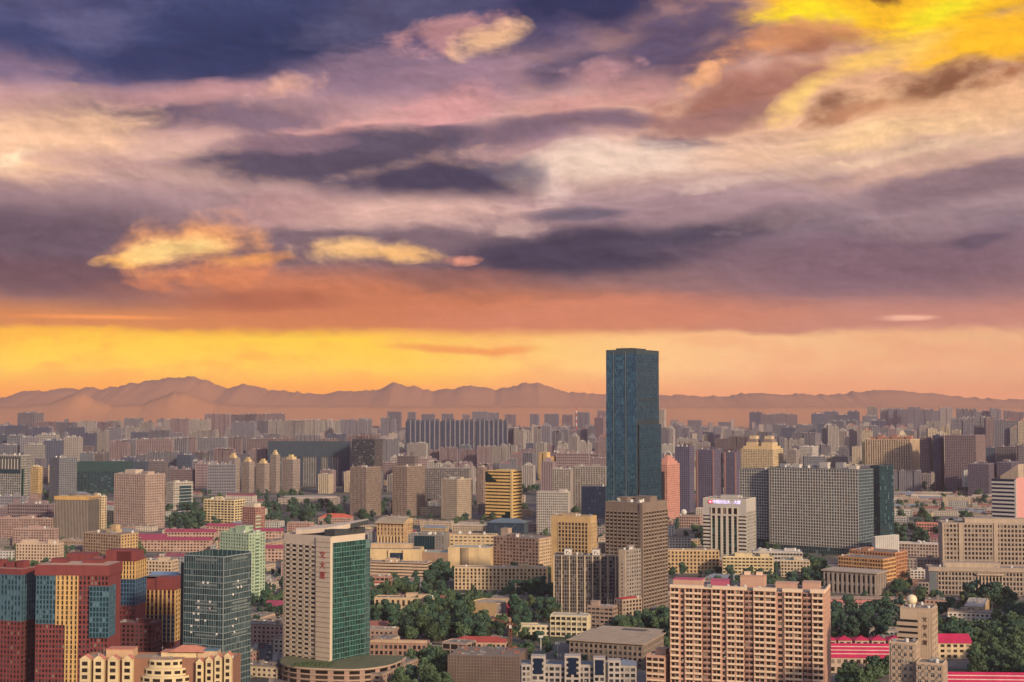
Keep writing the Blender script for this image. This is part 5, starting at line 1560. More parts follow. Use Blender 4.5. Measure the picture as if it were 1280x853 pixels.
for j in range(8):
    for i in range(16): a.poly([GP(i, j), GP(i + 1, j), GP(i + 1, j + 1), GP(i, j + 1)], M_WHITE)
a.obj('globe', b.e); b.finish()
# purple towers under construction
for k, (p0, p1, p2, tp, lab) in enumerate(((844, 862, 868, 559, 'dark purple tower with rough scaffold crown next to the salmon tower'), (870, 893, 903, 563, 'broadest of the dark purple towers, under a ragged scaffold roof'), (905, 920, 926, 566, 'dark indigo tower with two rosy corner strips beside the grid slab'))):
    b = simple('tower_block', lab, p0, p1, p2, 640 - k, tp, 26, (.135, .12, .185), 'the dark purple towers' if k == 1 else None, fl=3.1, bay=3.4, ww=.5, wh=.5, glass=G_BLUE, bright=.03, fin=False, cat='tower', rooms=2, group='dark purple towers under completion')
    rnd = random.Random(k)
    A = b.part('scaffold_crown')
    for j in range(26):
        x, y = rnd.uniform(-b.w / 2, b.w / 2), rnd.uniform(-b.d / 2, b.d / 2)
        A.tube((x, y, b.h + .5), (x + rnd.uniform(-3, 3), y + rnd.uniform(-3, 3), b.h + rnd.uniform(3, 9)), .35, .3, W((.10, .06, .07)), 4)
    if k: 
        for x in (.04, .92): b.fobj('L', 'rosy_strip', W((.36, .19, .18)), b.w * x, b.w * x + 2.2, 0, b.h, .2, .9)
    b.finish()
# brown twins and companions
b = simple('twin_tower', 'brown grey twin tower with a lighter edge strip, in front of the netted building shells', 438, 458, 476, 646, 585, 34, (.28, .22, .19), 'the brown twin towers', fl=3.1, bay=2.8, ww=.5, wh=.55, pp=.7, sp=.2, cat='tower')
b = simple('twin_tower', 'brown grey twin tower beside the grey honeycomb block', 491, 509, 531, 646, 584, 34, (.29, .225, .19), None, fl=3.1, bay=2.8, ww=.5, wh=.55, pp=.7, sp=.2, cat='tower')
simple('tower_block', 'grey honeycomb block tucked behind the brown twin tower', 531, 586, 590, 630, 586, 10, (.26, .24, .235), 'the grey honeycomb block', depth=24, fl=3.2, ww=.6, wh=.6)
b = simple('ribbed_tower', 'beige ribbed apartment tower with a flat cap in front of the honeycomb block', 552, 572, 590, 650, 600, 40, (.46, .38, .30), 'the beige ribbed tower', fl=3.1, bay=2.5, ww=.55, wh=.5, pp=.9, sp=.6, cat='apartment building')
simple('tower_block', 'slim brown tower peeping out beside the yellow stepped tower', 596, 604, 608, 634, 585, 26, (.34, .25, .21), None, fl=3.1)
# netted shells
NETM = (.035, .06, .085)
b = B('netted_building', 'huge building shell wrapped in dark blue netting with cranes along its roof', 335, 437, 441, dist(608), 553, 6, depth=40, cat='building site', phrase='the netted building shells')
b.core(W((.09, .10, .12)), roof=M_ROOFD)
b.grid('L', W((.34, .30, .28)), nb=34, nf=26, z1=b.h * .66, ww=.66, wh=.66, pp=.25, sp=.22, glass=G_SLATE, bright=.02)
b.fbox('L', 'safety_net', W(NETM), -.5, b.w + .5, b.h * .67, b.h + 2, .01, 1.6)
for x, w_ in ((.0, .14), (.30, .05), (.38, .05), (.60, .05), (.74, .04), (.88, .12)): b.fobj('L', 'net_strip', W((.03, .05, .09)), b.w * x, b.w * (x + w_), 0, b.h * .668, .3, 1.4)
for k in range(30): b.fbox('L', 'net_seam', W((.07, .10, .13)), b.w * k / 30, b.w * k / 30 + .5, b.h * .67, b.h + 2, 1.61, 1.8)
rnd = random.Random(3)
for k in range(90):
    x, y = rnd.uniform(-b.w / 2, b.w / 2), rnd.uniform(-b.d / 2, b.d / 2)
    a = Acc(); a.tube((x, y, b.h), (x, y, b.h + rnd.uniform(4, 12)), .5, .4, W((.14, .10, .10)), 4); a.obj('formwork_post', b.e)
b.finish()
b = B('netted_building', 'darker narrow building shell under black netting beside the brown twin tower', 440, 468, 478, dist(611), 550, 20, cat='building site')
b.core(W(NETM), roof=M_ROOFD)
b.grid('L', W((.05, .07, .09)), bay=5, fl=3.4, ww=.7, wh=.7, pp=.3, sp=.3); b.grid('R', W((.10, .09, .09)), bay=4, fl=3.4)
for k in range(40):
    x, y = rnd.uniform(-b.w / 2, b.w / 2), rnd.uniform(-b.d / 2, b.d / 2)
    a = Acc(); a.tube((x, y, b.h), (x, y, b.h + rnd.uniform(5, 16)), .6, .4, W((.14, .08, .07)), 4); a.obj('formwork_post', b.e)
b.finish()
for k, (p0, p1) in enumerate(((507, 549), (551, 592), (594, 634))):
    b = simple('slab_tower', ('dark blue slab in the far wall of three, nearest the brown twins', 'dark blue slab in the middle of the far wall of three', 'dark blue slab in the far wall of three, nearest the gold tower')[k], p0, p1, p1 + 1, 567, 527, 4, (.055, .075, .12), 'the dark blue slabs' if k == 1 else None, depth=30, fl=3.4, bay=9, ww=.8, wh=.5, pp=1.5, sp=.3, glass=G_BLUE, rooms=0, nun=0, cat='tower', fin=False)
    rnd = random.Random(k)
    for j in range(7):
        b.fobj('L', 'pale_strip', W((.20, .20, .235)), b.w * (j + .9) / 7, b.w * (j + .9) / 7 + 5, 0, b.h + 3, .5, 2.2)
        b.roofbox(-.43 + j * .143, 0, b.w * .09, 12, rnd.uniform(3, 10), W((.07, .085, .12)))
    b.finish()
# left side
b = simple('office_tower', 'grey grid office tower with a dark columned top storey at the picture edge', -34, 26, 38, 646, 570, 22, (.38, .345, .315), 'the grey columned top office', nb=22, fl=3.8, glass=G_TEAL, ww=.6, wh=.6, fin=False, rooms=0)
b.fbox('L', 'arcade_band', W((.05, .06, .07)), 0, b.w, b.h - 22, b.h - 3, .5, 1.4)
for k in range(16): b.fobj('L', 'arcade_column', W((.40, .37, .34)), b.w * k / 16, b.w * k / 16 + 1.5, b.h - 21, b.h - 5, 1.41, 2.6)
b.fbox('L', 'green_band', G_TEAL[1], 0, b.w, b.h - 27, b.h - 22.2, .5, 1.5)
b.fbox('R', 'green_edge', G_GREEN[0], 0.3, b.d * .25, 0, b.h - 20, .4, 1.0)
b.finish()
b = simple('pillar_block', 'dark block of close vertical ribs under a golden cornice', 69, 110, 114, 677, 622, 16, (.15, .135, .125), 'the dark ribbed block', depth=24, nb=22, nf=1, ww=.5, wh=.96, pp=1.2, sp=.1, glass=G_DARK, fin=False, bright=0)
for k in range(23): b.fbox('L', 'pale_rib', W((.38, .33, .29)), max(0, b.w * k / 22 - .3), b.w * k / 22 + .3, 0, b.h - 3, 1.21, 1.5)
b.fbox('L', 'gold_cornice', W((.58, .36, .13)), -.6, b.w + .6, b.h - 3.5, b.h + 1, -b.d - 1, 1.9); b.finish()
simple('office_block', 'cream block with square windows close beside the dark ribbed block', 113, 127, 133, 672, 621, 30, (.60, .48, .32), None, fl=3.4, bay=3.4, glass=G_BROWN)
b = simple('office_tower', 'broad pinkish grey office tower with ribbed front and rooftop rooms', 143, 182, 206, 662, 594, 34, (.42, .32, .28), 'the pinkish ribbed tower', nb=17, fl=3.6, ww=.5, wh=.5, pp=.7, glass=G_BROWN, fin=False, rooms=0, nun=8)
b.roofbox(-.25, .1, 22, 14, 5.5, W((.55, .45, .36))); b.roofbox(.25, .0, 14, 12, 3.5, W((.4, .31, .27)))
b.fbox('W', 'rear_wing', W((.40, .34, .31)), 0, b.d * .5, 0, b.h + 1.5, .01, 13); b.finish()
b = simple('office_block', 'small teal glazed block with white corner beams beside the grove', 208, 217, 241, 640, 604, 40, (.48, .43, .36), 'the teal glazed block', fl=3.6, fin=False, glass=G_TEAL)
b.fbox('R', 'teal_front', G_TEAL[1], b.d * .3, b.d * .9, 0, b.h - 4, .4, 1.3)
for k in range(9): b.fobj('R', 'white_beam', M_WHITE, 0, b.d, b.h * k / 9, b.h * k / 9 + .6, 1.31, 1.6)
b.finish()
b = simple('office_block', 'bright yellow white block with deep window bands above the magenta roofs', 255, 293, 306, 655, 626, 24, (.66, .54, .33), 'the yellow white block', fl=3.6, bay=6, ww=.75, wh=.5, pp=.7, sp=.9, glass=G_BROWN, rooms=2)
b = B('netted_building', 'low wide shell under teal green netting behind the pinkish ribbed tower', 96, 156, 160, dist(617), 578, 8, depth=40, cat='building site', phrase='the teal netted shell')
b.core(W((.02, .065, .065)), roof=M_ROOFD); b.grid('L', W((.025, .06, .075)), bay=7, fl=4, ww=.75, wh=.7, pp=.4, sp=.3, z1=b.h * .7, glass=G_SLATE); b.finish()
simple('tower_block', 'yellow slim tower beside the grey columned top office', 37, 48, 53, 618, 584, 30, (.62, .44, .21), None, fl=3.3, glass=G_BROWN)
simple('tower_block', 'blue grey ribbed tower with a pale edge behind the dark ribbed block', 62, 74, 96, 628, 573, 50, (.20, .205, .22), 'the blue grey ribbed tower', fl=3.3, glass=G_BLUE)
simple('apartment_row', 'long pinkish residential row with many roof huts below the columned top office', -10, 66, 68, 676, 649, 6, (.38, .26, .23), 'the pinkish residential row', depth=13, fl=3, roofc=(.3, .2, .18), rooms=5, nun=12)
simple('apartment_row', 'second pinkish row in front of the longer pinkish residential row', 16, 68, 70, 684, 662, 6, (.42, .29, .26), None, depth=12, fl=3, rooms=4, nun=8)
simple('apartment_row', 'cream six storey row with a notched roof behind the red towers', 20, 72, 76, 712, 681, 8, (.56, .43, .33), 'the cream notched row', depth=14, fl=3.1, ww=.45, rooms=4, glass=G_BROWN)
b = simple('office_block', 'ochre brown block with a lighter end and a stub tower on its roof', 104, 151, 172, 700, 669, 30, (.38, .27, .19), 'the ochre block with the stub tower', fl=3.6, bay=4, glass=G_BROWN, fin=False, rooms=0)
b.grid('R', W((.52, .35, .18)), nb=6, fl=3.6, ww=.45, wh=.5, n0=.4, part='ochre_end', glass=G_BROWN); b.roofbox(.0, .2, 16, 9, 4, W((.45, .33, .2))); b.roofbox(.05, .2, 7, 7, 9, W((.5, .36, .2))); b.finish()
simple('office_block', 'cream ribbed block with dark curved roof beside the slate glass tower', 170, 214, 221, 728, 702, 12, (.54, .42, .30), 'the cream ribbed block', depth=16, fl=3.4, ww=.5, roofc=(.12, .15, .17), rooms=1, glass=G_BROWN)
b = simple('workshop', 'blue metal roofed workshop in front of the cream ribbed block', 186, 218, 222, 735, 722, 8, (.3, .27, .27), None, depth=16, rooms=0, nun=0, fin=False)
b.part('blue_roof').hip(-b.w / 2, b.w / 2, -b.d / 2, b.d / 2, b.h + .95, 3.5, W((.16, .24, .36), rough=.5), inset=0.2); b.finish()
b = simple('mint_tower', 'pale mint green tower with a column of dark windows on its bright flank', 275, 311, 331, 757, 668, 34, (.33, .43, .31), 'the mint green tower', fl=3.2, nb=11, ww=.4, wh=.42, rooms=0, glass=G_DARK, cat='tower', fin=False, nf=22)
b.roofbox(.0, .1, 12, 10, 5.5, W((.36, .47, .32))); b.roofbox(-.3, .1, 8, 8, 2.5, W((.36, .47, .32)))
b.fbox('R', 'window_column', W((.10, .15, .12)), b.d * .4, b.d * .62, 4, b.h - 4, .3, .5)
for j in range(24): b.fobj('R', 'balcony_slab', W((.40, .52, .36)), b.d * .36, b.d * .66, 4 + j * 3.1, 5.1 + j * 3.1, .5, 1.1)
b.finish()
b = simple('apartment_tower', 'brick pink tower under a white rooftop frame beside the yellow white block', 303, 319, 331, 668, 635, 34, (.40, .21, .18), 'the brick pink tower', fl=3.1, glass=G_BROWN, fin=False, rooms=0)
b.roofbox(-.1, 0, b.w * .8, b.d * .7, 5, W((.58, .5, .38)), name='roof_frame'); b.finish()
for k, (p0, p1, tp) in enumerate(((283, 300, 573), (302, 318, 578), (320, 338, 580), (338, 350, 569), (353, 375, 575))):
    lab = ('cream crowned tower standing apart beside the trees', 'stocky cream crowned tower second in the cluster from the trees', 'middle cream crowned tower of the cluster', 'tallest and slimmest cream crowned tower of the cluster', 'broadest cream crowned tower, beside the netted shell')[k]
    b = simple('crowned_tower', lab, p0, p0 + (p1 - p0) * .6, p1, 616, tp, 36, (.36, .30, .27), 'the cream crowned towers' if k == 2 else None, fl=3.1, bay=3, rooms=0, nun=0, fin=False, cat='apartment building', group='cream crowned towers beside the netted shell')
    b.roofbox(0, 0, b.w * .55, b.d * .6, 5, W((.66, .50, .26)), name='crown'); b.roofbox(.0, 0, b.w * .3, b.d * .3, 4, W((.66, .5, .26)), name='crown', z=b.h + 5.6); b.finish()
b = simple('arena', 'long low pale hall with a flat oval roof sunk in dark trees', 348, 418, 422, 636, 624, 4, (.36, .31, .27), 'the low pale hall', depth=50, bay=6, fl=4, wh=.3, rooms=0, nun=0, fin=False)
A = b.part('oval_roof'); A.prism([(b.w * .5 * math.cos(t), b.d * .5 * math.sin(t)) for t in np.linspace(0, 2 * math.pi, 33)[:-1]], b.h + .92, b.h + 3, W((.44, .37, .31))); b.finish()
b = simple('red_roof_hall', 'low hall under a bright red roof in front of the brown twin tower', 398, 438, 441, 656, 648, 4, (.42, .30, .25), 'the bright red roofed hall', depth=24, rooms=0, nun=0, fin=False)
b.part('red_roof').hip(-b.w / 2, b.w / 2, -b.d / 2, b.d / 2, b.h + .95, 5, W((.58, .12, .07))); b.finish()
# ornate and wide blocks on the right
b = simple('ornate_tower', 'golden white stepped tower with a tiered temple like crown', 926, 966, 979, 607, 562, 30, (.66, .52, .32), 'the golden tiered tower', fl=3.6, bay=4, glass=G_BROWN, fin=False, rooms=0, nun=0)
b.roofbox(0, 0, b.w * .9, b.d * .8, 6, W((.66, .48, .24)), name='crown_tier')
for q in (-.24, .24):
    for k in range(3): b.roofbox(q, 0, b.w * (.34 - .07 * k), b.d * (.5 - .1 * k), (8, 6, 7)[k], W((.60, .46, .28) if k % 2 == 0 else (.25, .20, .18)), name='crown_turret', z=b.h + 6.6 + (0, 8.5, 15)[k])
b.finish()
simple('tower_block', 'white slim tower standing behind the broad grid slab', 1000, 1016, 1023, 605, 559, 30, (.58, .54, .50), 'the white slim tower', fl=3.2, bay=3)
simple('tower_block', 'grey tower close beside the white slim tower', 983, 995, 1000, 607, 563, 30, (.34, .30, .28), None, fl=3.2)
b = simple('hotel_block', 'wide cream hotel block with tall ribs and ornate red roof structures', 1082, 1138, 1150, 610, 550, 32, (.60, .46, .32), 'the wide cream hotel', nb=19, fl=3.4, ww=.5, wh=.6, pp=1.2, sp=.25, glass=G_BROWN, fin=False, rooms=0, nun=0)
for k in range(6): b.roofbox(-.42 + .16 * k, 0, 12, 14, 4 + 4 * (k % 2), W((.40, .20, .14)), name='roof_structure')
b.fbox('W', 'yellow_wing', W((.64, .48, .22)), 0, b.d * .4, 0, b.h - 6, .01, 22)
b.finish()
for (p0, p1, p2, tp, bs, c, lab, ph) in ((1150, 1162, 1166, 548, 612, (.27, .185, .165), 'brown tower slab joined beside the wide cream hotel', None), (1166, 1176, 1180, 545, 613, (.09, .10, .15), 'dark blue tower slab squeezed between two brown slabs', None), (1181, 1220, 1232, 545, 615, (.25, .18, .18), 'broad purple brown slab with small cream roof houses', 'the purple brown slab'),
                                       (1210, 1236, 1246, 581, 622, (.14, .115, .15), 'dark plum block in front of the purple brown slab', None), (1246, 1264, 1276, 579, 621, (.13, .11, .15), 'dark plum block behind the white striped tower', 'the dark plum blocks'), (1256, 1276, 1290, 560, 598, (.075, .085, .125), 'blackish blue block at the picture edge beyond the plum blocks', None),
                                       (1152, 1164, 1171, 614, 593, (.34, .29, .27), 'small grey block at the foot of the purple brown slab', None), (743, 754, 759, 578, 523, (.28, .19, .21), 'purple pointed tower just beside the skyscraper', 'the purple pointed tower')):
    if bs < tp: bs, tp = tp, bs
    b = simple('tower_block', lab, p0, p1, p2, bs, tp, 30, c, ph, fl=3.2, bay=3.6, nun=2, rooms=2, cat='tower', fin=False, rcol=(.5, .42, .34), glass=G_BLUE if c[2] > .12 else G_DARK)
    if 'pointed' in lab:
        a = Acc(); a.box(-4, 4, -4, 4, b.h + 1, b.h + 12, W((.3, .2, .22)), taper=3.2); a.obj('pointed_crown', b.e)
    b.finish()
# tv chimney
e = bpy.data.objects.new('striped_mast', None); COL.objects.link(e)
Yc = dist(545); e.location = (xat(720.5, Yc, 100), Yc, 0); prop(e, 'red and white banded chimney poking above the far towers', 'chimney')
ht = height(509, Yc)
for k in range(9):
    a = Acc(); a.tube((0, 0, ht * k / 9), (0, 0, ht * (k + 1) / 9 - .02), 4.5 - .15 * k, 4.5 - .15 * (k + 1), W((.62, .57, .53)) if k % 2 else W((.5, .08, .06)), 10); a.obj('band', e)

# ---- magenta roofed sheds on the right
MAG = W((.54, .02, .085), rough=.7, stain=.38, name='magenta_sheet')
MAGD = W((.30, .05, .095), rough=.8, stain=.35, name='magenta_sheet_old')


def shed(label, pl, pr, base, top, depth, rise, wall=(.50, .38, .30), roof=MAG, th=3, phrase=None, bands=0, gable=True, group=None, name='shed'):
    Y = dist(base)
    b = B(name, label, pl, pr, pr, Y, top, th, depth=depth, cat='shed', phrase=phrase, group=group)
    hr = b.h; he = max(2.5, hr - rise)
    b.h = he
    m = W(wall)
    b.core(m, z1=he, roof=None, parapet=0)
    b.grid('L', m, bay=4, nf=max(1, int(he / 3.3)), ww=.5, wh=.45, pp=.2, sp=.15, glass=G_BROWN, bright=.15)
    A = Acc()
    A.hip(-b.w / 2, b.w / 2, -b.d / 2, b.d / 2, he + .01, rise, roof, over=.8, inset=.1 if gable else None)
    A.obj('roof', b.e)
    for k in range(bands):
        t_ = (k + 1) / (bands + 1)
        A = Acc(); y = -b.d / 2 - .8 + (b.d / 2 + .8) * t_; z = he + rise * t_ + .02
        A.box(-b.w / 2, b.w / 2, y - .35, y + .35, z, z + .5, W((.62, .5, .45))); A.obj('roof_light', b.e)
    b.finish()
    return b


shed('long shed under a vivid magenta roof with pale roof lights, beside the globe topped tower', 1004, 1118, 842, 809, 26, 7, bands=3, phrase='the long magenta shed')
for k, px in enumerate((1028, 1048, 1069, 1090, 1111)):
    shed(('small magenta hipped house first in its row, against the pink balcony tower', 'small magenta hipped house second in its row from the pink tower', 'small magenta hipped house in the middle of its row', 'small magenta hipped house fourth in its row from the pink tower', 'small magenta hipped house last in its row, against the globe tower')[k],
         px, px + 17, 818, 796, 11, 2.6, gable=False, group='row of small magenta hipped houses', name='hip_roof_house')
shed('magenta roofed shed with a cream end wall between the globe tower and the trees', 1166, 1214, 824, 795, 18, 5, wall=(.62, .48, .30), phrase='the magenta shed by the trees')
shed('magenta roofed shed in the bottom corner under the dark trees', 1186, 1310, 868, 845, 20, 5, bands=2)
for (p0, p1, bs, tp, lab) in ((176, 262, 690, 672, 'long old magenta roofed terrace above the blue workshop'), (206, 268, 682, 662, 'old magenta roofed terrace behind the longer magenta terrace'), (258, 300, 672, 655, 'magenta roofed terrace at the foot of the yellow white block'),
                              (160, 205, 684, 668, 'short magenta roofed terrace behind the ochre stub tower block'), (300, 352, 676, 661, 'magenta roofed terrace below the brick pink tower'), (330, 357, 702, 682, 'magenta roofed terrace beside the mint green tower'),
                              (333, 354, 770, 752, 'dull red roofed terrace between the mint tower and the winged tower'), (1195, 1232, 673, 658, 'faded red roofed terrace behind the government block')):
    shed(lab, p0, p1, bs, tp, 13, 3.5, wall=(.48, .33, .27), roof=MAGD, group=None, name='terrace_house')

# ---- the muddy yard beside the orange block
YM, t, b_ = new_mat('bare_earth')
n_ = nd(t, 'ShaderNodeTexNoise', inp={'Vector': nd(t, 'ShaderNodeTexCoord').outputs['Object'], 'Scale': .08, 'Detail': 8.0}).outputs[0]
t.links.new(mixc(t, mrange(t, n_, .35, .65), (.20, .10, .055), (.42, .24, .13)), b_.inputs['Base Color'])
b_.inputs['Roughness'].default_value = 1
pts = [ground(px, py) for px, py in ((1100, 762), (1112, 735), (1122, 722), (1140, 720), (1160, 726), (1166, 742), (1230, 756), (1240, 768), (1180, 770), (1130, 768))]
o = mesh_obj('bare_earth_ground', [(x, y, .06) for x, y in pts], [tuple(range(len(pts)))], YM); prop(o, kind='structure')
rnd = random.Random(31)
A = Acc()
for k in range(150):
    x, y = ground(rnd.uniform(1104, 1166), rnd.uniform(724, 762))
    s_ = rnd.uniform(.6, 2.6)
    A.box(x - s_, x + s_, y - s_, y + s_, 0, s_ * rnd.uniform(.3, .8), rnd.choice((YM, YM, W((.46, .36, .28)), W((.3, .2, .15)))), taper=s_ * .5)
prop(A.obj('rubble'), kind='stuff')


# ---------------------------------------------------------------- shared meshes for the many plainer buildings
TINT = tint_mat()
GL = G_DARK[0]; GLB = G_SLATE[1]
RF = [wall_mat((.22, .19, .17), .95, .3, 'roof_grey'), wall_mat((.34, .27, .22), .95, .3, 'roof_tan'), wall_mat((.26, .10, .08), .9, .35, 'roof_red'), wall_mat((.25, .075, .095), .85, .35, 'roof_magenta'), wall_mat((.20, .23, .27), .8, .2, 'roof_blue'), wall_mat((.46, .40, .35), .9, .2, 'roof_pale')]


def grid_box(a, x0, x1, y0, y1, z0, z1, nbx, nby, nf, ww, wh, proud, glass, mat=None, faces='LR'):
    """a block whose window openings are real recesses between piers and spandrels"""
    mat = mat or TINT
    a.box(x0, x1, y0, y1, z0, z1, glass)
    fh = (z1 - z0) / nf
    for j in range(nf + 1):
        za, zb = max(z0, z0 + (j - (1 - wh) / 2) * fh), min(z1 + .4, z0 + (j + (1 - wh) / 2) * fh)
        p = proud * .75
        a.box(x0 - p, x1 + p, y0 - p, y1 + p, za, zb, mat)
    for n, s0, s1, horiz in ((nbx, x0, x1, True), (nby, y0, y1, False)):
        bw = (s1 - s0) / n
        for i in range(n + 1):
            c, hw = s0 + i * bw, bw * (1 - ww) / 2
            if horiz:
                a.box(c - hw, c + hw, y0 - proud, y0 + .02, z0, z1 + .3, mat)
            else:
                a.box(x1 - .02, x1 + proud, c - hw, c + hw, z0, z1 + .3, mat)
                a.box(x0 - proud, x0 + .02, c - hw, c + hw, z0, z1 + .3, mat)


def proto_slab(seed, L, D, H, bay=4.6, ww=.55, wh=.5, notch=0, crown=0, glass=GL, proud=.8, nfl=None):
    rnd = random.Random(seed)
    a = Acc()
    nf = nfl or max(2, int(H / 3.1))
    ww, wh = min(.8, ww * 1.15), min(.75, wh * 1.2)
    if notch:
        a.box(-L / 2 + 2, L / 2 - 2, -D / 2 + 4.5, D / 2 - 2, 0, H - 7, GLB)
        step = L / notch
        for k in range(notch):
            hh = H - rnd.choice((0, 0, 3, 6))
            grid_box(a, -L / 2 + k * step + 1.6, -L / 2 + (k + 1) * step - 1.6, -D / 2 + (k % 2) * 3, D / 2, 0, hh, max(2, int(step / bay)), max(2, int(D / bay)), nf, ww, wh, proud, glass)
            a.box(-L / 2 + (k + .5) * step - 3, -L / 2 + (k + .5) * step + 3, -D / 4, D / 4, hh, hh + 4, TINT)
    else:
        grid_box(a, -L / 2, L / 2, -D / 2, D / 2, 0, H, max(2, int(L / bay)), max(2, int(D / bay)), nf, ww, wh, proud, glass)
        for k in range(max(1, int(L / 18))):
            x = -L / 2 + (k + .5) * L / max(1, int(L / 18)) + rnd.uniform(-2, 2)
            a.box(x - 3, x + 3, -D / 4, D / 4, H + .3, H + rnd.uniform(3, 5.5), TINT)
    if crown == 1:
        a.box(-L * .3, L * .3, -D * .3, D * .3, H + .31, H + 7, TINT); a.box(-L * .16, L * .16, -D * .16, D * .16, H + 7, H + 12, TINT)
    if crown == 2:
        a.hip(-L * .4, L * .4, -D * .4, D * .4, H + .5, 6, RF[2])
    a.box(-L / 2 + .5, L / 2 - .5, -D / 2 + .5, D / 2 - .5, H + .41, H + .55, RF[0])
    for k in range(rnd.randint(2, 6)):
        x, y = rnd.uniform(-L / 2 + 2, L / 2 - 2), rnd.uniform(-D / 3, D / 3)
        a.tube((x, y, H + .5), (x, y, H + rnd.uniform(5, 11)), .25, .15, M_METAL, 4)
        a.box(x - 1.2, x + 1.4, y - 1, y + 1, H + .56, H + rnd.uniform(1.5, 3), M_WHITE)
    me = a.mesh('tower_mesh')
    return me


TP = {
    'slab': [proto_slab(1, 62, 15, 96, notch=4), proto_slab(2, 78, 16, 92, notch=5, ww=.6), proto_slab(3, 48, 16, 100, notch=3), proto_slab(4, 70, 15, 84, bay=3.6)],
    'point': [proto_slab(5, 26, 24, 100, crown=1), proto_slab(6, 30, 24, 96, notch=2), proto_slab(7, 24, 22, 104), proto_slab(8, 32, 22, 92, crown=2, bay=3.5)],
    'office': [proto_slab(9, 40, 26, 70, ww=.7, wh=.55, glass=GLB), proto_slab(10, 34, 24, 60, ww=.45, wh=.45), proto_slab(11, 46, 22, 52, ww=.85, wh=.45, glass=GLB)],
    'mid': [proto_slab(12, 58, 14, 34, bay=3.6, ww=.5, wh=.48), proto_slab(13, 40, 16, 42, bay=3.6), proto_slab(14, 66, 14, 28, bay=3.4, ww=.6)],
}
HT = {}
for k_, l_ in TP.items():
    for me_ in l_:
        zs_ = np.empty(len(me_.vertices) * 3); me_.vertices.foreach_get('co', zs_)
        HT[me_.name] = (zs_.reshape(-1, 3)[:, 2].max(), np.ptp(zs_.reshape(-1, 3)[:, 0]), np.ptp(zs_.reshape(-1, 3)[:, 1]))

N_FAR = 0


def near_mark(px, Y, same_side=True):
    best = min(LANDMARKS, key=lambda l: abs(l[0] - px) + 60 * abs(math.log(l[1] / Y)))
    rel = 'behind' if Y > best[1] * 1.12 else ('in front of' if Y < best[1] * .9 else 'beside')
    return rel, best[2]


KN = {'slab': 'slab_block', 'point': 'apartment_tower', 'office': 'office_building', 'mid': 'apartment_block'}


def tower(kind, px, Y, top, colr, rot, name=None, label=None, cat='tower', group=None, wfac=1.0, rnd=random):
    me = rnd.choice(TP[kind])
    o = bpy.data.objects.new(name or KN[kind], me)
    COL.objects.link(o)
    h = height(top, Y)
    z = h / HT[me.name][0]
    o.location = (xat(px, Y, 40), Y, 0)
    o.scale = (wfac, wfac, z)
    o.rotation_euler = (0, 0, R(rot))
    o.color = (*colr, 1)
    FOOT.append((o.location.x, Y, 0.5 * HT[me.name][1] * wfac))
    PXBOX.append((px - 20, px + 20, top, Y))
    prop(o, label, cat, group)
    return o


def cn(c):
    r, g, b_ = c
    l = (r + g + b_) / 3
    if b_ > r * 1.12: return 'slate blue' if l < .2 else 'blue grey'
    if r > g * 1.45: return 'brick pink' if l > .22 else 'dark brick'
    if r > b_ * 1.6: return 'ochre' if l < .4 else 'cream'
    if l < .2: return 'dark grey'
    return 'beige' if l > .36 else 'mauve grey'


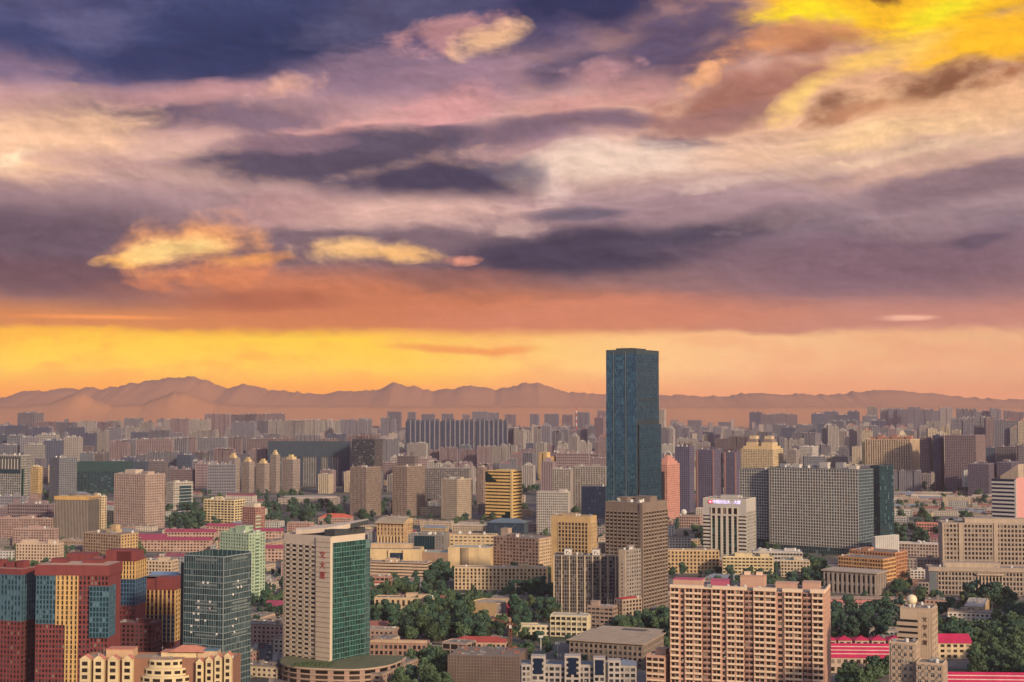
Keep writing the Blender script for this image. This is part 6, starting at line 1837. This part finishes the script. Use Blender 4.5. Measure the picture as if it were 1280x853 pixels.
# rows of towers: name of the cluster, picture columns, tops, ground row (distance), kind, colours, how many
rt = random.Random(21)
GY, PKG, BEI, DKB, BRN, CRM = (.215, .215, .255), (.29, .22, .235), (.39, .355, .335), (.095, .115, .18), (.20, .16, .17), (.62, .52, .38)  # wall colours tinted bluish to carry the violet haze
CL = [
    ('far pale wall of towers under the mountains beside the lone far block', 52, 262, (519, 526), 553, 'slab', (GY, BEI, PKG), 10, 1.4),
    ('far rosy roofed wall of towers under the mountains', 268, 346, (513, 516), 552, 'slab', (PKG, PKG, BRN), 5, 1.5),
    ('far beige wall of slabs above the netted building shells', 300, 492, (519, 525), 556, 'slab', (BEI, GY, BEI), 9, 1.5),
    ('second row of brown grey towers above the teal netted shell', 136, 332, (542, 550), 588, 'slab', (BRN, GY, PKG), 11, 1.2),
    ('mixed towers at the picture edge behind the columned top office', -10, 100, (536, 552), 583, 'office', (BEI, GY, DKB), 9, 1.3),
    ('hazy skyline row above the dark blue slabs', 480, 760, (511, 518), 538, 'slab', (GY, PKG, GY), 13, 1.5),
    ('rosy apartment towers behind the honeycomb block', 538, 670, (553, 562), 588, 'slab', (PKG, PKG, BEI), 7, .9),
    ('grey point towers between the dark blue slabs and the skyscraper', 636, 756, (525, 540), 566, 'point', (GY, BEI, GY), 11, 1.3),
    ('beige towers behind the gold tower and the grey towers', 640, 756, (547, 566), 592, 'point', (BEI, GY, PKG), 8, 1.0),
    ('low rosy blocks behind the grey towers by the skyscraper', 690, 756, (555, 566), 600, 'mid', (PKG, PKG, BRN), 4, 1.2),
    ('pale towers just beyond the skyscraper and salmon tower', 824, 850, (524, 536), 566, 'point', (BEI, CRM, GY), 4, 1.0),
    ('faint far row of low towers beyond the dark purple towers', 830, 940, (519, 527), 534, 'slab', (GY, GY, BEI), 8, 1.5),
    ('far grey shells at the foot of the haze beyond the golden tiered tower', 938, 1000, (513, 516), 537, 'office', (GY, DKB, BRN), 4, 2.6),
    ('dark netted far towers beyond the white slim tower', 1012, 1092, (511, 520), 542, 'office', (DKB, GY, DKB), 5, 2.0),
    ('beige towers behind the wide cream hotel and the broad grid slab', 1028, 1144, (526, 536), 570, 'point', (BEI, GY, BEI), 12, 1.2),
    ('far hazy towers above the wide cream hotel', 1088, 1190, (505, 512), 540, 'slab', (GY, BEI, GY), 8, 1.6),
    ('cream towers above the purple brown slab', 1150, 1206, (522, 530), 566, 'slab', (CRM, BEI, BEI), 5, .9),
    ('mauve towers above the dark plum blocks', 1200, 1256, (516, 520), 575, 'slab', (PKG, GY, PKG), 5, 1.1),
    ('far towers at the picture edge above the plum blocks', 1204, 1300, (503, 514), 546, 'slab', (GY, PKG, GY), 8, 1.4),
    ('warm towers at the picture edge behind the white striped tower', 1246, 1300, (517, 535), 582, 'point', (BEI, CRM, GY), 5, 1.2),
    ('low grey office row at the picture edge under the lone far block', -20, 60, (528, 534), 552, 'office', (GY, GY, DKB), 5, 2.2),
    ('grey towers beside the golden tiered tower', 975, 1060, (548, 566), 592, 'point', (GY, BEI, GY), 7, .9),
    ('brown towers behind the brown twin towers', 478, 548, (560, 575), 604, 'mid', (PKG, BEI, BRN), 5, 1.0),
    ('dark small towers behind the pinkish ribbed tower', 100, 260, (560, 574), 606, 'office', (GY, BRN, DKB), 9, .8),
    ('middling towers behind the cream crowned cluster', 205, 340, (566, 580), 612, 'mid', (PKG, GY, BRN), 8, .9),
    ('mixed blocks between the hotel and the plum blocks', 1010, 1090, (560, 580), 610, 'office', (BEI, GY, CRM), 5, .9),
    ('dense brown and grey towers behind the cream crowned cluster', 180, 345, (556, 572), 600, 'slab', (GY, BRN, PKG), 9, .8),
    ('grey towers between the far beige wall and the brown twin towers', 330, 500, (538, 548), 578, 'slab', (GY, DKB, PKG), 8, 1.1),
    ('slim towers rising behind the grey honeycomb block', 530, 690, (570, 582), 614, 'point', (GY, BEI, PKG), 9, .8),
    ('towers filling in behind the dark purple towers', 850, 1010, (536, 552), 580, 'slab', (GY, BRN, BEI), 10, 1.0),
    ('dark far towers beyond the beige hotel cluster', 960, 1110, (520, 532), 556, 'office', (DKB, GY, GY), 8, 1.6),
    ('mauve and cream towers above the wide cream hotel', 1080, 1200, (530, 541), 586, 'point', (GY, CRM, PKG), 9, 1.0),
    ('tight grey towers before the far pale wall', 40, 270, (530, 540), 566, 'slab', (GY, DKB, BEI), 12, 1.0),
    ('small towers in the gap beside the purple pointed tower', 700, 760, (540, 552), 590, 'point', (BEI, GY, PKG), 4, .8),
    ('plum and grey towers under the mauve towers', 1190, 1300, (545, 558), 598, 'office', (DKB, BRN, GY), 6, 1.0),
    ('pale blocks at the picture edge below the columned top office', -15, 70, (608, 640), 664, 'mid', (BEI, PKG, GY), 6, .8),
]
for desc, x0, x1, tops, gr, kind, cols, n, wf in CL:
    used = {}
    for i in range(n):
        px = x0 + (x1 - x0) * (i + .5 + rt.uniform(-.3, .3)) / n
        Y = dist(gr) * rt.uniform(.93, 1.08)
        c = rt.choice(cols); q = rt.uniform(.85, 1.15); c = tuple(min(.8, v * q) for v in c)
        tp_, wq = rt.uniform(*tops), rt.uniform(.85, 1.15)
        hw_ = 'taller' if tp_ < tops[0] * .67 + tops[1] * .33 else ('lower' if tp_ > tops[0] * .33 + tops[1] * .67 else '')
        lab = '%s %s %s tower among the %s' % (hw_, 'wide' if wq > 1.04 else ('slim' if wq < .95 else ''), cn(c), desc)
        lab = ' '.join(lab.split()[:16])
        tower(kind, px, Y, tp_, c, rt.uniform(-26, -2) if px > 640 else rt.uniform(-24, 6), label=lab, group=desc, wfac=wf * wq, rnd=rt)
# more towers wherever the middle distance still shows open ground
WHT, BLG = (.62, .58, .52), (.20, .225, .27)
ZONES = ((-10, 140, 'behind the columned top office'), (140, 335, 'behind the pinkish ribbed tower'), (335, 500, 'around the netted building shells'), (500, 640, 'behind the brown twins and the yellow stepped tower'), (640, 758, 'behind the white grid block'), (825, 1000, 'around the dark purple towers'), (1000, 1150, 'behind the broad grid slab'), (1150, 1300, 'around the plum blocks'))
got = tr_ = 0
while got < 185 and tr_ < 9000:
    tr_ += 1
    px = rt.uniform(-15, 1295)
    gr = rt.choice((556, 566, 576, 586, 596, 606, 616))
    Y = dist(gr) * rt.uniform(.97, 1.03)
    x = xat(px, Y, 40)
    if any((x - fx) ** 2 + (Y - fy) ** 2 < (fr * .9 + 26) ** 2 for fx, fy, fr in FOOT): continue
    hh = rt.uniform(48, 100) if gr < 600 else rt.uniform(36, 78)
    top = 510 + (CAMZ - hh) * F / Y
    if any(YY > Y and a0 < px + 8 and a1 > px - 8 and top < 510 + CAMZ * F / YY - (510 + CAMZ * F / YY - tp) * .45 for a0, a1, tp, YY in PXBOX): continue
    zone = next((z for a, b_, z in ZONES if a <= px <= b_), None)
    if zone is None: continue
    c = rt.choice((GY, BEI, PKG, WHT, BLG, DKB, BRN, GY, CRM, BLG)); q = rt.uniform(.85, 1.15); c = tuple(min(.8, v * q) for v in c)
    kind = rt.choice(('point', 'point', 'slab', 'office'))
    lab = ' '.join(('%s %s %s' % (cn(c), {'point': 'slender tower', 'slab': 'apartment slab', 'office': 'square office'}[kind], 'standing ' + zone)).split()[:16])
    tower(kind, px, Y, top, c, rt.uniform(-30, 4), label=lab, group='towers standing ' + zone, wfac=rt.uniform(.7, 1.0), rnd=rt)
    got += 1
print('infill towers', got)
# two lone blocks
o = tower('office', 38, dist(546), 512.5, (.26, .22, .23), -20, label='lone wide block standing above the far haze beneath the mountains', wfac=3.0, rnd=rt)
o.data = TP['office'][0]
a_ = height(508, dist(560))
tower('point', 828, dist(560), 509, (.5, .44, .38), -25, label='tall thin white tower close behind the skyscraper', wfac=1.0, rnd=rt)

# ---------------------------------------------------------------- low blocks between the named buildings
def proto_low(seed, L, D, nf, roof, kind, ww=.5, wh=.48):
    a = Acc(); rnd = random.Random(seed)
    H = nf * 3.1
    grid_box(a, -L / 2, L / 2, -D / 2, D / 2, 0, H, max(2, int(L / 3.4)), max(2, int(D / 4)), nf, ww, wh, .35, GL)
    w = a.mesh('low_block_mesh')
    r = Acc()
    if kind == 'flat':
        r.box(-L / 2 + .2, L / 2 - .2, -D / 2 + .2, D / 2 - .2, H + .31, H + .75, roof)
        for x0, x1, y0, y1 in ((-L / 2 - .3, L / 2 + .3, -D / 2 - .3, -D / 2), (-L / 2 - .3, L / 2 + .3, D / 2, D / 2 + .3), (-L / 2 - .3, -L / 2, -D / 2, D / 2), (L / 2, L / 2 + .3, -D / 2, D / 2)):
            r.box(x0, x1, y0, y1, H + .32, H + 1.3, roof)
        for k in range(rnd.randint(1, 4)):
            x, y = rnd.uniform(-L / 2 + 3, L / 2 - 3), rnd.uniform(-D / 4, D / 4)
            r.box(x - rnd.uniform(1, 2.6), x + rnd.uniform(1, 2.6), y - 1.5, y + 1.8, H + .76, H + rnd.uniform(2, 3.6), roof)
        for k in range(rnd.randint(4, 10)):
            x, y = rnd.uniform(-L / 2 + 1, L / 2 - 1), rnd.uniform(-D / 2 + 1, D / 2 - 1)
            r.box(x - .5, x + .6, y - .4, y + .5, H + .76, H + rnd.uniform(1.2, 1.9), rnd.choice((M_METAL, M_WHITE, RF[4])))
    else:
        r.hip(-L / 2, L / 2, -D / 2, D / 2, H + .32, 3.2, roof, over=.6, inset=.1 if kind == 'gable' else None)
        for k in range(int(L / 14)):
            x = -L / 2 + (k + .5) * 14
            r.box(x - .4, x + .4, .6, 1.4, H + 2, H + 4.4, RF[0])
    return w, r.mesh('low_roof_mesh'), L, D, H + 2


RN = ('grey', 'tan', 'dull red', 'dull magenta', 'blue grey', 'pale')
LOWP = []
for k_ in range(14):
    rr_ = random.Random(100 + k_)
    ri = (0, 1, 2, 0, 1, 0, 5, 0, 1, 4, 0, 0, 1, 3)[k_]
    kd = 'flat' if ri in (0, 1, 5) else rr_.choice(('gable', 'hip'))
    LOWP.append((proto_low(k_, rr_.uniform(26, 64), rr_.uniform(10, 15), (2, 5, 2, 4, 2, 6, 3, 2, 5, 2, 4, 2, 3, 6)[k_], RF[ri], kd), RN[ri]))

PARKS = [  # picture boxes of ground kept for trees: columns, ground rows
    (455, 615, 742, 800), (560, 660, 765, 800), (640, 695, 730, 775), (1036, 1130, 752, 800), (1165, 1300, 745, 850), (1036, 1120, 836, 900), (935, 1050, 695, 740), (520, 570, 705, 740), (800, 850, 770, 830),
    (330, 480, 612, 655), (200, 260, 625, 665), (1120, 1180, 650, 690), (1090, 1150, 715, 765), (500, 580, 805, 870), (640, 740, 790, 830), (840, 960, 655, 700), (330, 352, 700, 740), (640, 700, 800, 840)]
rl = random.Random(5)
LOWC = [(.52, .42, .32), (.46, .33, .25), (.40, .27, .23), (.36, .31, .28), (.55, .45, .33), (.42, .26, .22), (.30, .26, .25), (.58, .52, .45), (.48, .35, .20), (.36, .37, .38), (.48, .48, .46), (.28, .29, .32), (.38, .27, .26)]
cnt = 0
LOWSEEN = []
tries = 0
NL = {'low_house': 0, 'low_block': 0}
while cnt < 560 and tries < 30000:
    tries += 1
    px = rl.uniform(-25, 1305)
    row = 548 + (rl.random() ** .75) * 300
    if tries % 3 == 0: px, row = rl.uniform(1085, 1250), rl.uniform(600, 662)
    if tries % 7 == 1: px, row = rl.uniform(0, 360), rl.uniform(640, 760)
    x, Y = ground(px, row)
    if any(p[0] - 8 < px < p[1] + 8 and p[2] - 4 < row < p[3] + 6 for p in PARKS) and rl.random() > .06: continue
    (wm, rm, L, D, H), rname = rl.choice(LOWP)
    if row > 740 and H > 15: continue
    if tries % 3 == 0 and H > 14: continue
    if NL['low_house' if H < 9 else 'low_block'] > 296: continue
    if any((x - fx) ** 2 + (Y - fy) ** 2 < (fr * .82 + L * .36) ** 2 for fx, fy, fr in FOOT): continue
    top = 510 + (CAMZ - H) * F / Y
    hw = L / 2 / Y * F
    bad = False
    for (a0, a1, tp, YY) in PXBOX:
        if YY > Y and a0 < px + hw and a1 > px - hw:
            bs = 510 + CAMZ * F / YY
            if top < bs - max(3.0, (bs - tp) * .10): bad = True; break
    if bad: continue
    FOOT.append((x, Y, L * .5))
    c = rl.choice(LOWC); q = rl.uniform(.85, 1.12); c = tuple(v * q for v in c)
    nm = 'low_house' if H < 9 else 'low_block'
    o = bpy.data.objects.new(nm, wm); COL.objects.link(o)
    o.location = (x, Y, 0); o.rotation_euler = (0, 0, R(rl.choice((-12, -16, -20, -8, 70, -14)) + rl.uniform(-3, 3)))
    o.color = (*c, 1)
    r = bpy.data.objects.new('roof', rm); COL.objects.link(r); r.parent = o; r.color = o.color
    rel, mk = near_mark(px, Y)
    size = 'long' if L > 48 else ('short' if L < 34 else 'middling')
    lab = '%s %s %s, %s roof, %s %s' % (size, 'low house,' if H < 9 else '%s storey block,' % ('two', 'three', 'four', 'five', 'six', 'seven')[round((H - 2) / 3.1) - 2], cn(c), rname, rel, mk)
    lab = ' '.join(lab.split()[:16])
    prop(o, lab, 'house' if H < 9 else 'building', 'low buildings %s %s' % (rel, mk))
    cnt += 1; NL[nm] += 1
print('low blocks', NL)

# the far city that reads as one mass between and beyond the towers
rm_ = random.Random(9)
A = Acc()
CM = [wall_mat(c, .9, .2, 'far_wall') for c in ((.22, .20, .20), (.28, .23, .22), (.17, .165, .18), (.34, .29, .25), (.13, .13, .16))]
for k in range(4200):
    row = 521.5 + (rm_.random() ** 1.7) * 42
    px = rm_.uniform(-190, 1470)
    x, Y = ground(px, row)
    if Y > 15000: continue
    if any((x - fx) ** 2 + (Y - fy) ** 2 < (fr + 20) ** 2 for fx, fy, fr in FOOT[:170]): continue
    tall = rm_.random() < (.42 if row < 532 else .12)
    h = rm_.uniform(40, 85) if tall else rm_.uniform(9, 26)
    w, d = (rm_.uniform(18, 40), rm_.uniform(14, 22)) if tall else (rm_.uniform(25, 80), rm_.uniform(12, 30))
    A.box(x - w / 2, x + w / 2, Y - d / 2, Y + d / 2, 0, h, rm_.choice(CM))
    if tall: A.box(x - w / 6, x + w / 6, Y - d / 4, Y + d / 4, h, h + 4, rm_.choice(CM))
for k in range(300):                                            # the town goes on beyond both edges of the frame
    px, row = rm_.choice((rm_.uniform(-230, -45), rm_.uniform(1330, 1520))), rm_.uniform(560, 800)
    x, Y = ground(px, row)
    if any((x - fx) ** 2 + (Y - fy) ** 2 < (fr + 22) ** 2 for fx, fy, fr in FOOT): continue
    h = rm_.choice((9, 12, 15, 18, 18, 30, 55)); w, d = rm_.uniform(20, 50), rm_.uniform(11, 18)
    grid_box(A, x - w / 2, x + w / 2, Y - d / 2, Y + d / 2, 0, h, int(w / 4), int(d / 4), int(h / 3), .55, .5, .4, GL, rm_.choice(CM))
    A.box(x - w / 2 + .3, x + w / 2 - .3, Y - d / 2 + .3, Y + d / 2 - .3, h + .35, h + .9, RF[rm_.choice((0, 1, 2, 0))])
prop(A.obj('far_city_buildings'), kind='stuff')


# ---------------------------------------------------------------- trees
def leaf_mat(c, name):
    m, t, b = new_mat(name)
    gm2 = nd(t, 'ShaderNodeNewGeometry')
    tc = nd(t, 'ShaderNodeTexCoord').outputs['Object']
    n = nd(t, 'ShaderNodeTexNoise', inp={'Vector': tc, 'Scale': 0.45, 'Detail': 3.0}).outputs[0]
    f = math_(t, 'MULTIPLY_ADD', n, 1.1, .45)
    f = math_(t, 'ADD', f, math_(t, 'MULTIPLY', gm2.outputs['Random Per Island'], .75))
    f = math_(t, 'MULTIPLY', f, math_(t, 'MULTIPLY_ADD', nd(t, 'ShaderNodeObjectInfo').outputs['Random'], .7, .6))
    v = nd(t, 'ShaderNodeVectorMath', operation='SCALE', inp={0: c, 3: f}).outputs[0]
    t.links.new(v, b.inputs['Base Color'])
    b.inputs['Roughness'].default_value = .7
    return m


LEAF = [leaf_mat(c, 'leaves') for c in ((.026, .060, .038), (.042, .074, .034), (.018, .048, .040), (.062, .082, .036))]
BARK = wall_mat((.10, .075, .055), .95, .3, 'bark')


def crown_arrays(seed, Rx, Hc, n, tall):
    """leaf clumps spread through several uneven lobes"""
    rs = np.random.RandomState(seed)
    lobes = []
    nl = rs.randint(6, 10)
    for k in range(nl):
        a = rs.rand() * 2 * math.pi
        r = Rx * .6 * rs.rand() ** .6
        z = Hc * (.12 + .76 * rs.rand())
        taper = 1 - .55 * abs(z / Hc - .4)
        lobes.append((r * math.cos(a) * taper, r * math.sin(a) * taper, z, Rx * (.34 + .28 * rs.rand()) * taper))
    V = np.empty((n, 4, 3)); 
    li = rs.randint(0, nl, n)
    for i in range(n):
        cx, cy_, cz, cr = lobes[li[i]]
        d = rs.normal(size=3); d /= np.linalg.norm(d)
        p = np.array([cx, cy_, cz]) + d * cr * (.55 + .5 * rs.rand() ** .5) * np.array([1, 1, .8])
        nrm = d + rs.normal(size=3) * .55; nrm /= np.linalg.norm(nrm)
        t1 = np.cross(nrm, rs.normal(size=3)); t1 /= np.linalg.norm(t1)
        t2 = np.cross(nrm, t1)
        s = (.24 + .36 * rs.rand()) * (.55 + Rx * .11)
        V[i, 0] = p - t1 * s - t2 * s * .6; V[i, 1] = p + t1 * s - t2 * s * .5; V[i, 2] = p + t1 * s * .5 + t2 * s * .7; V[i, 3] = p - t1 * s * .6 + t2 * s * .5
    return V, lobes


TREES = []
for k in range(7):
    Rx, Hc, base = ((4.2, 7.5, 2.4), (5.0, 7.0, 2.6), (3.4, 8.5, 2.2), (2.6, 10, 1.6), (4.6, 9, 2.8), (5.6, 8.2, 2.6), (2.2, 6.0, 1.6))[k]
    V, lobes = crown_arrays(k, Rx, Hc, 1700, Hc)
    n = len(V)
    me = bpy.data.meshes.new('crown')
    me.from_pydata((V.reshape(-1, 3) + np.array([0, 0, base])).tolist(), [], np.arange(n * 4).reshape(-1, 4).tolist())
    me.materials.append(LEAF[k % 4]); me.update()
    a = Acc()
    a.tube((0, 0, 0), (0, 0, base + Hc * .45), .3, .14, BARK, 7)
    for (x, y, z, r) in lobes[:5]: a.tube((0, 0, base + Hc * .1), (x, y, base + z), .12, .05, BARK, 5)
    TREES.append((me, a.mesh('trunk'), Rx, base + Hc, V + np.array([0, 0, base])))

GROVES = [  # description, picture columns, ground rows, how many single trees, scale, kinds
    ('dark grove below the cream theatre halls', 462, 612, 760, 806, 62, 1.35, (0, 1, 4, 5)),
    ('grove around the ochre gymnasium', 560, 662, 772, 802, 20, 1.15, (0, 1, 4)),
    ('tall trees between the long cream range and the piered slab', 636, 692, 742, 782, 20, 1.5, (2, 4, 3)),
    ('trees in front of the cream hall with the blue bay', 520, 572, 718, 752, 16, 1.2, (0, 4)),
    ('trees along the low ribbon window block', 480, 545, 728, 750, 9, 1.2, (0, 1)),
    ('dark wood between the pink balcony tower and the globe tower', 1036, 1132, 770, 806, 34, 1.35, (0, 2, 4)),
    ('dark wood behind the globe topped tower', 1160, 1300, 772, 818, 62, 1.35, (0, 1, 4, 5)),
    ('trees around the bottom corner magenta shed', 1224, 1300, 826, 872, 30, 1.3, (0, 1, 5)),
    ('trees below the long magenta shed', 1036, 1122, 846, 905, 16, 1.2, (0, 1, 5)),
    ('trees before the stone government block', 1190, 1262, 752, 766, 9, 1.6, (2, 3, 4)),
    ('hillside trees below the white roofed wing', 938, 1052, 706, 744, 30, 1.25, (0, 1, 2)),
    ('trees behind the flat roofed institute block', 770, 850, 778, 815, 20, 1.2, (0, 1, 4)),
    ('trees between the scaffolded building and the podium', 490, 566, 822, 876, 22, 1.15, (0, 1, 5)),
    ('yard trees below the pale cream school block', 610, 740, 803, 834, 18, 1.0, (0, 1, 6)),
    ('trees around the low pale hall', 332, 480, 626, 660, 34, 1.8, (0, 2, 4)),
    ('trees beside the teal glazed block', 202, 262, 640, 668, 16, 1.6, (0, 4, 2)),
    ('trees behind the salmon pink block', 1120, 1190, 660, 690, 18, 1.5, (0, 4)),
    ('trees in the old quarter behind the government block', 1090, 1280, 608, 655, 16, 1.6, (0, 4, 1)),
    ('trees beside the tan school', 835, 965, 715, 742, 18, 1.2, (0, 2, 6)),
    ('street trees by the mint green tower', 318, 356, 708, 790, 16, 1.1, (0, 6)),
    ('trees in the streets behind the red towers', 0, 230, 690, 735, 22, 1.0, (0, 6, 1)),
    ('scattered trees before the salmon arched tower', 838, 930, 664, 700, 16, 1.3, (0, 3)),
    ('cypress like trees below the brown block', 590, 690, 735, 752, 14, 1.0, (3, 6)),
]
TD = ('broad dark tree', 'round green tree', 'upright blue green tree', 'slim pointed tree', 'tall spreading tree', 'low wide tree', 'small round tree')
rtr = random.Random(77)
ntree = 0
extra = []


def clear(x, Y, r):
    return all((x - fx) ** 2 + (Y - fy) ** 2 > (fr * .78 + r) ** 2 for fx, fy, fr in FOOT)


for desc, x0, x1, r0, r1, n, sc, kinds in GROVES:
    put = []
    n_each = int(n * .47); n = int(n * 1.5)
    tries = 0
    while len(put) < n and tries < n * 30:
        tries += 1
        px, row = rtr.uniform(x0, x1), rtr.uniform(r0, r1)
        x, Y = ground(px, row)
        k = rtr.choice(kinds); s = sc * rtr.uniform(.75, 1.2)
        if not clear(x, Y, 3): continue
        if any((x - a) ** 2 + ((Y - b_) * .5) ** 2 < (2.1 * s) ** 2 for a, b_, _, _ in put): continue
        put.append((x, Y, k, s))
    put.sort(key=lambda p: p[1])
    for i, (x, Y, k, s) in enumerate(put):
        if i < n_each or len(put) <= 10:
            cr, tk, Rx, H, V = TREES[k]
            e = bpy.data.objects.new('tree', None); COL.objects.link(e)
            e.location = (x, Y, 0); e.rotation_euler = (0, 0, rtr.uniform(0, 6.28)); e.scale = (s, s, s * rtr.uniform(.9, 1.15))
            lab = ' '.join(('%s in the %s' % (TD[k], desc)).split()[:16])
            prop(e, lab, 'tree', desc)
            for nm, me in (('crown', cr), ('trunk', tk)):
                c = bpy.data.objects.new(nm, me); COL.objects.link(c); c.parent = e
            ntree += 1
        else:
            extra.append((x, Y, k, s))
print('trees', ntree, 'extra', len(extra))
# what stands deeper in the groves, and the green between far houses, reads as one wood
def wood(name, items):
    vs_, mi = [], []
    for x, Y, k, s in items:
        V = TREES[k][4]
        a = rtr.uniform(0, 6.28)
        c, sn = math.cos(a), math.sin(a)
        sel = V if Y < 1500 else V[::3]
        g = 1.0 if Y < 1500 else 1.6
        ctr = sel.mean(axis=1, keepdims=True)
        P = (ctr + (sel - ctr) * g)
        P = np.stack([P[..., 0] * c - P[..., 1] * sn, P[..., 0] * sn + P[..., 1] * c, P[..., 2]], -1) * s + np.array([x, Y, 0])
        vs_.append(P.reshape(-1, 3)); mi.append(np.full(len(sel), k % 4))
    vs_ = np.concatenate(vs_)
    n = len(vs_) // 4
    me = bpy.data.meshes.new(name)
    me.vertices.add(n * 4); me.loops.add(n * 4); me.polygons.add(n)
    me.vertices.foreach_set('co', vs_.ravel().astype(np.float32))
    me.loops.foreach_set('vertex_index', np.arange(n * 4, dtype=np.int32))
    me.polygons.foreach_set('loop_start', np.arange(0, n * 4, 4, dtype=np.int32))
    for m in LEAF: me.materials.append(m)
    me.polygons.foreach_set('material_index', np.concatenate(mi).astype(np.int32))
    me.update(calc_edges=True)
    o = bpy.data.objects.new(name, me); COL.objects.link(o)
    prop(o, kind='stuff')


wood('woods', extra)
far_t = []
for k in range(1900):
    px, row = rtr.uniform(-200, 1480), 534 + rtr.random() ** 1.2 * 230
    x, Y = ground(px, row)
    if not clear(x, Y, 4): continue
    for j in range(rtr.randint(1, 4)):
        far_t.append((x + rtr.uniform(-16, 16), Y + rtr.uniform(-14, 14), rtr.choice((0, 1, 4, 5, 6)), rtr.uniform(.8, 1.25)))
far_t = [q for q in far_t if clear(q[0], q[1], 2)]
wood('street_greenery_foliage', far_t)

# ---------------------------------------------------------------- streets, lamps and cars
AS, t, b_ = new_mat('asphalt')
n_ = nd(t, 'ShaderNodeTexNoise', inp={'Vector': nd(t, 'ShaderNodeTexCoord').outputs['Object'], 'Scale': .2, 'Detail': 6.0}).outputs[0]
t.links.new(mixc(t, n_, (.035, .035, .037), (.075, .072, .07)), b_.inputs['Base Color']); b_.inputs['Roughness'].default_value = .9
PV = wall_mat((.30, .26, .23), .95, .25, 'paving')
rc = random.Random(64)
CARP = [wall_mat(c, rough=.35, stain=.03, name='car_paint') for c in ((.62, .62, .6), (.05, .05, .055), (.30, .31, .32), (.35, .04, .035), (.06, .09, .2))]
CARN = ('white', 'black', 'silver', 'red', 'blue')


def car_mesh(p):
    a = Acc()
    a.box(-2.1, 2.1, -.86, .86, .35, .85, p, taper=.06)
    a.box(-1.35, 1.05, -.78, .78, .85, 1.42, G_DARK[0], taper=.3)
    a.box(-1.0, .7, -.5, .5, 1.421, 1.46, p)
    for x in (-1.3, 1.3):
        for y in (-.8, .8): a.tube((x, y - .1, .33), (x, y + .1, .33), .33, .33, M_ROOFD, 10)
    return a.mesh('car')


CARM = [car_mesh(p) for p in CARP]
STREETS = [('the street before the long cream range', (470, 745), (700, 742), 13), ('the street below the mint tower', (322, 858), (352, 720), 12), ('the avenue before the grey pillared hall', (1000, 768), (1300, 772), 13), ('the street behind the toothed terrace', (462, 800), (560, 806), 9),
           ('the avenue below the broad grid slab', (840, 716), (1120, 700), 14), ('the lane beside the podium', (500, 846), (640, 838), 9), ('the street through the magenta terraces', (120, 705), (360, 686), 12), ('the boulevard behind the salmon arched tower', (640, 672), (930, 672), 16)]
for desc, (xa, ya), (xb, yb), wd in STREETS:
    A_, B_2 = Vector((*ground(xa, ya), 0)), Vector((*ground(xb, yb), 0))
    d = (B_2 - A_).normalized(); n2 = Vector((-d.y, d.x, 0))
    q = lambda off: [A_ + n2 * off, B_2 + n2 * off]
    def strip(nm, o0, o1, z, m):
        p0, p1 = q(o0), q(o1)
        ob = mesh_obj(nm, [(p0[0].x, p0[0].y, z), (p0[1].x, p0[1].y, z), (p1[1].x, p1[1].y, z), (p1[0].x, p1[0].y, z)], [(0, 1, 2, 3)], m); prop(ob, kind='structure')
    strip('road', -wd / 2, wd / 2, .03, AS)
    a = Acc(); ang = math.atan2(d.y, d.x); L = (B_2 - A_).length
    for o0, o1 in ((-wd / 2 - 3, -wd / 2), (wd / 2, wd / 2 + 3)): a.box(0, L, o0, o1, 0, .14, PV)
    ob = a.obj('pavement'); ob.location = (A_.x, A_.y, 0); ob.rotation_euler = (0, 0, ang); prop(ob, kind='structure')
    a = Acc(); x = 2
    while x < L - 4: a.box(x, x + 3, -.08, .08, .034, .04, M_WHITE); x += 9
    ob = a.obj('road_marking'); ob.location = (A_.x, A_.y, 0); ob.rotation_euler = (0, 0, ang); prop(ob, kind='structure')
    x = rc.uniform(3, 10)
    while x < L - 4:
        for lane in (-1, 1):
            if rc.random() < .55:
                ci = rc.choice((0, 0, 1, 2, 2, 3, 4))
                p = A_ + d * (x + rc.uniform(-3, 3)) + n2 * lane * rc.choice((wd * .22, wd * .42))
                o = bpy.data.objects.new('car', CARM[ci]); COL.objects.link(o)
                o.location = (p.x, p.y, .045); o.rotation_euler = (0, 0, ang + (math.pi if lane > 0 else 0))
                lab = '%s car on %s' % (CARN[ci], desc); prop(o, lab, 'car', 'cars on ' + desc)
        x += rc.uniform(9, 22)
    x = 6; k = 0
    while x < L:
        p = A_ + d * x + n2 * (wd / 2 + 1) * (1 if k % 2 else -1)
        e = bpy.data.objects.new('street_lamp', None); COL.objects.link(e); e.location = (p.x, p.y, .14); e.rotation_euler = (0, 0, ang + (R(90) if k % 2 == 0 else R(-90)))
        lab = 'grey street lamp along %s' % desc; prop(e, lab, 'street lamp', 'street lamps along ' + desc)
        def pole(a): a.tube((0, 0, 0), (0, 0, 9), .12, .07, M_METAL, 6); a.tube((0, 0, 8.9), (2, 0, 9.3), .06, .05, M_METAL, 5)
        def head(a): a.box(1.7, 2.6, -.15, .15, 9.22, 9.36, M_WHITE)
        for nm, mk in (('pole', pole), ('lamp_head', head)):
            c = bpy.data.objects.new(nm, rep_mesh('lamp_' + nm, mk, nm)); COL.objects.link(c); c.parent = e
        x += 30; k += 1
